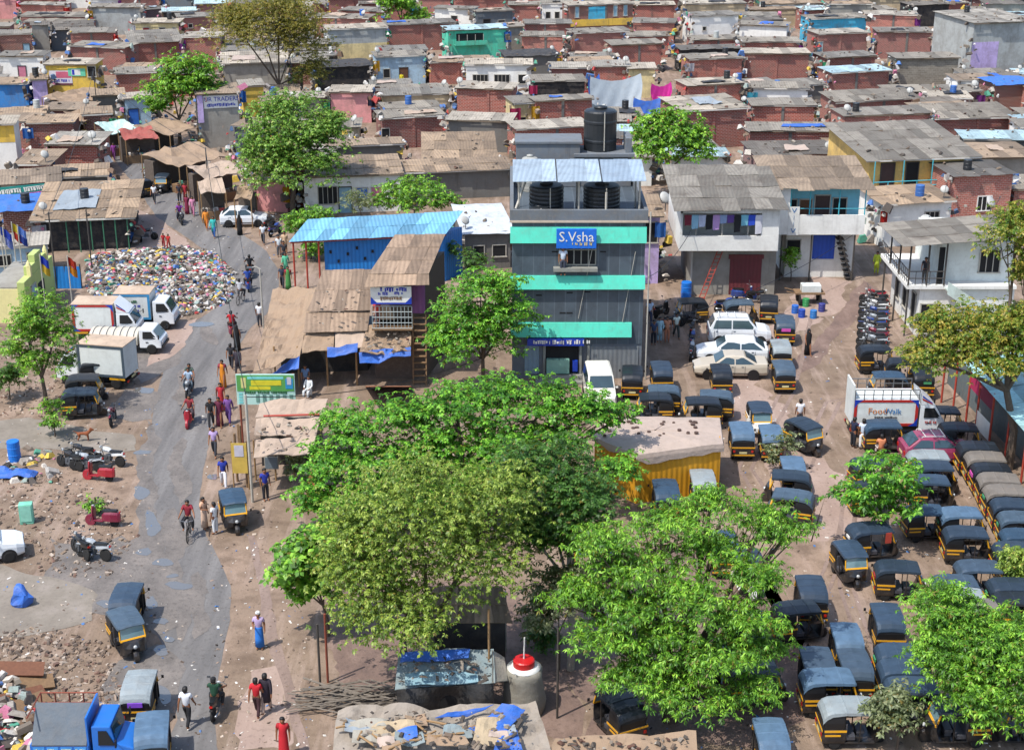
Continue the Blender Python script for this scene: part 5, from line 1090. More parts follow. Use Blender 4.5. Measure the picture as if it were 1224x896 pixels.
# --- yellow kiosk with a tarp over it
K = [at(711, 522, 2.6), at(762, 543, 2.6), at(862, 530, 2.6), at(858, 500, 2.6), at(724, 498, 2.6)]; O = V3((K[1].x, K[1].y, 0))
t = thing('yellow_kiosk', 'mustard yellow sheet kiosk with a holed whitish tarp over its top', 'kiosk', O); land('yellow kiosk', 800, 545)
b = MB(); b.prism([(p.x - O.x, p.y - O.y) for p in K], 0, 2.6); b.build('wall', mat('sheet_yellow', 'e0a01c', .6, 'sheet', dirt=.1), t)
cen = sum(K, V3()) / 5; rings = []
for s, z in ((1.05, 2.24), (1.05, 2.42), (1.03, 2.62), (.7, 2.74), (.02, 2.8)):
    ring = []
    for a, c in zip(K, K[1:] + K[:1]):
        for i in range(8):
            p = a.lerp(c, i / 8); v = (p - cen) * s; ring.append((cen.x + v.x - O.x, cen.y + v.y - O.y, z + (.6 * noise.noise(V3((p.x * .8, p.y * .8, 1))) if z < 2.3 else .06 * noise.noise(p))))
    rings.append(ring)
b = MB(); b.loft(rings, cap=False); b.build('tarp_cover', WHT, t)
b = MB(); r_ = random.Random(5)
for k in range(26): p = cen + V3((r_.uniform(-2.6, 2.2), r_.uniform(-.7, 1.3), 0)); b.lathe([(.001, .05), (r_.uniform(.06, .13), .05), (.1, -.05)], 7, (p.x - O.x, p.y - O.y, 2.78))
b.build('weight_stones', mat('stone_dark', '5a463e', .9), t)
# --- laundry house
a0, a1 = at(826, 352), at(925, 352); O = a0; wd = a1.x - a0.x; zl = lambda py: onY(860, py, a0.y).z
t = thing('laundry_house', 'white overhanging upper house with laundry in a long window above a maroon shutter', 'house', O); land('laundry house', 858, 290)
u0 = -(826 - 808) / 99 * wd; yo = -1.0; zf0 = onY(860, 300, a0.y + yo).z; zt = onY(860, 249, a0.y + yo).z
b = MB(); b.span((0, 0, 0), (wd, 7, zf0)); b.build('lower_wall', wm('grey'), t); b = MB(); x1u = wd * .98
b.span((u0, yo, zf0 + .004), (x1u, yo + .15, onY(860, 282, a0.y + yo).z)); b.span((u0, yo + .15, zf0), (x1u, 7, zf0 + .12)); b.span((u0, yo + .003, zt - .35), (x1u, yo + .147, zt)); b.span((u0 - .003, yo + .003, zf0 + .13), (u0 + .15, 7, zt - .003)); b.span((x1u - 1.2, yo + .006, zf0 + .13), (x1u, 7.1, zt - .006)); b.span((u0 + .16, 1.2, zf0 + .13), (x1u - .1, 1.3, zt - .01)); b.build('upper_wall', wm('white'), t)
sheet_roof(t, x1u - u0, 8.5, lambda x, y: zt + .03 + .1 * y, rm('g'), .5, seed=77).location = (u0, yo, 0)
b = MB()
for k in range(3): b.box((u0 + .2 + (x1u - u0 - 1.4) * (k + .5) / 3, yo + .1, (zt + zl(282)) / 2), (.07, .06, 1.9))
b.build('window_bars', FRAME, t)
r_ = random.Random(3)
for k, hx in enumerate(('8a3040', '9fd0e8', 'd0d8f0', '26262a', 'c8a0d8', '9ab0d8', '6a4a9a', '26262a', '7fc4d8', '2a50c8', 'd8d8e0')):
    x = u0 + .5 + k * (x1u - u0 - 1.9) / 10; b = MB(); h_ = r_.uniform(.5, 1.3); b.add([(x - .22, yo - .05, zt - .5 - h_), (x + .2, yo - .05, zt - .5 - h_ * .95), (x + .25, yo - .04, zt - .45), (x - .25, yo - .04, zt - .45), (x - .22, yo - .02, zt - .5 - h_), (x + .2, yo - .02, zt - .5 - h_ * .95), (x + .25, yo - .02, zt - .45), (x - .25, yo - .02, zt - .45)], [(0, 1, 2, 3), (7, 6, 5, 4), (0, 4, 5, 1), (1, 5, 6, 2), (2, 6, 7, 3), (3, 7, 4, 0)])
    ob = b.build('garment', cloth(hx), None, loc=O); tag(ob, 'garment', 'clothes', 'washing hung in the laundry house window'); ob['label'] = ('dark red|light blue|white|long black|pale violet|grey blue|purple|second long black|aqua|royal blue|whitish'.split('|')[k]) + ' garment hung in the long window above the maroon shutter'
b = MB(); b.span((wd * .45, -.06, 0), (wd * .83, -.01, zl(309))); b.build('roller_shutter', mat('shutter_maroon', '6e2c34', .6, 'sheet', dirt=.15), t); b = MB(); b.span((wd * .43, -.1, zl(309)), (wd * .85, -.01, zl(304))); b.build('shutter_box', mat('shutter_maroon', '6e2c34'), t)
post(t, (-.05, -.1, 0), (-.05, -.1, zf0), .06, FRAME, 'drain_pipe')
o = thing('ladder', 'red metal ladder leaning on the grey wall under the laundry window', 'ladder', O); b = MB()
for s in (-.18, .18): b.tube([(wd * .10 + s, -1.1, 0), (wd * .33 + s, -.12, zf0 - .1)], .035, 5)
b.build('side_rail', REDP, o); b = MB()
for k in range(13): u = (k + .5) / 13; b.tube([(wd * .10 + wd * .23 * u - .18, -1.1 + .98 * u, (zf0 - .1) * u), (wd * .10 + wd * .23 * u + .18, -1.1 + .98 * u, (zf0 - .1) * u)], .025, 4)
b.build('rung', REDP, o)
# --- white balcony house
a0, a1 = at(937, 331), at(1017, 331); O = a0; wd = a1.x - a0.x; t = thing('balcony_house', 'white house with a cyan walled balcony over a blue shuttered ground floor', 'house', O); land('white balcony house', 978, 265)
yo = -1.1; Yb_ = a0.y + yo; zq = lambda py: onY(975, py, Yb_).z; xq = lambda px: onY(px, 250, Yb_).x - O.x
zf0, zp, zt = zq(278), zq(257), zq(225); x0, x1 = xq(922), xq(1035)
b = MB(); b.span((0, 0, 0), (wd, 6, zf0)); b.build('lower_wall', wm('white'), t)
b = MB(); b.span((x0, yo, zf0 - .15), (x1, yo + .12, zp)); b.span((x0, yo + .12, zf0 - .15), (x1, 6, zf0 + .003)); b.build('balcony', wm('white'), t)
b = MB(); b.span((x0, yo + .003, zp), (xq(944), .3, zt)); b.build('side_pillar', wm('white'), t); b = MB(); b.span((xq(944), .2, zf0), (x1 - .2, 6, zt)); b.build('upper_wall', mat('wall_sky', '7fc8dc', .8, 'plaster', dirt=.2), t)
for px, ww, hh, pn in ((949, .9, 1.2, None), (967, .9, 1.9, 'wood'), (987, 1.1, 2.2, 'dk'), (1008, 1.0, 1.3, None)): window(t, xq(px), zf0 + (.2 if hh > 1.5 else .9), ww, hh, pn, False, .19)
for px in (945, 968, 1003, 1034): post(t, (xq(px), yo + .06, zp), (xq(px), yo + .06, zt), .045, CY)
b = MB(); b.tube([(xq(945), yo + .06, zp + .45), (x1, yo + .06, zp + .45)], .03, 5); b.build('balcony_rail', CY, t)
sheet_roof(t, x1 - x0, 6.5, lambda x, y: zt + .02 + .11 * y, rm('t'), .45, seed=78).location = (x0, yo, 0)
zg = lambda py: onY(975, py, a0.y).z; xg = lambda px: onY(px, 300, a0.y).x - O.x
window(t, xg(948), zg(304), 1.0, 1.1); b = MB(); b.span((xg(971), -.08, zg(309)), (xg(997), -.01, zg(281))); b.build('blue_shutter', mat('shutter_bright_blue', '2458c8', .5, 'sheet', dirt=.05), t)
b = MB(); n_ = 9
for k in range(n_): u = k / n_; b.box((xg(999) + u * (xg(1016) - xg(999)), -.5, zf0 * (1 - u) - .2), (.5, .8, .08))
for s in (-.9, -.1): b.tube([(xg(998), s, zf0 - .1), (xg(1017), s, .1)], .05, 5)
b.build('outside_stair', FRAMED, t)
for px in (931, 1017, 966): post(t, (xg(px), yo + .2, 0), (xg(px), yo + .2, zf0 - .15), .06, FRAMED)
INKB = mat('sign_text_blue', '2e7ab8', .6); b = MB(); b.span((xq(943), yo - .03, zq(281)), (xq(956), yo - .01, zq(247))); vb = b.build('hanging_sign', WHITEP, t)
for k, c in enumerate('VIIV'): letters(c, .5, INKB, vb, (xq(949.5), yo - .045, zq(252 + k * 8)), R(90) if c == 'I' else 0, 1.2)
# --- white corner house with outside stair
FL, FR, BR_, BL = at(1080, 295, 6.2), at(1178, 281, 6.6), at(1140, 253, 6.7), at(1049, 268, 6.2); O = V3((at(1094, 402).x, at(1094, 402).y, 0)); t = thing('corner_house', 'white corner house with a railed upper gallery, grey roof and outside stair', 'house', O); land('white corner house', 1120, 320)
hw, hd = 6.0, 7.0; b = MB(); b.span((0, 0, 0), (hw, hd, 3.3)); b.build('lower_wall', wm('white'), t); b = MB(); b.span((1.4, .9, 3.3), (hw, hd, 6.0)); b.build('upper_wall', mat('wall_mint', 'e6ebe4', .9, 'plaster', dirt=.18), t)
b = MB(); b.span((-.9, -.3, 3.25), (1.4, hd, 3.5)); b.span((1.4, -.3, 3.25), (hw, .9, 3.45)); b.build('gallery_floor', wm('white'), t)
FR = V3((FL.x + 7.3, FL.y + .4, 6.65)); BR_ = V3((FL.x + 7.3, BL.y + .6, 6.65)); sheets4(rm('g'), t, 'roof', [q - O for q in (FL, FR, BR_, BL)], 9, 3, 12)
b = MB()
for k in range(17): y = -.2 + k * (hd + .2) / 16; b.tube([(-.85, y, 3.5), (-.85, y, 4.4)], .022, 4)
for k in range(6): x = -.85 + k * 2.2 / 5; b.tube([(x, -.25, 3.5), (x, -.25, 4.4)], .022, 4)
for z in (3.95, 4.4): b.tube([(-.85, hd, z), (-.85, -.25, z), (1.35, -.25, z)], .035, 5)
b.build('railing', FRAMED, t)
for x, y in ((-.85, -.25), (-.85, 2.2), (-.85, 4.6), (1.4, -.25), (.3, -.25)): post(t, (x, y, 3.4), (x, y, 6.2), .06, FRAMED)
b = MB(); b.span((1.0, -.02, 3.5), (1.36, .02, 5.9)); b.build('gallery_door', DARK, t)
b = MB()
for k in range(12): u = k / 12; b.box((1.7 + u * 4.2, -.75, 3.3 * (1 - u)), (.4, .9, .1))
b.add([(1.4, -1.25, 3.2), (1.4, -1.15, 3.2), (6.2, -1.15, .05), (6.2, -1.25, .05), (1.4, -1.25, 4.0), (1.4, -1.15, 4.0), (6.2, -1.15, .85), (6.2, -1.25, .85)], [(3, 2, 1, 0), (4, 5, 6, 7), (0, 1, 5, 4), (1, 2, 6, 5), (2, 3, 7, 6), (3, 0, 4, 7)]); b.build('outside_stair', mat('stair_mint', 'c4d4cc', .9, 'plaster'), t)
for x, z, ww, hh in ((.6, .2, .9, 2.0), (4.5, 4.0, 1.3, 1.5)): window(t, x, z, ww, hh, None, hh < 1.8, -.0 if z < 3 else .9)
for y in (1.0, 3.2, 5.2): o = window(t, 0, 0.9 if y > 1.5 else .2, 1.0, 1.3 if y > 1.5 else 2.1, None); o.location = (-.03, y, 1.6); o.rotation_euler.z = R(-90)
for x, y in ((-.7, .1), (-.7, 3.2), (-.7, 6.4)): post(t, (x, y, 0), (x, y, 3.3), .06, FRAMED)
# --- shrine with the pale green gate at the left edge
O = at(-12, 386); wd = at(26, 386).x - O.x; t = thing('shrine', 'cream shrine building with a pale green stepped gate wall', 'shrine', O); land('pale green shrine gate', 30, 325)
GRN = mat('wall_green', 'b9c878', .8, 'plaster', dirt=.15); CRM = mat('wall_cream2', 'e6dc9a', .8, 'plaster', dirt=.15); b = MB(); b.span((0, 0, 0), (wd, 6.2, 2.3)); b.build('wall', CRM, t); b = MB(); b.span((-.05, .1, 2.3), (wd - .1, 6.1, 2.42)); b.build('roof', wm('grey'), t)
b = MB(); b.prism([(wd, -.1), (wd + .5, -.05), (wd + .5, 6.3), (wd, 6.3)], 0, 2.8); b.prism([(wd + .01, 1.5), (wd + .49, 1.5), (wd + .49, 4.9), (wd + .01, 4.9)], 2.8, 3.4); b.prism([(wd + .02, 2.6), (wd + .48, 2.6), (wd + .48, 4.0), (wd + .02, 4.0)], 3.4, 3.9); b.build('gate_wall', GRN, t, bev=.04)
for y in (1.2, 4.9): b = MB(); b.span((wd + .3, y, 2.8), (wd + .56, y + .3, 3.5)); b.lathe([(.18, 0), (.12, .2), (.01, .4)], 8, (wd + .42, y + .15, 3.5)); b.build('finial', CRM, t)
o = window(t, 0, 1.2, 1.0, .9, 'pale'); o.location = (wd + .52, 1.6, 1.7); o.rotation_euler.z = R(90); b = MB(); b.span((wd + .5, 2.6, 0), (wd + .54, 3.9, 1.9)); b.build('door', DARK, t)
for px, py, ph, c1, c2 in ((24, 292, 3.0, 'd8c030', 'c03020'), (14, 300, 2.4, '3050c0', '8090d0'), (56, 380, 4.4, '2c48c0', 'd8b838'), (88, 378, 4.2, 'c03a20', 'd89020'), (10, 297, 2.2, '3a70d0', 'd0d0d8'), (31, 296, 2.2, '6a90d8', '3048a0')):
    f = thing('flag_pole', 'flag', 'flag', at(px, py + (0 if py > 350 else 60))); hgt = ph if py > 350 else 5.2; f['label'] = {24: 'red and yellow flag on a pole above the pale green gate', 14: 'blue and violet flag just left of the yellow red flag', 56: 'blue and yellow flag before the blue fence, behind the green tree', 88: 'red and orange flag on the pole at the end of the blue fence', 10: 'blue and white flag nearest the left edge above the cream shrine', 31: 'pale blue flag right of the yellow red flag'}[px]
    post(f, (0, 0, 0), (0, 0, hgt), .04, FRAME, 'pole')
    for k, c in enumerate((c1, c2)): b = MB(); b.sheetgrid(lambda u, v: (u * .5 + .04, .1 * math.sin(u * 6 + k), hgt - .1 - k * .55 - v * .55 - u * .35), 5, 3, .02); b.build('flag_cloth', cloth(c), f)
o = thing('blue_fence', 'bright blue corrugated fence behind the shrine tree', 'fence', at(42, 345)); wd = at(97, 341).x - at(42, 341).x; b = MB(); b.sheetgrid(lambda u, v: (u * wd, .1 * v, .05 + 1.55 * v), 18, 1, .03); b.build('fence_sheet', SHW, o); land('blue fence', 68, 328)
for k in range(4): post(o, (wd * k / 3, .12, 0), (wd * k / 3, .12, 1.75), .05, FRAMED)
# --- open shelter with red posts at the right edge
PP = [(1113, 465), (1125, 481), (1139, 490), (1154, 507), (1165, 520), (1181, 538), (1200, 556), (1220, 578), (1238, 602)]
t = thing('rickshaw_shelter', 'long pale blue shelter roof on slim red posts', 'shelter', at(1181, 538)); O = at(1181, 538); land('red post shelter', 1185, 500)
for p in PP: q = at(*p) - O; post(t, (q.x, q.y, 0), (q.x, q.y, 3.2), .06, REDP)
q0, q1 = at(*PP[3]) - O, at(*PP[8]) - O; sheets4(mat('sheet_aqua', '9cc8d0', .6, 'sheet', dirt=.3), t, 'roof', [(q1.x - .3, q1.y - 1, 3.1), (q1.x + 8, q1.y - 1, 4.1), (q0.x + 8, q0.y + 3, 4.1), (q0.x - .1, q0.y + 1.0, 3.1)], 7, 6, 14)
q0 = at(*PP[0]) - O; b = MB(); b.add([(q0.x + 1.2, q0.y + 1, 0), (q1.x + 1.4, q1.y - 1, 0), (q1.x + 1.5, q1.y - 1, 0), (q0.x + 1.3, q0.y + 1, 0), (q0.x + 1.2, q0.y + 1, 2.1), (q1.x + 1.4, q1.y - 1, 2.1), (q1.x + 1.5, q1.y - 1, 2.1), (q0.x + 1.3, q0.y + 1, 2.1)], [(0, 1, 5, 4), (1, 2, 6, 5), (2, 3, 7, 6), (3, 0, 4, 7), (4, 5, 6, 7)]); b.build('back_wall', mat('shelter_wall', '5e6a6c', .9, 'plaster'), t)
for a_, b2, m1 in ((3, 4, 'b02050'), (4, 5, '7a2438')):
    p, q = at(*PP[a_]) - O, at(*PP[b2]) - O; b = MB(); b.add([(p.x, p.y, 2.2), (q.x, q.y, 2.2), (q.x, q.y, 3.0), (p.x, p.y, 3.0)], [(0, 1, 2, 3)]); bn = b.build('banner', cloth(m1), t)
    if a_ == 4: b = MB(); b.add([(p.x - .03, p.y, .5), (q.x - .03, q.y, .5), (q.x - .03, q.y, 1.5), (p.x - .03, p.y, 1.5)], [(0, 1, 2, 3)]); b.build('banner_lower', WHITEP, bn)
def under(t, c, z, m, name):
    b = MB(); b.prism([(q.x, q.y) for q in c], 0, z); return b.build(name, m, t)
# --- tarp huts along the bottom
t = thing('tarp_hut', 'tarp hut with leaf strewn blue patched roof and sagging dark front sheet', 'hut', at(530, 850)); O = at(530, 850); land('leaf strewn tarp hut', 530, 800)
quad_sheet(mat('tarp_patched', '7f8f92', .8, 'tarp', dirt=.5), t, 'roof', [L_(472, 822, 2.0), L_(592, 814, 2.0), L_(590, 774, 2.6), L_(476, 778, 2.6)], 16, 9, .03, .12, .16, 3)
quad_sheet(mat('tarp_ash', 'a09c90', .85, 'tarp'), t, 'roof_end', [L_(588, 816, 2.0), L_(607, 812, 1.6), L_(603, 786, 2.1), L_(588, 776, 2.6)], 6, 6, .03, .05, .08, 5)
quad_sheet(BLUT, t, 'blue_tarp', [L_(478, 790, 2.46), L_(560, 788, 2.5), L_(562, 775, 2.66), L_(480, 779, 2.66)], 12, 3, .02, 0, .12, 8); quad_sheet(mat('tarp_aqua', '7fa4b0', .7, 'tarp', dirt=.45), t, 'aqua_sheet', [L_(484, 820, 2.12), L_(572, 814, 2.12), L_(570, 802, 2.3), L_(484, 804, 2.3)], 10, 3, .02, 0, .1, 9)
b = MB(); b.sheetgrid(lambda u, v: tuple(L_(474 + 116 * u, 822 - 8 * u, 2.0) + V3((0, -.1 - .25 * math.sin(v * 3) * math.sin(u * 9), -1.7 * v + .25 * math.sin(u * 9.5) * v))), 22, 6, .03); b.build('front_sheet', BLKT, t)
for px, py, h_ in ((482, 850, 3.2), (487, 850, 3.3)): p = L_(px, py, 0); post(t, (p.x, p.y, 0), (p.x, p.y, h_), .06, FRAMED)
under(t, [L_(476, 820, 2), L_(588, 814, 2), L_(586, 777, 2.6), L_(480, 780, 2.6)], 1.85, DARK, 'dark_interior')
t = thing('tarp_roof_shack', 'large shack under stitched tan and blue tarps at the bottom edge', 'hut', at(520, 905)); O = at(520, 905); land('stitched tarp shack', 520, 870)
quad_sheet(mat('tarp_weathered', '9a9084', .9, 'tarp', dirt=.5), t, 'roof', [L_(392, 935, 2.0), L_(672, 935, 2.0), L_(640, 838, 2.5), L_(404, 848, 2.5)], 26, 14, .04, .0, .3, 11)
for c in ([(560, 870, 2.5), (600, 880, 2.5), (628, 845, 2.6), (600, 842, 2.6)], [(520, 862, 2.5), (566, 852, 2.5), (590, 842, 2.62), (545, 850, 2.6)], [(590, 896, 2.35), (625, 896, 2.35), (618, 872, 2.5), (598, 872, 2.5)], [(470, 890, 2.3), (500, 885, 2.35), (498, 870, 2.5), (475, 873, 2.5)]): quad_sheet(BLUT, t, 'blue_tarp', [L_(q[0], q[1], q[2] + .22) for q in c], 6, 5, .02, 0, .25, c[0][0])
for c in ([(565, 890, 2.4), (600, 890, 2.4), (598, 858, 2.6), (570, 862, 2.6)], [(440, 885, 2.4), (500, 882, 2.4), (495, 862, 2.55), (445, 864, 2.55)]): quad_sheet(mat('tarp_sand', 'b5a284', .85, 'tarp'), t, 'sand_tarp', [L_(q[0], q[1], q[2] + .18) for q in c], 6, 5, .02, 0, .22, c[0][0])
r_ = random.Random(8)
for k in range(11):
    x, y = r_.uniform(425, 615), r_.uniform(856, 893); w_, e_ = r_.uniform(10, 28), r_.uniform(4, 9)
    quad_sheet(mat(*((('tarp_tan', 'x'), ('tarp_ash', 'x'), ('tarp_patched', 'x'), ('tarp_white', 'x'), ('tarp_grey', 'x'))[k % 5])), t, 'tarp_patch', [L_(x - w_, y + e_, 2.62), L_(x + w_, y + e_, 2.62), L_(x + w_ * .8, y - e_, 2.72), L_(x - w_ * .9, y - e_, 2.72)], 7, 5, .02, 0, .2, k)
for k in range(16): x, y = r_.uniform(410, 620), r_.uniform(855, 890); b = MB(); b.tube([L_(x, y, 2.72), L_(x + r_.uniform(-30, 40), y + r_.uniform(-6, 14), 2.68)], .04, 5); b.build('roof_stick', BAMB, t)
under(t, [L_(400, 935, 2.0), L_(664, 935, 2.0), L_(634, 842, 2.5), L_(410, 852, 2.5)], 1.7, TAN, 'wall')
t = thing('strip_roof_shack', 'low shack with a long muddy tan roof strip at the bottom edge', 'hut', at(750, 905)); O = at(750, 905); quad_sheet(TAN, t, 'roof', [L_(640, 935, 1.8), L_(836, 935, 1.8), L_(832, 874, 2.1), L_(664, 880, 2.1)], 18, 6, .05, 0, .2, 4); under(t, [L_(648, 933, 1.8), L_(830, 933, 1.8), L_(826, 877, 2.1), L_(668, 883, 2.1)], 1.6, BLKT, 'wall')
t = thing('brown_roof_hut', 'hut with a plain brown sheet roof beneath the olive tree', 'hut', at(555, 790)); O = at(555, 790); sheets4(BR, t, 'roof', [L_(502, 744, 2.7), L_(612, 744, 2.7), L_(600, 702, 3.3), L_(512, 702, 3.3)], 5, 2, 6); under(t, [L_(510, 738, 2.7), L_(604, 738, 2.7), L_(596, 706, 3.3), L_(516, 706, 3.3)], 2.55, BLKT, 'wall'); [post(t, (L_(x, 778, 0).x, L_(x, 778, 0).y, 0), (L_(x, 778, 0).x, L_(x, 778, 0).y, 2.7), .06, FRAME) for x in (515, 591, 604)]
p = at(626, 848); t = thing('wrapped_tank', 'upright tank wrapped in grey sheeting with a round red lid', 'tank', p); land('red lidded tank', 625, 805)
b = MB(); rings = []
for r0, z in ((.78, 0), (.80, .5), (.74, 1.0), (.70, 1.45), (.72, 1.7), (.62, 1.86)): rings.append([(r0 * (1 + .06 * math.sin(5 * a + z * 3)) * math.cos(a), r0 * (1 + .06 * math.sin(5 * a + z * 3)) * math.sin(a), z) for a in [2 * math.pi * k / 30 for k in range(30)]])
b.loft(rings); b.build('wrapping', mat('tarp_wrap', '8a877c', .8, 'tarp'), t, smooth=True); b = MB(); b.lathe([(.38, 1.84), (.40, 1.9), (.40, 2.16), (.36, 2.2), (.01, 2.22)], 24); b.build('lid', mat('lid_red', 'c41c1c', .4), t); b = MB(); b.lathe([(.6, 1.80), (.63, 1.86), (.4, 1.93)], 24); b.build('rim', WHITEP, t, smooth=True); post(t, (0, 0, 2.2), (.02, 0, 3.1), .03, WHITEP, 'rod')
# ================= auto rickshaws =================
proto = make_rickshaw(); first = [proto]
HV = [None] + [mat('hood_vinyl_' + c, c, .45, 'plain', dirt=.5) for c in ('303f50', '425364', '344c62', '2a3744', '4a5c6c')]
HP = {'b': None, 'k': HOOD2, 'g': HOOD3, 't': HOOD4, 'p': HOOD5}
PARK = 'auto rickshaws parked on the dirt square'
def rick(px, py, hd, hood, label, group=PARK, extra=None):
    paint = {}
    m_ = rnd.choice(HV) if hood == 'b' else HP[hood]
    if m_: paint['hood_vinyl'] = m_
    if extra: paint.update(extra)
    o = copy_tree(proto, None, paint or None)
    p = at(px, py); o.location = p; o.rotation_euler.z = R(-hd + U(-2, 2)); o['label'] = label; o['group'] = group; s = U(.88, .94); o.scale = (s, s, s)
    return o
WF = {'black_paint': WHITEP}
RK = """103 497 82 b|blue hooded rickshaw by the roadside tree with a motorcycle at its nose
106 478 84 t|dusty hooded rickshaw between the white box truck and the blue hooded roadside one
124 460 86 k|black hooded rickshaw tight against the white box truck's side
281 628 164 b|blue hooded rickshaw facing the viewer beside the man in white on the road edge
156 742 -2 b|rearmost rickshaw of the left roadside file, seen from behind by puddles
155 777 152 b|rickshaw turned towards the road with its yellow windscreen frame at the left roadside file
171 851 -4 g|grey hooded rickshaw with a purple sticker in the left roadside file
186 905 -8 p|pale hooded rickshaw beside the blue truck's bonnet
195 229 178 b|rickshaw driving towards the viewer up in the stall street
166 236 -125 k|black hooded rickshaw parked slantwise at the stall street's left side
163 190 176 k|black and yellow rickshaw deepest in the stall street
823 384 -98 k|rickshaw below the laundry house with its black rear to the alley
886 386 88 b|blue hooded rickshaw parked just behind the white estate car
918 381 8 k|black hooded rickshaw at the top of the rear facing file beside the white estate car
936 407 5 b|rickshaw with a pink sticker on its back near the white estate car
931 436 2 g|grey hooded rickshaw right of the beige sedan, middle of the file
934 463 0 b|rickshaw at the lower end of the file right of the beige sedan
860 467 2 k|dark rickshaw standing alone in front of the beige sedan
755 470 3 k|black rickshaw next to the white van in front of the grey shutter
789 464 -2 b|rickshaw second from the white van along the banded building
788 492 -86 b|sideways rickshaw behind the yellow kiosk, rear one of the left pair
778 503 -88 k|sideways rickshaw peeping over the left end of the yellow kiosk
850 499 -84 b|sideways rickshaw behind the kiosk with its yellow rear to the square
834 509 -88 k|black sideways rickshaw peeping over the right end of the yellow kiosk
907 517 178 b|white fronted rickshaw facing the viewer on the open square|w
884 541 0 p|rickshaw just right of the yellow kiosk seen from behind
919 543 2 p|pale hooded rickshaw behind the dusty sapling
962 538 152 b|rickshaw facing right with yellow windscreen, alone on the open square
945 583 2 p|pale roofed rickshaw below the dusty sapling
938 600 -78 b|sideways rickshaw half under the bright tree, upper of two
940 624 -72 b|sideways rickshaw half under the bright tree, lower of two
1048 444 88 k|black rickshaw at the end of the motorcycle row
1082 460 100 k|dark rickshaw under the rusty leaved tree beside the shelter
1056 476 -88 b|rickshaw behind the white truck's open rack
1098 470 4 k|dark rickshaw between the white truck's cab and the shelter posts
1057 537 90 b|rickshaw parked along the white truck's side
1128 519 90 k|black rickshaw in front of the white truck's nose
1148 541 92 k|black hooded rickshaw behind the magenta car
1112 576 91 g|grey hooded rickshaw directly below the magenta car
1117 589 91 b|blue hooded rickshaw second below the magenta car
1113 606 92 b|rickshaw with a drooping hood third below the magenta car
1108 642 86 b|rickshaw fourth below the magenta car with yellow striped flank
1150 646 90 p|pale hooded rickshaw in the dense block, above the lowest of its column
1157 670 92 b|lowest rickshaw of the dense block's inner column with yellow stripes
1171 565 94 k|black hooded rickshaw at the head of the slanting row by the red posts
1180 577 94 t|dusty roofed rickshaw, second in the slanting row by the red posts
1187 590 94 k|dark hooded rickshaw with a pink sticker, third in the slanting row
1196 604 94 t|dusty hooded rickshaw, fourth in the slanting row by the red posts
1204 619 94 t|tan roofed rickshaw, fifth in the slanting row by the red posts
1212 634 94 b|blue hooded rickshaw, sixth in the slanting row by the red posts
1222 652 94 b|blue hooded rickshaw, seventh in the slanting row by the red posts
1224 672 94 b|blue hooded rickshaw at the right edge, last of the slanting row
1044 583 80 b|rickshaw half hidden behind the white trunked young tree
1042 612 84 k|black rickshaw in the shade right below the white trunked young tree
1043 665 82 b|rickshaw with a red flap behind the one facing the viewer
1015 692 171 b|rickshaw facing the viewer in the middle of the parked block
1076 712 94 b|see through rickshaw with side bars in front of the dense block
1056 768 3 b|rickshaw seen square from behind in the lower middle of the lot
966 733 2 b|rickshaw at the left front of the lower block, roof only
956 762 80 k|black sideways rickshaw beside the bright tree's edge
1008 791 1 p|pale roofed rickshaw above the pair of blue roofs
973 824 2 b|left one of the pair of blue roofs in the lower block
1017 825 1 b|right one of the pair of blue roofs in the lower block
994 849 88 p|sideways rickshaw with a worn pale roof just behind the grey hooded one
1018 885 90 g|grey hooded rickshaw in full side view at the bottom of the lot
1080 816 93 b|upper of three sideways roofs left of the green fronds
1084 836 93 b|middle of three sideways roofs left of the green fronds
1094 860 93 b|lowest of three sideways roofs left of the green fronds
1136 884 -90 b|rickshaw facing left under the green fronds at the bottom edge
1216 884 -90 k|rickshaw facing left in the bottom right corner
1172 712 92 b|blue roofed rickshaw behind the grey roofed pair near the olive bush
1144 730 92 b|rickshaw with two pale stripes left of the olive bush
1152 746 92 g|grey hooded rickshaw above the green fronds
1168 762 92 t|tan hooded rickshaw sunk in the green fronds
1212 736 92 b|blue hooded rickshaw below the olive bush at the right edge
1217 752 92 k|dark hooded rickshaw between olive bush and green fronds
1217 690 92 b|blue hooded rickshaw beside the olive bush, upper one
918 910 0 p|pale rickshaw at the bottom edge below the bright tree
736 874 -28 k|black domed rickshaw in shade beyond the muddy strip roof
863 678 0 b|rickshaw roof glimpsed high inside the bright long leaved tree
894 704 176 b|white fronted rickshaw at the right fringe of the bright long leaved tree|w
794 613 0 b|blue roofed rickshaw in front of the yellow kiosk
838 600 0 g|rickshaw under a grey cover in front of the yellow kiosk
708 690 -90 p|rickshaw behind the bright tree near the wooden shed
900 775 90 b|rickshaw in the shade under the right side of the bright tree
905 838 88 k|black rickshaw in the shade below the bright tree
850 818 84 b|rickshaw deep in shade beneath the bright tree's trunk"""
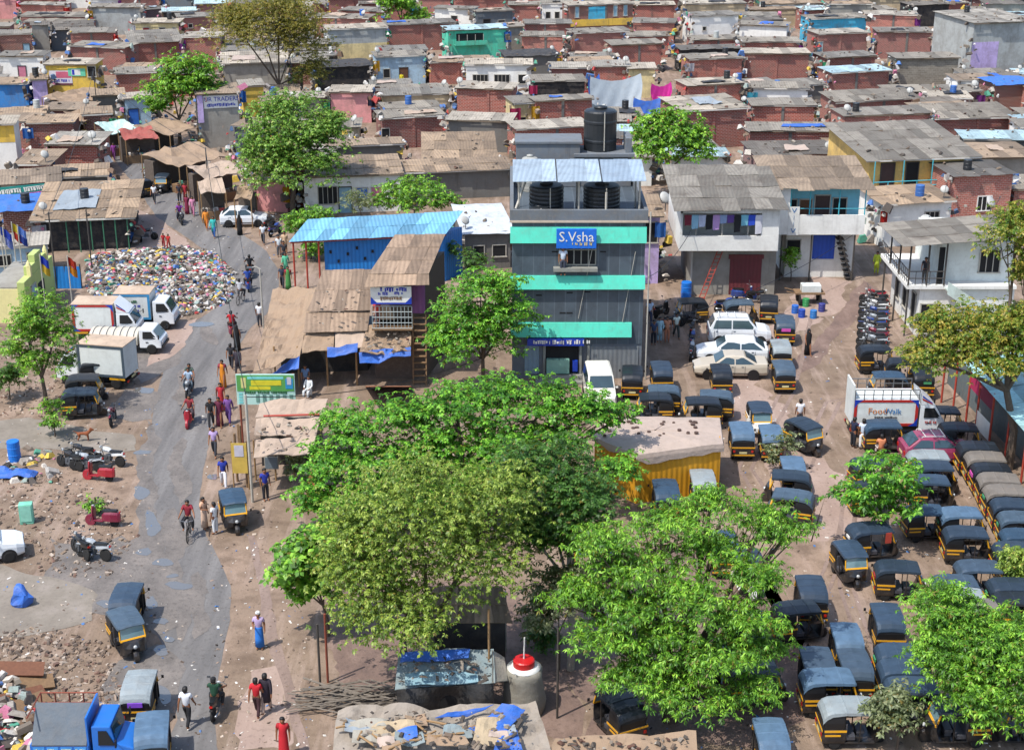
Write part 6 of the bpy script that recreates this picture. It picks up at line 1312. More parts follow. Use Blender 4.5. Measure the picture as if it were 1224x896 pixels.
for ln in RK.split('\n'):
    q = ln.split('|'); a = q[0].split()
    o = rick(float(a[0]), float(a[1]), float(a[2]), a[3], q[1], PARK if float(a[0]) > 600 else 'auto rickshaws along the road', WF if len(q) > 2 else None)
    for w_, m_ in (('purple sticker', PURP), ('pink sticker', mat('sticker_pink', 'd858b0', .5))):
        if w_ in q[1]: b = MB(); b.box((0, -1.33, 1.2), (.6, .05, .2)); b.build('sticker', m_, o)
    if 'red flap' in q[1]: b = MB(); b.box((.63, .45, 1.3), (.03, .3, .55)); b.build('cloth_flap', REDP, o)
    if rnd.random() < .3 and 'sticker' not in q[1]: b = MB(); b.box((U(-.2, .2), -1.33, U(1.05, 1.2)), (U(.25, .5), .05, .13)); b.build('sticker', rnd.choice((WHITEP, mat('sticker_green', '4c9a6a', .5), mat('sticker_red', 'a8403a', .5))), o)
drop(proto)
# ================= cars and trucks =================
def put(t, px, py, hd, s=1.0): t.location = at(px, py); t.rotation_euler.z = R(-hd); t.scale = (s, s, s); return t
PWH = mat('car_white', 'e2e6e8', .3, 'paint', dirt=.12); PBE = mat('car_beige', 'c2b8a6', .3, 'paint', dirt=.12); PMG = mat('car_magenta', '94365a', .4, 'paint', dirt=.6); PIV = mat('car_ivory', 'e6e2d6', .3, 'paint', dirt=.1)
put(make_car('sedan_car', 'beige sedan facing left in front of two white cars', PBE, SEDAN, (1.0, .35, -.75, -1.55, .62, 1.42, .92, .80), (1.35, -1.3)), 872, 448, -88)
put(make_car('estate_car', 'pale blue white estate car between the beige sedan and the white van', PWH, SEDAN, (1.0, .35, -1.3, -2.0, .62, 1.45, .92, .80), (1.35, -1.3)), 874, 430, -86)
put(make_car('tall_car', 'white high roofed estate car with roof rack facing right behind the sedan', PWH, VANL, (1.1, .55, -1.55, -1.88, .68, 1.72, 1.06, .80), (1.3, -1.25), rails=STEEL), 882, 408, 92)
put(make_car('hatchback_car', 'white hatchback parked side on beside the stall street', PWH, HATCH, (.95, .3, -1.1, -1.72, .62, 1.5, .98, .78), (1.2, -1.15)), 292, 269, 86)
put(make_car('minivan', 'white minivan facing the viewer before the banded building', PIV, VANL, (1.25, .75, -1.6, -1.9, .70, 1.85, 1.08, .80), (1.3, -1.25)), 716, 478, 178)
put(make_car('magenta_car', 'magenta car with pale roof rack squeezed between black rickshaws', PMG, HATCH, (.95, .3, -1.1, -1.72, .62, 1.5, .98, .78), (1.2, -1.15), rails=WHITEP), 1118, 550, 88)
put(make_car('hatchback_car', 'white car cut by the left edge beside the rubble', PWH, HATCH, (.95, .3, -1.1, -1.72, .62, 1.5, .98, .78), (1.2, -1.15)), -22, 668, 70)
def make_truck(name, label, cabp, bl, bh, bz, boxm, trim=None, open_=None, striped=False, roofm=None, deflect=False, cw=1.7, cl=1.35, ch=1.95, bonnet=0.0, plates=True, corner=None):
    t = thing(name, label, 'truck'); y0 = -bl / 2 - .2; yc = y0 + bl + .12; W2 = cw / 2
    b = MB(); b.span((-W2 * .55, y0 + .1, .45), (W2 * .55, yc + cl - .2, .62)); b.span((-W2 * .9, y0 - .08, .42), (W2 * .9, y0, .58)); b.build('chassis', VINYL, t)
    k = MB(); P_ = [(yc, .42), (yc, ch), (yc + cl * .45, ch), (yc + cl * .62, ch - .06), (yc + cl * .92, ch * .62), (yc + cl, ch * .56), (yc + cl, .42)]
    if bonnet: P_ = [(yc, .42), (yc, ch), (yc + cl * .7, ch), (yc + cl * .85, ch * .66), (yc + cl + bonnet, ch * .58), (yc + cl + bonnet + .06, .5), (yc + cl + bonnet, .42)]
    n = len(P_); rings = [[(x * (1 if z < ch * .63 else .93), y, z) for y, z in P_] for x in (-W2 * .96, W2 * .96)]
    k.loft(rings); cab = k.build('cab', cabp, t, bev=.05)
    i0 = 3 if not bonnet else 2; (ya, za), (yb, zb_) = P_[i0], P_[i0 + 1]; g_ = MB(); nx = V3((0, zb_ - za, -(yb - ya))).normalized() * -1; off = V3((0, .02, .02))
    g_.add([V3((-W2 * .8, yb + (ya - yb) * .08, zb_ + (za - zb_) * .08)) + off, V3((W2 * .8, yb + (ya - yb) * .08, zb_ + (za - zb_) * .08)) + off, V3((W2 * .78, ya + (yb - ya) * .08, za + (zb_ - za) * .08)) + off, V3((-W2 * .78, ya + (yb - ya) * .08, za + (zb_ - za) * .08)) + off], [(0, 1, 2, 3)]); g_.build('windshield', GLASS, t)
    for s in (-1, 1):
        w = MB(); w.add([(s * (W2 * .97), yc + .22, ch * .64), (s * (W2 * .97), yc + cl * .84, ch * .64), (s * (W2 * .915), yc + cl * .56, ch * .92), (s * (W2 * .915), yc + .24, ch * .92)], [(0, 1, 2, 3)]); w.build('side_window', DARK, t)
        d = MB(); d.box((s * W2 * .97, yc + cl * .35, ch * .5), (.02, .16, .05)); d.build('door_handle', VINYL, t)
        for yy in ((yc + cl * .55) if not bonnet else yc + cl + bonnet * .4, y0 + bl * .22): wheel(t, (s * (W2 - .12), yy, .34), .34, .22, 18, GREYM)
        l = MB(); l.box((s * W2 * .7, yc + cl + bonnet + .03, .72), (.26, .06, .16)); l.build('headlight', LAMP, t, bev=.02)
        l = MB(); l.box((s * W2 * .8, y0 - .09, .52), (.2, .04, .1)); l.build('tail_light', RED, t)
        m = MB(); m.tube([(s * W2 * .95, yc + cl * .8, ch * .75), (s * (W2 + .2), yc + cl * .95, ch * .8)], .015, 4); m.box((s * (W2 + .22), yc + cl * .95, ch * .76), (.14, .05, .26)); m.build('mirror', VINYL, t)
        pn = MB(); pn.span((s * W2 * .98, y0 + .05, bz - .16), (s * (W2 + .0), y0 + bl * .35, bz - .02)); pn.build('side_plate', YEL, t)
    b = MB(); b.span((-W2 * .9, yc + cl + bonnet - .02, .42), (W2 * .9, yc + cl + bonnet + .1, .58)); b.build('bumper', VINYL if not bonnet else WHITEP, t)
    if striped:
        rings = []
        for i in range(15):
            y = y0 + bl * i / 14; rr = 1 + (.035 if i % 2 else 0)
            rings.append([(W2 * rr * math.cos(a), y, bz + .35 + bh * .62 * rr * math.sin(a)) for a in [math.pi * q / 10 for q in range(11)]] + [(-W2 * rr, y, bz), (W2 * rr, y, bz)])
        b = MB(); b.loft(rings); b.build('ribbed_cover', boxm, t); b = MB()
        for i in range(1, 14, 2):
            y = y0 + bl * i / 14; b.tube([(W2 * 1.05 * math.cos(a), y, bz + .35 + bh * .655 * math.sin(a)) for a in [math.pi * q / 10 for q in range(11)]], .025, 4)
        b.build('cover_hoop', GREYM, t)
    elif open_:
        b = MB(); b.span((-W2, y0, bz), (W2, y0 + bl, bz + .1))
        for s in (-1, 1): b.span((s * W2 - .03, y0, bz + .1), (s * W2 + .03, y0 + bl, bz + .5))
        b.span((-W2, y0 - .03, bz + .1), (W2, y0 + .03, bz + .5)); b.span((-W2, y0 + bl - .03, bz + .1), (W2, y0 + bl + .03, bz + bh)); b.build('bed', boxm, t); b = MB()
        for s in (-1,):
            for i in range(5): y = y0 + bl * i / 4; b.tube([(s * W2, y, bz + .5), (s * W2, y, bz + bh)], .03, 4)
            for z in (.75, 1.0): b.tube([(s * W2, y0, bz + bh * z), (s * W2, y0 + bl, bz + bh * z)], .03, 4)
        b.tube([(-W2, y0, bz + bh), (W2, y0, bz + bh)], .03, 4); b.build('bed_rack', open_, t)
    else:
        b = MB(); b.span((-W2, y0, bz), (W2, y0 + bl, bz + bh)); bx_ = b.build('cargo_box', boxm, t, bev=.02)
        if roofm: b = MB(); b.span((-W2 - .03, y0 - .03, bz + bh + .003), (W2 + .03, y0 + bl + .03, bz + bh + .05)); b.build('box_roof', roofm, t)
        if trim:
            for s in (-1, 1):
                b = MB(); x = s * (W2 + .012); e = .15
                for ya, yb, za, zb_ in ((y0, y0 + bl, bz + bh - e, bz + bh - .01), (y0, y0 + bl, bz, bz + e), (y0, y0 + e, bz + e, bz + bh - e), (y0 + bl - e, y0 + bl, bz + e, bz + bh - e)): b.span((x - .012, ya, za), (x + .012, yb, zb_))
                tr_ = b.build('trim_frame', trim, bx_)
                if corner:
                    b = MB()
                    for yy, dy in ((y0, 1), (y0 + bl, -1)):
                        for z_, dz in ((bz, 1), (bz + bh, -1)): b.add([(x + s * .016, yy, z_), (x + s * .016, yy + dy * .48, z_), (x + s * .016, yy + dy * .18, z_ + dz * .18), (x + s * .016, yy, z_ + dz * .48)], [(0, 1, 2, 3)])
                    b.build('trim_corner', corner, tr_)
    if deflect:
        b = MB(); b.add([(-W2 * .9, yc + .05, ch), (W2 * .9, yc + .05, ch), (W2 * .9, yc + cl * .6, ch), (-W2 * .9, yc + cl * .6, ch), (-W2 * .9, yc - .05, ch + .7), (W2 * .9, yc - .05, ch + .7)], [(0, 3, 2, 1), (4, 5, 2, 3), (0, 1, 5, 4), (1, 2, 5), (0, 4, 3)]); df = b.build('wind_deflector', cabp, t)
        for s in (-1, 1):
            for z0, m in ((.08, mat('stripe_red', 'b8302a', .4)), (.24, DKBLUE)): b = MB(); b.add([(s * (W2 * .9 + .01), yc + .1, ch + z0 + .2), (s * (W2 * .9 + .01), yc + cl * .5, ch + z0 * .3), (s * (W2 * .9 + .01), yc + cl * .5 - .08, ch + z0 * .3 + .1), (s * (W2 * .9 + .01), yc + .05, ch + z0 + .34)], [(0, 1, 2, 3)]); b.build('stripe', m, df)
    b = MB(); b.box((0, y0 - .1, .66), (.5, .02, .12)); b.build('number_plate', PLATE, t)
    return t, (y0, yc, W2, bz, bh)
BW_ = mat('box_white', 'dfe4e0', .5, 'plaster', dirt=.15); TRR = mat('stripe_red', 'b8302a', .4); TRB = mat('trim_teal', '3a8fc0', .5); TRG = mat('trim_slate', '46545f', .5); RTAN = mat('box_roof_tan', 'c8b098', .8, 'plaster', dirt=.3); STRP = mat('cover_stripe', 'c9c3b4', .7, 'tarp', dirt=.2)
t, q = make_truck('box_truck', 'white box truck with red and blue border behind the ribbed cover pickup', PWH, 2.6, 1.75, .75, BW_, TRR, roofm=RTAN, deflect=True, corner=DKBLUE); put(t, 122, 404, 90)
t, q = make_truck('box_truck', 'white box truck with sky blue frame at the rubbish heap', PWH, 2.3, 1.7, .75, BW_, TRB, roofm=RTAN); put(t, 168, 390, 90)
for k, (z, m, w) in enumerate(((1.95, mat('ink_green', '2c6a34'), .9), (1.65, INK, 1.3), (1.35, INK, .8))): o = scribble(w, .18, 9, 40 + k).build('lettering', m, t, loc=(q[2] + .02, q[0] + 1.15, z)); o.rotation_euler.z = R(90)
t, q = make_truck('covered_pickup', 'pickup with a long pale ribbed cover and white cab facing the road', PWH, 3.0, .75, .62, STRP, striped=True, ch=1.6); put(t, 145, 418, 92)
t, q = make_truck('box_truck', 'white box truck with slate frame, cab to the left, beside dark rickshaws', PWH, 2.9, 1.9, .75, BW_, TRG, roofm=RTAN, deflect=True); put(t, 128, 458, -78)
t, q = make_truck('rack_truck', 'white truck with red trimmed side, open top rack and blue lettering on the square', PWH, 3.4, 1.5, .8, BW_, TRR, deflect=True, corner=DKBLUE); put(t, 1056, 518, 90); land('white rack truck', 1058, 490)
for s in (1,):
    for tx, m, y, z, sz in (('Food', mat('ink_orange', 'd07a30'), 1.25, 1.65, .5), ('Walk', INKB, 2.05, 1.63, .42)): o = letters(tx, sz, m, t, (q[2] + .03, q[0] + y, z)); o.rotation_euler = (R(90), 0, R(90))
    o = scribble(1.2, .14, 10, 52).build('lettering', GREYM, t, loc=(q[2] + .03, q[0] + 1.7, 1.3)); o.rotation_euler.z = R(90)
    o = scribble(.6, .16, 6, 53).build('lettering', TRR, t, loc=(q[2] * .99, q[1] + .6, 1.0)); o.rotation_euler.z = R(90)
b = MB()
for s in (-1, 1):
    for k in range(8): y = q[0] + 3.4 * k / 7; b.tube([(s * q[2], y, 2.3), (s * q[2], y, 2.85)], .025, 4)
    b.tube([(s * q[2], q[0], 2.85), (s * q[2], q[0] + 3.4, 2.85)], .03, 4); b.tube([(s * q[2], q[0], 2.58), (s * q[2], q[0] + 3.4, 2.58)], .02, 4)
b.build('top_rack', GREYM, t); b = MB(); b.span((-q[2], q[0] - .1, .9), (q[2], q[0] - .02, 3.1)); b.build('tailboard', BW_, t)
PBL = mat('truck_blue', '1a6cc4', .35, 'paint', dirt=.08)
t, q = make_truck('blue_truck', 'bright blue bonneted truck with grey load cover and rusty rack', PBL, 2.0, 1.6, .8, PBL, open_=RUST, bonnet=.5, ch=2.0, cw=1.6, cl=.95); put(t, 90, 912, 90); land('blue truck', 100, 850)
b = MB(); b.add([(q[2] + .05, q[0] + .05, 1.35), (q[2] + .05, q[0] + 1.95, 1.35), (-.1, q[0] + 1.95, 2.45), (-.1, q[0] + .05, 2.45), (q[2] + .05, q[0] + .05, 1.30), (q[2] + .05, q[0] + 1.95, 1.30), (-.1, q[0] + 1.95, 2.40), (-.1, q[0] + .05, 2.40)], [(0, 1, 2, 3), (7, 6, 5, 4), (0, 4, 5, 1), (1, 5, 6, 2), (2, 6, 7, 3), (3, 7, 4, 0)]); b.build('load_cover', mat('cover_slate', '56616b', .7, 'tarp', dirt=.2), t)
for k in range(4):
    b = MB(); b.span((q[2] + .03, q[0] + .08 + .48 * k, .95), (q[2] + .045, q[0] + .48 + .48 * k, 1.25)); o = b.build('side_panel', mat('panel_sky', '4a9ae0', .5), t); o2 = scribble(.32, .16, 4, 60 + k).build('lettering', PLATE, o, loc=(q[2] + .055, q[0] + .28 + .48 * k, 1.1)); o2.rotation_euler.z = R(90)
# ================= two-wheelers =================
MPAINT = [mat('bike_black', '17181a', .35, 'paint', dirt=.2), mat('bike_red', 'a01c2c', .35, 'paint', dirt=.2), mat('bike_blue', '23438c', .35, 'paint', dirt=.2), mat('bike_silver', 'aab0b4', .35, 'paint', dirt=.2), mat('bike_white', 'd8dad8', .35, 'paint', dirt=.15), mat('bike_maroon', '7a1c38', .35, 'paint', dirt=.2)]
pm, ps = make_motorbike(MPAINT[0]), make_motorbike(MPAINT[0], True)
def bike(px, py, hd, c, label, sc=False, group='parked two wheelers', lean=6):
    o = copy_tree(ps if sc else pm, None, {'bike_black': MPAINT[c]} if c else None); o.location = at(px, py); o.rotation_euler = (0, R(lean), R(-hd)); o['label'] = label; o['group'] = group; return o
for a in ((136, 505, 175, 5, 'dark motorcycle with a maroon tank at the nose of the blue hooded roadside rickshaw'), (84, 560, -60, 0, 'black motorcycle leftmost of the bunch behind the brown dog'), (104, 563, -80, 3, 'silver motorcycle low in the middle of the bunch near the blue drum'), (131, 556, -70, 4, 'white tailed motorcycle at the road end of the bunch'), (118, 574, -75, 1, 'red and black scooter in front of the bunch of motorcycles', True), (96, 552, -70, 0, 'black motorcycle at the back of the bunch'), (123, 628, -78, 5, 'crimson scooter standing on the rubble beside the green shrub', True), (112, 668, -70, 3, 'grey stripped motorcycle lying in the wet mud', False), (96, 664, -40, 0, 'black stripped frame beside the grey wreck in the mud'),
          (175, 287, 80, 0, 'black motorcycle parked beside the rubbish heap end of the ragged tan shed'), (166, 287, 150, 0, 'motorcycle next to the black one near the ragged tan shed'), (322, 274, 20, 0, 'black motorcycle right of the white hatchback'), (329, 281, 25, 2, 'dark blue motorcycle nearest the green shed bushes'), (154, 262, 170, 2, 'blue motorcycle under the edge of the broad ragged tan roof'), (152, 252, 170, 1, 'red motorcycle under the edge of the broad ragged tan roof'), (206, 206, 200, 3, 'silver motorcycle parked in the upper stall street'), (130, 205, 170, 3, 'grey motorcycle beside the brick house with the pale slab'),
          (868, 372, 70, 2, 'blue motorcycle in front of the maroon shutter'), (889, 358, 90, 2, 'dark blue scooter right before the maroon shutter', True), (906, 362, 95, 0, 'black motorcycle right of the blue scooter by the maroon shutter'), (826, 402, 15, 0, 'upper black motorcycle of the file left of the white estate car'), (826, 414, 12, 2, 'middle dark motorcycle of the file left of the white estate car'), (825, 427, 10, 3, 'lower silver motorcycle of the file left of the white estate car'), (805, 392, 60, 0, 'black motorcycle in the alley mouth beside the banded building'), (790, 378, 40, 0, 'black scooter in the alley shade near the blue drum', True)): bike(*a)
for k in range(15): bike(1043 + (k % 2) * 3 - k * .2, 362 + k * 4.3, -74 + (k * 37 % 17) - 8, (1, 0, 0, 4, 3, 2, 0, 3, 2, 0, 3, 5, 0, 3, 0)[k], '%s of the tight motorcycle row beside the white corner house' % ('red tailed first|black second|dark third|white fourth|silver fifth|blue sixth|black seventh|grey eighth|blue ninth|black tenth|silver eleventh|maroon twelfth|black thirteenth|silver fourteenth|black last'.split('|')[k]), False, 'motorcycle row by the corner house', 9)
# ================= people =================
P = person
def rider(px, py, hd, c, top, bottom, label, sc=False, back=None, helmet=None):
    bike(px, py, hd, c, ('scooter' if sc else 'motorcycle') + ' ridden by the ' + label, sc, 'ridden two wheelers', 0)
    p = at(px, py); f = V3((math.sin(R(hd)), math.cos(R(hd)), 0))
    P(0, 0, hd, 'ride', 'plain', top, bottom, 'person riding, the ' + label, loc=p - f * .25 - V3((0, 0, .06)), cap=helmet, group='riders on the road')
    if back: P(0, 0, hd, 'ride', 'plain', back, '2c2c34', 'passenger sitting behind the ' + label, loc=p - f * .62 - V3((0, 0, .03)), group='riders on the road')
rider(260, 850, 2, 0, '1f4a34', '2a2a2c', 'man in dark green at the bottom of the road', False, None, '1a1a1c')
rider(226, 472, 178, 3, '9fb4c8', '50606c', 'pair in pale blue coming down the road', False, '4a5a50'); rider(227, 507, 180, 1, '8a2c34', '3a3038', 'person on the red scooter in mid road', True)
rider(278, 399, -5, 5, 'c4202c', '3c2a30', 'person in bright red up the road', True); rider(299, 330, -12, 0, '1c1d22', '2c2c30', 'figure in black near the rubbish heap'); rider(297, 346, -10, 2, '2c50a8', '2c2c34', 'person in blue right by the rubbish heap', True)
rider(216, 267, 160, 0, '7a3090', '3a3a48', 'person in purple above the road bend'); rider(176, 218, 185, 3, '6aa860', '3a3a40', 'person in light green in the stall street')
b_c = make_bicycle(mat('cycle_frame', '2c2c30', .5, 'paint')); put(b_c, 226, 642, 175); tag(b_c, 'bicycle ridden by the man in dark red on the road', 'bicycle'); P(0, 0, 175, 'ride', 'plain', '8a2030', '2a2a2e', 'man in dark red cycling towards the viewer', loc=at(226, 642) + V3((0, .15, .1)), group='riders on the road')
b_c = copy_tree(b_c); put(b_c, 288, 362, 10); tag(b_c, 'bicycle ridden past the rubbish heap', 'bicycle'); P(0, 0, 10, 'ride', 'plain', 'c8c8cc', '33343a', 'person in pale shirt cycling past the rubbish heap', loc=at(288, 362) + V3((0, -.15, .1)), group='riders on the road')
drop(pm); drop(ps)
PPL = """225 868 10 walk plain e4e6ea 1e1f24|man in white shirt and dark trousers walking by the puddle
311 775 180 talk lungi b8a4c8 2a78d0|man in lavender shirt, blue lungi and white cap on the dirt path
308 856 5 walk plain c41c28 3a2024|person in red shirt walking close beside one in black
319 852 0 stride kurta 2c2430 c0a898|person in black tunic walking close beside one in red
340 905 180 stand sari c4202c a01820|woman in red carrying a bundle at the bottom edge
245 632 120 talk lungi e0b090 d8b8a0|man in peach shirt talking to the man in white by the rickshaw
258 638 -60 stand plain f0f2f4 e6e8ea|man all in white standing beside the blue hooded rickshaw
268 583 170 walk plain 2438a0 e4e4ea|man in dark blue shirt and white trousers on the road edge
257 545 180 walk plain b8a0d0 33363e|man in lavender shirt and dark trousers on the road edge
253 511 170 stride plain 1e1e22 2c2c30|person in black in the bunch walking by the picture board
263 509 175 walk sari 6a2440 5a2038|woman in maroon in the bunch walking by the picture board
265 491 170 stride sari c83038 902028|woman in bright red in the bunch walking by the picture board
274 506 180 walk kurta 7a5098 5a4080|person in violet in the bunch walking by the picture board
267 463 180 walk sari e08a20 8a3040|woman in an orange sari on the road edge
277 441 0 walk plain 26262c 2c2c34|person in black before another dark figure near the tarp awning
285 447 0 stride kurta 3a3440 2c2830|person in dark grey tunic near the tarp awning corner
284 419 0 stand burqa 141416 141416|woman in a black robe on the road above the awning
196 297 170 walk plain b02028 8a1c24|child in red left of the pair by the rubbish heap
202 298 185 stride plain c83028 a02824|child in orange red right of the pair by the rubbish heap
247 274 180 walk kurta e08a2c c06a28|person in orange left of the white hatchback
256 284 180 walk kurta 38b8b0 2c5a9a|person in teal below the white hatchback
287 281 0 stand burqa 101012 101012|woman in a black robe just below the white hatchback
185 243 180 walk plain e6e8ec 2c3038|man in white shirt in the middle of the stall street
215 242 170 stand plain 2c2c38 2a2a30|person in dark clothes beside one in red in the stall street
222 241 185 walk sari b02834 8a2030|person in red beside a dark one in the stall street
224 256 180 stand sari 8a2848 6a2040|woman in maroon beside one in pink in the stall street
231 258 175 walk kurta d890b0 c07898|woman in pink beside one in maroon in the stall street
184 210 180 walk sari 4a2c90 3c2478|woman in deep violet high in the stall street
216 212 180 walk kurta e0e2e8 d8d8dc|person in white tunic high in the stall street
222 210 180 stand sari 8a4a38 6a3a2c|woman in brown beside the white tunic in the stall street
206 214 180 walk plain 3a5aa0 33343c|man in blue shirt in the upper stall street
233 225 180 stand plain 3a6ab0 2c2c34|man in blue beside the small goods stall
137 192 180 walk kurta 8a3a90 5a2a60|person in purple near the brick house with the slab
315 292 180 walk plain dfe3e8 3a3c44|man in white shirt right of the road by the shed bushes
334 307 170 stand plain e0e6ea 50545c|person in white in the queue beside the blue shed
341 303 180 stand kurta d0b090 b89878|person in tan in the queue beside the blue shed
340 315 175 stand plain 2c3038 30343a|person in black in the queue beside the blue shed
342 328 180 walk kurta 5ab890 3a7a60|person in mint green in the queue beside the blue shed
338 345 180 walk plain 2c3448 2a2c34|person in navy at the lower end of the queue beside the blue shed
345 346 170 stand sari 4a9048 a02838|woman in green at the lower end of the queue by the blue shed
311 391 10 stand plain e4e6ea 3a3c44|man in white by the street lamp post
370 474 200 sit kurta e2e6e6 d8dcdc|man in white sitting at the dark mouth of the lean to stall
366 468 170 stand plain 6a86a8 3a4050|man in blue grey standing inside the dark lean to stall
1030 537 10 stand plain cfdcec eef0f2|man in pale blue shirt and white trousers beside the white rack truck
1019 535 60 talk plain 1e2440 1c1e28|man in navy beside the man with white trousers
1052 546 0 sit plain d88a60 dcd0c8|man with bare orange brown shoulders bending by the rickshaw wheel
965 424 170 walk burqa 121214 121214|woman in a black robe crossing the square
955 512 0 stand plain e6e6e8 3a3a40|person in white standing behind the lone rickshaw on the square
776 388 180 walk plain c8d8ea 3a4058|man in pale blue shirt in the alley beside the banded building
781 412 180 stand plain 3a4a6a 2c2c34|person in navy in the alley group beside the banded building
788 409 190 stand kurta a8ccd8 90b0bc|person in light aqua in the alley group beside the banded building
797 409 180 stand plain d09070 c07a5a|person in orange tan in the alley group beside the banded building
808 404 170 walk plain d8e4d8 3a4440|man in pale green shirt at the right of the alley group
1047 328 190 stand kurta b8cc3a 9aac30|woman in lime green in the lane by the white corner house
318 598 150 stand plain 2c3ca8 30303a|person in blue at the mouth of the roadside stall"""
for ln in PPL.split('\n'):
    q, lb = ln.split('|'); a = q.split(); kid = lb.startswith('child')
    o = P(float(a[0]), float(a[1]), float(a[2]), a[3], a[4], a[5], a[6], lb, scale=.72 if kid else 1.0, cap='e8e8e8' if 'cap' in lb else None, z=0)
    if a[3] == 'sit': o.location.z -= .42
P(0, 0, 190, 'stand', 'plain', '26242c', '2a2a30', 'person in dark clothes standing on the corner house gallery', loc=at(1094, 402) + V3((.3, .3, 3.5)))
P(0, 0, 180, 'stand', 'plain', 'c83a2c', '5a2c2c', 'person in red orange leaning at the balcony rail of the brown shop', loc=(onY(452, 390, YB).x, YB - .4, zb(388)))
P(0, 0, 180, 'stand', 'plain', 'c8d4e4', '3a4050', 'person in white looking out of the window under the blue sign', loc=A0 + V3((xf(671), -.34, zz(316) - .55)))
P(0, 0, 180, 'sit', 'plain', '24303a', '2a2a30', 'person in dark clothes on the cyan balcony of the white house', loc=at(937, 331) + V3((xq(1027) , -.7, zf0 - .4)))
P(0, 0, 180, 'stand', 'kurta', 'd8c828', 'b8a020', 'woman in yellow outside the pale blue house with buckets', loc=(onY(480, 95, house_at(450, 66)['a'].y - .8).x, house_at(450, 66)['a'].y - .8, 0))
# brown dog
t = thing('dog', 'brown dog walking past the parked motorcycles', 'dog', at(100, 527), R(-85)); V = [(0, 0, .44, .095), (0, .22, .45, .115), (0, -.22, .45, .085), (0, .36, .55, .07), (0, .44, .66, .075), (0, .60, .62, .035), (0, -.34, .52, .025), (0, -.48, .62, .015)]; E = [(0, 1), (0, 2), (1, 3), (3, 4), (4, 5), (2, 6), (6, 7)]
for s in (-1, 1):
    i = len(V); V += [(s * .07, .23, .36, .05), (s * .07, .26, .20, .03), (s * .07, .25, .03, .03), (s * .07, -.22, .36, .06), (s * .07, -.16, .24, .035), (s * .07, -.29, .15, .024), (s * .07, -.26, .03, .026), (s * .05, .40, .76, .02)]; E += [(1, i), (i, i + 1), (i + 1, i + 2), (2, i + 3), (i + 3, i + 4), (i + 4, i + 5), (i + 5, i + 6), (4, i + 7)]
obj('body', skin('body', V, E), mat('dog_fur', '8a4a24', .8), t)
# ================= trees =================
T = tree
T('broad_tree', 'bright green almond tree with tiered leaves in front of the banded building', (560, 640), [(420, 515, 48, 24, 2), (395, 555, 46, 24, 1), (455, 555, 52, 26, 1), (385, 600, 40, 26, 0), (440, 600, 50, 26, 0), (490, 500, 50, 26, 3), (545, 488, 52, 24, 3), (600, 478, 52, 22, 4), (655, 480, 48, 22, 4), (705, 490, 46, 20, 4), (740, 500, 24, 14, 4), (520, 540, 55, 26, 2), (590, 530, 55, 26, 2), (655, 525, 50, 24, 3), (560, 580, 60, 30, 1), (735, 560, 38, 14, 2), (500, 590, 50, 26, 1), (620, 575, 44, 24, 1)], 9000, 'leafalmond', .19, 8, .52, .25, tier=.55, seed=3, tr=.2, fill=.3); land('almond tree', 560, 480)
T('olive_tree', 'yellowish olive tree over the tarp huts, nearest to the path', (520, 840), [(500, 620, 95, 70, 1), (440, 700, 62, 70, 0), (560, 670, 72, 70, 1), (480, 740, 70, 40, -1), (600, 600, 45, 50, 1.5), (420, 650, 40, 45, .5)], 7200, 'leafolive', .15, 8, .42, .4, seed=5, tr=.18, fill=.4); land('olive tree', 500, 660)
T('feathery_tree', 'dark green feathery tree with pale slender trunks between the olive and bright trees', (682, 800), [(650, 570, 60, 42, 2), (690, 605, 50, 42, 1), (640, 640, 40, 40, 1), (690, 640, 30, 40, 1)], 3600, 'leafdark', .17, 9, .4, .3, seed=7, tr=.12, bark=BARKW, tier=.4)
T('young_tree', 'small round leaved bright tree at the path edge of the olive tree', (392, 760), [(372, 665, 42, 38, 0), (354, 695, 26, 26, 0), (398, 640, 30, 26, 0), (380, 705, 30, 24, 0)], 800, 'leafbright', .26, 6, .75, .3, seed=8, tr=.07)
T('long_leaved_tree', 'big bright green tree with long drooping leaves in the rickshaw lot', (800, 860), [(720, 650, 42, 20, 1), (790, 628, 50, 22, 2), (850, 604, 48, 18, 3), (915, 622, 46, 16, 3), (940, 640, 30, 12, 3), (760, 678, 60, 24, 1), (850, 660, 55, 22, 2), (900, 690, 44, 20, 1), (690, 712, 40, 18, 0), (745, 722, 48, 22, 0), (820, 715, 55, 24, 0), (885, 740, 48, 20, 0), (720, 765, 46, 20, -1), (790, 765, 55, 24, -.5), (860, 785, 50, 22, -1), (915, 775, 34, 18, 0), (750, 810, 50, 18, -1.5), (825, 825, 58, 18, -1.5), (895, 822, 40, 16, -1)], 8600, 'leafbright', .19, 8, .27, .5, seed=9, tr=.22, fill=.3); land('bright long leaved tree', 820, 700)
T('frond_tree', 'bright green tree with fronded leaves in the bottom right corner', (1165, 885), [(1165, 790, 70, 48, 0), (1130, 730, 45, 26, 1), (1200, 780, 50, 50, 0), (1180, 835, 55, 30, -1), (1120, 775, 32, 30, 0)], 5000, 'leafbright', .18, 9, .3, .45, seed=10, tr=.13, tier=.4); land('green frond tree', 1165, 790)
T('white_trunk_tree', 'small young tree with a whitewashed trunk among the rickshaws', (1059, 655), [(1060, 560, 38, 20, 0), (1030, 590, 35, 20, 0), (1080, 590, 32, 24, 0), (1060, 608, 38, 14, 0)], 520, 'leafalmond', .26, 8, .45, .3, seed=11, tr=.13, bark=BARKW)
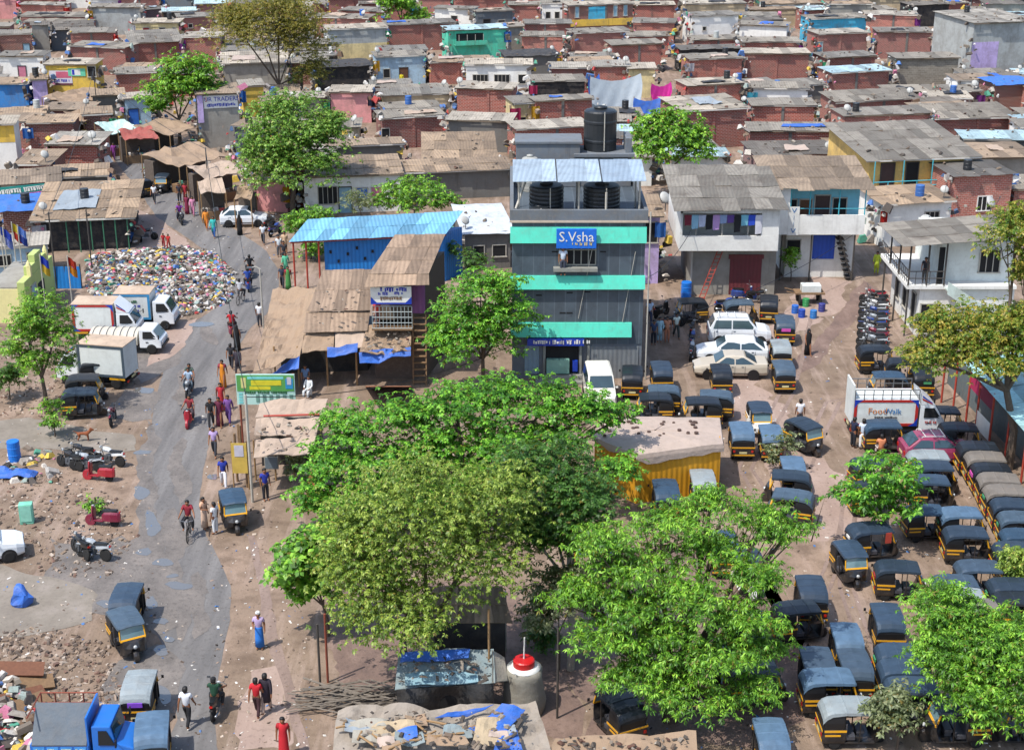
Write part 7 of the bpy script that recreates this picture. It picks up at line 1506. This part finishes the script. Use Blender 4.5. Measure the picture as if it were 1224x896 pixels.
T('rusty_tree', 'large tree with rusty olive leaves over the shelter and corner house', (1205, 560), [(1150, 405, 58, 40, 1), (1210, 400, 45, 45, 1), (1176, 428, 48, 24, 0), (1116, 388, 28, 22, 1), (1234, 335, 30, 40, 1), (1215, 285, 40, 42, 1.5), (1110, 430, 35, 26, 0), (1238, 415, 26, 40, 0)], 5600, 'leafrust', .19, 8, .45, .35, seed=12, tr=.2, fill=.4); land('rusty leaved tree', 1180, 390)
T('forecourt_tree', 'light green tree standing in front of the banded building', (577, 470), [(575, 350, 40, 24, 0), (560, 385, 52, 26, 0), (610, 380, 36, 26, 0), (575, 412, 55, 24, -.5), (540, 405, 30, 24, 0), (605, 345, 25, 18, 0)], 2700, 'leafalmond', .22, 7, .45, .3, seed=13, tr=.12, tier=.5); land('forecourt tree', 575, 380)
T('round_tree', 'dense round green tree behind the banded building', (800, 240), [(800, 172, 44, 36, 0), (780, 165, 28, 26, 0), (822, 182, 26, 26, 0)], 1500, 'leafbright', .34, 7, .5, .35, seed=14, tr=.16, fill=.6); land('round green tree', 800, 172)
T('spreading_tree', 'large dark green spreading tree over the stall street corner', (350, 258), [(345, 150, 48, 35, 1), (320, 185, 38, 34, 0), (380, 180, 36, 38, 0), (350, 205, 55, 26, -1), (395, 155, 20, 26, 1)], 5200, 'leafmix', .24, 7, .5, .35, seed=15, tr=.2); land('spreading tree', 350, 170)
T('bushy_tree', 'bright bushy tree over the upper stall street', (215, 172), [(225, 82, 34, 18, 1), (205, 112, 36, 26, 0), (235, 105, 28, 24, 0), (190, 130, 20, 14, 0)], 1300, 'leafbright', .36, 7, .5, .35, seed=16, tr=.16); land('bushy street tree', 215, 105)
T('dry_tree', 'tall sparse yellow brown tree nearly bare of leaves', (335, 130), [(310, 40, 60, 40, 0), (360, 45, 38, 42, 0), (330, 12, 55, 24, 0), (280, 30, 30, 28, 0), (372, 85, 24, 24, 0)], 6500, 'leafdry', .28, 6, .35, .4, seed=17, tr=.2, fill=.3); land('dry tree', 325, 45)
T('far_tree', 'leafy green tree among brick houses at the top edge', (481, 52), [(481, 10, 26, 22, 0), (470, 0, 20, 16, 0), (493, 18, 18, 14, 0)], 700, 'leafbright', .42, 7, .5, .35, seed=18, tr=.2); land('top edge tree', 481, 8)
T('far_bush', 'strip of bright shrubs in the top right corner', (1185, 34), [(1165, 4, 26, 9, 0), (1205, 2, 30, 10, 0)], 500, 'leafbright', .42, 7, .5, .35, seed=19, tr=.1, name_=None) if False else T('far_bush', 'strip of bright shrubs in the top right corner', (1185, 22), [(1165, 4, 26, 9, 0), (1205, 2, 30, 10, 0)], 500, 'leafbright', .42, 7, .5, .35, seed=19, tr=.1)
T('shed_shrub', 'bright green shrub rising behind the long blue roof', (495, 272), [(495, 232, 42, 20, 0), (470, 240, 26, 16, 0), (525, 240, 24, 14, 0)], 900, 'leafbright', .26, 7, .5, .35, seed=20, tr=.06)
T('grey_shrub', 'greyish leafless shrub left of the bright one behind the blue roof', (432, 272), [(430, 243, 26, 18, 0)], 330, 'leafgrey', .2, 6, .4, .3, seed=21, tr=.05)
T('roadside_shrub', 'yellow green shrub at the left end of the blue shed', (372, 310), [(372, 264, 32, 15, 0), (352, 275, 14, 20, 0), (375, 305, 14, 22, 0)], 600, 'leafbright', .24, 7, .5, .35, seed=22, tr=.05)
T('feather_tree', 'bright green feathery tree beside the parked trucks', (56, 494), [(48, 372, 34, 24, 0), (32, 398, 26, 26, 0), (66, 402, 26, 28, 0), (48, 430, 40, 20, 0), (20, 420, 18, 20, 0)], 1500, 'leafbright', .2, 9, .32, .3, seed=23, tr=.12, fill=.35); land('truck side tree', 48, 410)
for k, (px, py, l, n, lb, lf) in enumerate(((12, 478, [(12, 452, 20, 18, 0)], 300, 'low dark shrub at the left edge beneath the feathery tree', 'leafdark'), (66, 522, [(66, 494, 14, 18, 0), (60, 510, 12, 10, 0)], 160, 'low shrub at the foot of the feathery tree trunk', 'leafbright'), (115, 612, [(115, 604, 16, 9, 0)], 110, 'small green shrub on the rubble behind the crimson scooter', 'leafbright'), (945, 336, [(945, 312, 12, 16, 0)], 160, 'potted green shrub at the white balcony house', 'leafbright'), (777, 330, [(776, 300, 11, 20, 0)], 220, 'tall shrub with red flags between the banded building and laundry house', 'leafalmond'), (1072, 896, [(1070, 852, 30, 26, 0), (1062, 835, 16, 16, 0)], 360, 'grey green sapling at the bottom of the rickshaw lot', 'leafgrey'), (936, 566, [(936, 534, 22, 16, 0), (922, 548, 12, 12, 0)], 130, 'dusty grey green sapling on the square', 'leafgrey'), (1210, 712, [(1212, 680, 16, 26, 0)], 300, 'olive bush at the right edge between rickshaws', 'leafolive'), (668, 800, [(665, 705, 34, 28, 0), (650, 735, 24, 22, 0), (690, 690, 18, 18, 0)], 620, 'pale grey green sapling beside the red lidded tank', 'leafgrey'), (565, 335, [(562, 312, 20, 16, 0), (550, 300, 12, 12, 0)], 260, 'dark shrub between the blue shed and the silver tarp shack', 'leafdark'), (30, 352, [(44, 348, 16, 10, 0)], 90, 'small yellow green shrub below the shrine gate', 'leafbright'), (640, 775, [(650, 760, 22, 16, 0)], 200, 'low dark shrub behind the red lidded tank', 'leafdark'), (405, 575, [(372, 545, 22, 26, 0), (350, 560, 14, 18, 0)], 260, 'grey leaved bush at the roadside stall end', 'leafgrey'), (345, 212, [(345, 92, 3, 3, 0)], 4, '', ''))):
    if lb: T('shrub', lb, (px, py), l, n, lf, .2, 7, .42, .35, seed=40 + k, tr=.04, cat='shrub')
# palm
t = thing('palm_tree', 'small palm with arching fronds below the dry tree', 'palm', at(361, 128)); b = MB(); b.tube([(0, 0, 0), (.1, 0, 2.2), (.15, 0, 4.0)], [.18, .14, .12], 8); b.build('trunk', BARK, t); b = MB()
for k in range(16):
    a = k * 2.4; el = .9 - (k % 5) * .3; pts = [V3((.15 + math.cos(a) * s * 2.3 * math.cos(el), math.sin(a) * s * 2.3 * math.cos(el), 4.0 + s * 2.3 * math.sin(el) - s * s * 1.5)) for s in (0, .25, .5, .75, 1)]
    for i in range(4):
        d = (pts[i + 1] - pts[i]); sd = d.cross(V3((0, 0, 1))).normalized()
        for s in (-1, 1):
            for j in range(4): o_ = pts[i] + d * j / 4; L2 = .5 * (1 - abs(i + j / 4 - 1.6) / 3.2); b.add([o_, o_ + d * .16, o_ + sd * s * L2 + d * .3 - V3((0, 0, .15))], [(0, 1, 2)])
b.build('fronds', mat('leafpalm', 'leafpalm', .5, 'leaf'), t)
# ================= street stalls, boards, drums, dishes and other small things =================
def tarpstall(x0, y0, x1, y1, D, m, label, z=2.4, goods=None):
    a, b1 = at(x0, y0, z), at(x1, y1, z); O = V3((a.x, a.y, 0)); t = thing('market_stall', label, 'stall', O, 0, 'stalls along the upper street'); u = (b1 - a); n = V3((-u.y, u.x, 0)).normalized()
    if n.y < 0: n = -n
    quad_sheet(m, t, 'awning', [V3((0, 0, z)), V3((u.x, u.y, z)), V3((u.x, u.y, z)) + n * D + V3((0, 0, .6)), n * D + V3((0, 0, .6 + z))], 9, 6, .04, .25, .3, x0)
    for q in (V3(), u, n * D, u + n * D): post(t, (q.x, q.y, 0), (q.x, q.y, z + (.5 if q.dot(n) > 1 else 0)), .05)
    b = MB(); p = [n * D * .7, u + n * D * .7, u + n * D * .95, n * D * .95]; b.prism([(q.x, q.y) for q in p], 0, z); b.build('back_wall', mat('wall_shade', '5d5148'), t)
    c = MB(); p = [n * .5, u + n * .5, u + n * 1.2, n * 1.2]; c.prism([(q.x, q.y) for q in p], 0, .75); c.build('counter', WOOD, t)
    r = random.Random(x0); gd = MB()
    for k in range(14): q = u * r.uniform(.05, .95) + n * r.uniform(.55, 1.15); gd.box((q.x, q.y, .75 + .12), (r.uniform(.2, .4), .25, .24), r.uniform(0, 1))
    gd.build('goods', mat('rubbish', 'rubbish', .8, 'bits'), t)
REDT = mat('tarp_red', 'a05048', .85, 'tarp'); MINT = mat('tarp_mint', 'b8d4cc', .8, 'tarp', dirt=.2)
for a in ((203, 162, 236, 150, 4, TAN, 'tan awning stall beside the shop with the white blue signboard'), (214, 200, 276, 186, 5, TAN, 'wide tan awning stall right of the stall street'), (240, 232, 270, 230, 2.5, TANP, 'small stall with colourful goods left of the white hatchback'), (84, 126, 138, 114, 4, TAN, 'sagging tan awning below the yellow poster house'), (130, 160, 166, 155, 3, MINT, 'pale mint awning stall at the head of the stall street'), (150, 168, 190, 164, 2.5, REDT, 'dull red awning stall at the head of the stall street'), (245, 214, 292, 206, 3, TANP, 'pale awning stall in the middle right of the stall street'), (100, 146, 140, 138, 3, TAN, 'low tan awning stall above the slab roofed brick house'), (280, 238, 300, 238, 2.5, TAN, 'narrow stall next to the pink walled stall front')): tarpstall(*a)
t = thing('shop_sign', 'green signboard with white and pink lettering above the blue tarp hut', 'signboard', at(0, 262)); Ys = at(0, 262).y; O = t.location.copy(); sx = lambda px: onY(px, 230, Ys).x - O.x; sz_ = lambda py: onY(0, py, Ys).z
b = MB(); b.add([(sx(-6), 0, sz_(243)), (sx(60), 0, sz_(235)), (sx(60), 0, sz_(219)), (sx(-6), 0, sz_(225)), (sx(-6), .08, sz_(243)), (sx(60), .08, sz_(235)), (sx(60), .08, sz_(219)), (sx(-6), .08, sz_(225))], [(0, 1, 2, 3), (7, 6, 5, 4), (0, 4, 5, 1), (1, 5, 6, 2), (2, 6, 7, 3), (3, 7, 4, 0)]); bd = b.build('board', mat('sign_teal', '1c8a80', .5), t)
for m, py, h_, sd in ((WHITEP, 227, .42, 71), (mat('ink_pink', 'e070c8'), 233, .3, 72)):
    o = scribble(3.9, h_, 10, sd).build('lettering', m, bd, loc=(sx(28), -.03, sz_(py))); o.rotation_euler.y = -math.atan2(sz_(235) - sz_(243), sx(60) - sx(-6))
for px in (2, 58): post(t, (sx(px), .1, 0), (sx(px), .1, sz_(232)), .06, RUST)
def drum(px, py, m, label, r=.29, h=.9, z=0, loc=None, auto=False):
    t = thing('drum', label, 'drum', loc if loc is not None else at(px, py, z), U(0, 3), None, auto); b = MB(); b.lathe([(.01, 0), (r, .0), (r, h * .3), (r * 1.05, h * .33), (r, h * .36), (r, h * .64), (r * 1.05, h * .67), (r, h * .7), (r, h * .97), (r * .95, h)], 18); b.build('drum_body', m, t); b = MB(); b.lathe([(r * .95, h * .985), (r * .9, h * .96), (.01, h * .96)], 18); b.build('lid', m, t); return t
DB = mat('drum_blue', '1c74d0', .4, 'plain', dirt=.15)
for px, py, lb, r, h in ((18, 550, 'upright blue drum on the open ground near the rubbish', .32, 1.1), (820, 355, 'blue drum with a yellow lid in the alley by the red ladder', .36, 1.1), (397, 78, 'large blue water drum beside the grey and cream house', .75, 1.6)): drum(px, py, DB, lb, r, h)
for k, (px, py, hx, lb) in enumerate(((950, 374, '2a6cc8', 'left blue drum on the ground by the loaded cart'), (958, 379, '1c4ab0', 'dark blue drum in front of the loaded cart'), (972, 380, '2c78c0', 'middle blue drum in front of the loaded cart'), (982, 372, '3a3f8a', 'violet blue drum right of the loaded cart'), (963, 366, '3a9a5a', 'green drum among the blue ones by the loaded cart'))): drum(px, py, mat('drum_' + hx, hx, .4), lb, .23, .55)
t = thing('hand_cart', 'hand cart with a whitish box among blue drums on the square', 'cart', at(966, 362)); b = MB(); b.box((0, 0, .8), (2.0, 1.1, .1)); b.tube([(-1, -.4, .8), (-1.6, -.4, .95)], .04, 5); b.tube([(-1, .4, .8), (-1.6, .4, .95)], .04, 5); b.build('platform', WOOD, t); b = MB(); b.box((.1, 0, 1.1), (1.3, .8, .5)); b.build('box', BW_, t, bev=.04)
for s in (-1, 1):
    for y in (-.5, .5): wheel(t, (s * .7, y, .4), .4, .08)
t = thing('plastic_bundle', 'crumpled blue plastic sheet bundle on the rubbish ground', 'bundle', at(28, 722)); b = MB(); b.lathe([(.01, 0), (.36, .03), (.42, .15), (.4, .35), (.33, .55), (.25, .7), (.12, .8), (.01, .82)], 16)
for i, v in enumerate(b.v): n_ = noise.noise_vector(V3(v) * 2.2); b.v[i] = (v[0] + n_.x * .25, v[1] + n_.y * .25, max(0, v[2] + n_.z * .2))
b.build('sheet', BLUT, t)
t = thing('plastic_bundle', 'flat heap of blue sheeting beside the upright blue drum', 'bundle', at(18, 570)); quad_sheet(BLUT, t, 'sheet', [(-.9, -.4, .05), (1.1, -.5, .05), (1.0, .6, .15), (-1.0, .5, .3)], 10, 6, .03, -.2, .35, 3)
t = thing('cabinet', 'mint green discarded box cabinet standing on the rubble', 'box', at(33, 624), R(10)); b = MB(); b.box((0, 0, .5), (.62, .45, 1.0)); b.build('case', mat('cab_mint', '7fccb0', .6, 'plain'), t, bev=.02); b = MB(); b.box((0, -.235, .55), (.5, .02, .8)); b.build('panel', mat('cab_mint2', '9adcc4', .6, 'plain'), t)
for k, (px, py, L2, rz, lb) in enumerate(((30, 826, 2.2, 25, 'dark plank lying across the board pile'), (25, 846, 2.0, 40, 'broad rust brown board on the rubbish pile'), (38, 856, 1.6, 55, 'tilted rust board beside the blue truck'), (18, 818, 2.3, 12, 'uppermost dark board of the pile'))): t = thing('board', lb, 'board', at(px, py)); b = MB(); b.box((0, 0, .35 + .12 * k), (L2, .7, .08), R(rz), 0, rx=R(18), ry=R(8)); b.build('plank', mat('board_rust', '8a5a40', .8, 'wood') if k % 2 else WOOD, t)
t = thing('stick_pile', 'heap of grey sticks and bamboo beside the tarp hut', 'wood pile', at(425, 842)); b = MB(); r = random.Random(6)
for k in range(60): x, y, a = r.uniform(-1.5, 1.5), r.uniform(-.7, .7), r.uniform(-.5, .5); L2 = r.uniform(.7, 1.6); b.tube([(x - L2 * math.cos(a), y - L2 * math.sin(a), .08 + r.uniform(0, .5)), (x + L2 * math.cos(a), y + L2 * math.sin(a), .08 + r.uniform(0, .6))], r.uniform(.02, .05), 4)
struct(b.build('sticks', mat('wood_grey', '8a8074', .9, 'wood'), t), 'stuff')
def pole(px, py, h, lb, r=.07, m=FRAME, arm=None, name='pole'):
    t = thing(name, lb, 'pole', at(px, py)); post(t, (0, 0, 0), (0, 0, h), r, m, 'shaft')
    if arm: b = MB(); b.tube([(0, 0, h), (arm * .5, 0, h + .15), (arm, 0, h + .1)], .04, 5); b.build('arm', m, t); b = MB(); b.box((arm * 1.2, 0, h + .08), (.5, .2, .1)); b.build('lamp_head', GREYM, t, bev=.02)
    return t
pole(315, 392, 4.0, 'short grey street lamp beside the road above the tan awning', .06, FRAME, -.5, 'street_lamp'); pole(302, 600, 5.6, 'grey pole rising in front of the yellow green picture board', .07)
for px, py, h, lb in ((383, 822, 2.8, 'grey blue pole at the path side of the stick heap'), (392, 815, 3.0, 'rusty orange pole beside the stick heap'), (585, 852, 4.4, 'leaning bamboo pole before the tarp hut'), (68, 345, 5.5, 'tall dark pole behind the blue fence'), (118, 150, 6.0, 'slim pole over the tan awning below the yellow poster house'), (250, 238, 4.5, 'grey pole beside the small goods stall'), (110, 322, 4.5, 'dark pole at the end of the rubbish heap'), (666, 858, 3.8, 'thin stick standing right of the red lidded tank')): pole(px, py, h, lb, .05, BAMB if 'bamboo' in lb else RUST if 'rusty' in lb else FRAMED)
for k, (px, py) in enumerate(((284, 575), (290, 560), (296, 582), (300, 570), (287, 545))): pole(px, py, 2.6 - .2 * k, ('tall|second|short|slanting|rear'.split('|')[k]) + ' weathered post of the fence at the left end of the roadside stall', .07, WOOD, None, 'fence_post')
t = thing('yellow_banner', 'small yellow banner with a portrait strip on the weathered posts', 'banner', at(287, 585)); b = MB(); b.span((-.3, -.02, .9), (.45, .02, 2.5)); bn = b.build('banner_cloth', mat('banner_yellow', 'd0b050', .7), t); b = MB(); b.span((-.15, -.04, 1.8), (.3, -.025, 2.4)); b.build('banner_picture', mat('board_face', 'c8c4d0'), bn)
for s in (-.3, .45): post(t, (s, .05, 0), (s, .05, 2.6), .04)
t = thing('leaning_board', 'orange leaning board like a cone before the leafy bush', 'board', at(372, 610)); b = MB(); b.add([(-.35, 0, 0), (.45, 0, 0), (.08, .3, 1.9), (-.05, .3, 1.9), (-.35, .06, 0), (.45, .06, 0), (.08, .36, 1.9), (-.05, .36, 1.9)], [(0, 1, 2, 3), (7, 6, 5, 4), (0, 4, 5, 1), (1, 5, 6, 2), (2, 6, 7, 3), (3, 7, 4, 0)]); b.build('plank', mat('board_orange', 'c07a4a', .8, 'wood'), t)
# big draped tarp and cloths behind the blue building
def drape(name, x0, y0, x1, y1, pts_h, m, label, cat='tarp'):
    a = at(x0, y0, pts_h); c = at(x1, y1, pts_h); t = thing(name, label, cat, (a.x, a.y, 0)); w = (c - a); hb = pts_h
    b = MB(); b.sheetgrid(lambda u, v: (w.x * u + .25 * math.sin(v * 5) * (u - .5), w.y * u - (3.0 if hb > 4 else 1.0) * v, hb - hb * .72 * v - hb * .13 * math.sin(math.pi * u) - .4 * math.sin(math.pi * u) * math.sin(math.pi * v) + .5 * noise.noise(V3((u * 2.5 + x0, v * 2.2, 1))) * v + .09 * math.sin(u * 27 + v * 9) * (.2 + v)), 40, 12, .03); post(t, (0, .1, 0), (0, .1, hb + .1), .05); post(t, (w.x, w.y + .1, 0), (w.x, w.y + .1, hb + .1), .05); b.build('cloth', m, t); return t
drape('draped_tarp', 706, 92, 766, 88, 4.6, GRYT, 'large pale grey tarp draped between roofs behind the rooftop tank'); land('draped grey tarp', 738, 110)
drape('blue_sheet', 758, 117, 790, 116, 3.0, BLUT, 'blue sheet hung right of the large draped grey tarp'); drape('pink_cloth', 779, 100, 802, 98, 3.2, cloth('c82890'), 'magenta cloth hung among washing near the draped grey tarp', 'cloth'); drape('blue_sheet', 704, 90, 716, 88, 4.0, BLUT, 'small blue cloth at the left tip of the draped grey tarp')
tank(at(519, 98) + V3((0, 0, .3)), .85, 1.8, TKB, 'left black water tank beside the long white house'); tank(at(541, 98) + V3((0, 0, .3)), .75, 1.6, TKB, 'right black water tank touching the long white house')
# satellite dishes
db = MB(); db.lathe([(.02, .0), (.22, .03), (.38, .10), (.45, .17), (.44, .18), (.36, .12), (.2, .05), (.01, .02)], 16, (0, 0, 0), 'y'); dish_me = db.mesh('dish_bowl', smooth=True); dish_me.materials.append(mat('dish_white', 'bcbcb6', .6, 'plain', dirt=.4))
ar = MB(); ar.tube([(0, .05, -.4), (0, -.55, -.02)], .02, 4); ar.box((0, -.55, 0), (.08, .1, .08)); arm_me = ar.mesh('feed_arm'); arm_me.materials.append(GREYM); mp_ = MB(); mp_.tube([(0, .1, -1.0), (0, .1, 0)], .035, 5); mast_me = mp_.mesh('mast'); mast_me.materials.append(GREYM)
def dish(p, s=1.0, label='white satellite dish on a roof edge', auto=True):
    t = thing('satellite_dish', label, 'satellite dish', p, R(U(-50, 50)), 'satellite dishes on the roofs', auto); t.scale = (s, s, s)
    o = obj('dish_bowl', dish_me, None, t); o.rotation_euler.x = R(-35); o = obj('feed_arm', arm_me, None, t); o.rotation_euler.x = R(-35); obj('mast', mast_me, None, t)
for px, py, lb in ((1108, 263, 'white dish in front of the low white house behind the corner house'), (1187, 240, 'dish standing before the brick house with the white window'), (797, 235, 'large dish at the corner left of the laundry house roof'), (1043, 162, 'right one of two dishes at the corner of the big grey roof'), (1028, 154, 'left one of two dishes at the corner of the big grey roof'), (1139, 101, 'dish on the lower corner of the grey block house')): dish(at(px, py, 3.4) , 1.15, lb, False)
rd = random.Random(77); listed = [q for q in HS if q['a'].y < 255 and 0 < proj(q['a'])[0] < 1224]
def roofpoint(q, u, v): return q['a'] + q['u'] * q['w'] * u + q['n'] * q['D'] * v + V3((0, 0, q['h'] + q['sl'] * v * q['D'] + q['tl'] * u * q['w'] + .1))
rd.shuffle(listed)
for q in listed[:62]: dish(roofpoint(q, rd.choice((.04, .96, .9)), .06) + V3((0, 0, .75)), rd.uniform(.55, .9))
rd.shuffle(listed)
for k, q in enumerate(listed[:34]):
    c = ('27292d', '2a6cc8', '27292d', '3a6ab0', 'b8bcb8', '27292d')[k % 6]; n = {'27292d': 'black', '2a6cc8': 'blue', '3a6ab0': 'dull blue', 'b8bcb8': 'grey'}[c]
    drum(0, 0, mat('drum_' + c, c, .45), n + ' drum on a roof', .34, .85, loc=roofpoint(q, rd.uniform(.1, .9), rd.uniform(.3, .8)) - V3((0, 0, .02)), auto=True)
rd.shuffle(listed)
for k, q in enumerate(listed[:60]):
    u0 = rd.uniform(.0, .45); u1 = u0 + rd.uniform(.25, .55); v0 = rd.uniform(0, .4); v1 = min(1, v0 + rd.uniform(.3, .6)); m, n = ((BLKT, 'black'), (BLUT, 'blue'), (WHT, 'whitish'), (BLKT, 'black'), (TANP, 'tan'), (GRYT, 'grey'))[k % 6]
    t = thing('roof_tarp', n + ' tarp patch weighted on a roof', 'tarp', q['a'], q['ang'], 'tarps thrown over roofs', True); f = lambda u, v: (u * q['w'], v * q['D'], q['h'] + q['sl'] * v * q['D'] + .2)
    quad_sheet(m, t, 'tarp', [f(u0, v0), f(u1, v0 + .03), f(u1, v1), f(u0 + .04, v1)], 8, 6, .03, 0, .16, k)
rd.shuffle(listed)
for k, q in enumerate(listed[:70]):   # washing, between house corners
    hx = rd.choice(('c83a6a', '3a78c8', 'd8d8dc', 'e0b030', '3aa878', '8a3a90', 'c83028', '4ab0c8', '26304a')); t = thing('hung_cloth', {'c83a6a': 'pink', '3a78c8': 'blue', 'd8d8dc': 'white', 'e0b030': 'yellow', '3aa878': 'green', '8a3a90': 'purple', 'c83028': 'red', '4ab0c8': 'aqua', '26304a': 'navy'}[hx] + ' cloth hung on a house corner', 'cloth', q['a'] + q['u'] * (q['w'] * rd.choice((-.02, 1.02))) - q['n'] * .35, q['ang'], 'cloths hung between the houses', True)
    w, h_ = rd.uniform(.5, 1.2), rd.uniform(.7, 1.4); b = MB(); b.sheetgrid(lambda u, v: ((u - .5) * w, .08 * math.sin(u * 9), q['h'] - .45 - h_ * v), 6, 3, .03); b.build('cloth', cloth(hx), t)
# stones, bricks and scraps that hold the roofs down
pts = []
for q in HS:
    if q['a'].y > 290: continue
    for k in range(int(q['w'] * q['D'] * .4)): pts.append(roofpoint(q, rd.random(), rd.random() ** 1.4) + V3((0, 0, .03)))
pt2 = []
for x0, x1, y0, y1, z, n_ in ((410, 630, 850, 894, 2.72, 150), (436, 490, 390, 416, 3.0, 70), (306, 380, 486, 540, 2.62, 50), (670, 828, 880, 895, 2.12, 60), (372, 440, 330, 392, 4.1, 40), (478, 590, 782, 815, 2.45, 70)):
    for k in range(n_): x, y = rd.uniform(x0, x1), rd.uniform(y0, y1); pt2.append(at(x, y, z + (.55 * (392 - y) / 60 if y1 == 392 else 0)))
stuff(bits('tarp_debris', mat('roofbits', 'roofbits', .9, 'bits'), pt2, .05, .24, .3, seed=25), 'scraps and dry leaves lying on the stall and hut tarps', 'debris')
stuff(bits('roof_debris', mat('roofbits', 'roofbits', .9, 'bits'), pts, .08, .34, .38, seed=21), 'stones, bricks and scraps weighing down the roofs', 'debris')
pts = []
for q in listed:
    for k in range(30): p = q['a'] + q['u'] * rd.choice((rd.uniform(-.9, .15), q['w'] + rd.uniform(-.15, .9))) - q['n'] * rd.uniform(-1.8, .9); pts.append(V3((p.x, p.y, rd.uniform(.2, q['h'] + .1))))
pts += [p + V3((0, 0, U(.1, .7))) for p in scatter([(110, 128), (200, 110), (300, 128), (330, 225), (300, 240), (250, 205), (215, 168), (150, 158)], 260, 33)]
stuff(bits('alley_clutter', mat('rubbish', 'rubbish', .8, 'bits'), pts, .2, .6, 1.0, seed=23), 'household clutter crammed in the gaps between houses', 'clutter')

# overhead wires
def wire(a, c, sag, lb):
    t = thing('overhead_wire', lb, 'wire', a); a, c = V3(a), V3(c); b = MB()
    b.tube([a.lerp(c, i / 12) - a - V3((0, 0, sag * 4 * (i / 12) * (1 - i / 12))) for i in range(13)], .022, 4); b.build('cable', VINYL, t)
Z_ = lambda px, py, z: at(px, py) + V3((0, 0, z))
wire(Z_(302, 600, 5.6), Z_(250, 238, 4.5), 1.2, 'long sagging wire along the road from the grey pole to the goods stall')
wire(Z_(302, 600, 5.5), A0 + V3((0, -.2, zz(411))), .9, 'wire from the grey roadside pole to the banded building')
wire(A0 + V3((BW + .2, -.2, zz(330))), at(826, 352) + V3((0, 0, 5)), .6, 'upper wire from the banded building to the laundry house')
wire(A0 + V3((BW + .2, -.2, zz(385))), at(1017, 331) + V3((0, 0, 3.2)), .9, 'lower wire from the banded building to the white balcony house')
wire(Z_(118, 150, 6), Z_(250, 238, 4.4), .8, 'wire crossing the stall street from the slim pole')
wire(Z_(68, 345, 5.5), Z_(118, 150, 5.9), 1.0, 'wire from the dark pole behind the blue fence to the slim pole')
# ================= labels completed from what stands near =================
ORD = 'nearest,second,third,fourth,fifth,sixth,seventh,eighth,ninth,tenth,eleventh,twelfth,thirteenth,fourteenth,fifteenth,sixteenth'.split(',')
def label_all():
    bpy.context.view_layer.update(); rows = {}
    for o in TODO:
        z = 1.5 if o.name.split('.')[0].endswith(('house', 'hut')) else 0
        x, y, s = proj(o.matrix_world.translation + Vector((0, 0, z)))
        if z: x += 22
        ph, lx, ly = min(LAND, key=lambda q: (q[1] - x) ** 2 + ((q[2] - y) * 1.7) ** 2 if abs(q[1] - x) + abs(q[2] - y) > 6 else 1e9)
        dx, dy = x - lx, y - ly
        rel = ('right of' if dx > 0 else 'left of') if abs(dx) > abs(dy) * 1.6 else ('behind' if dy < 0 else 'below')
        rows.setdefault((o['label'], rel, ph), []).append((math.hypot(dx, dy * 1.5), o))
    for (b, rel, ph), v in rows.items():
        v.sort(key=lambda q: q[0])
        for i, (d, o) in enumerate(v):
            o['label'] = '%s %s the %s' % (b, rel, ph) if len(v) == 1 else '%s, %s one %s the %s' % (b, ORD[min(i, 15)], rel, ph)
            if len(o['label'].split()) > 16: o['label'] = o['label'].replace(' sheet roof', ' roof').replace('plastered ', '')
label_all()
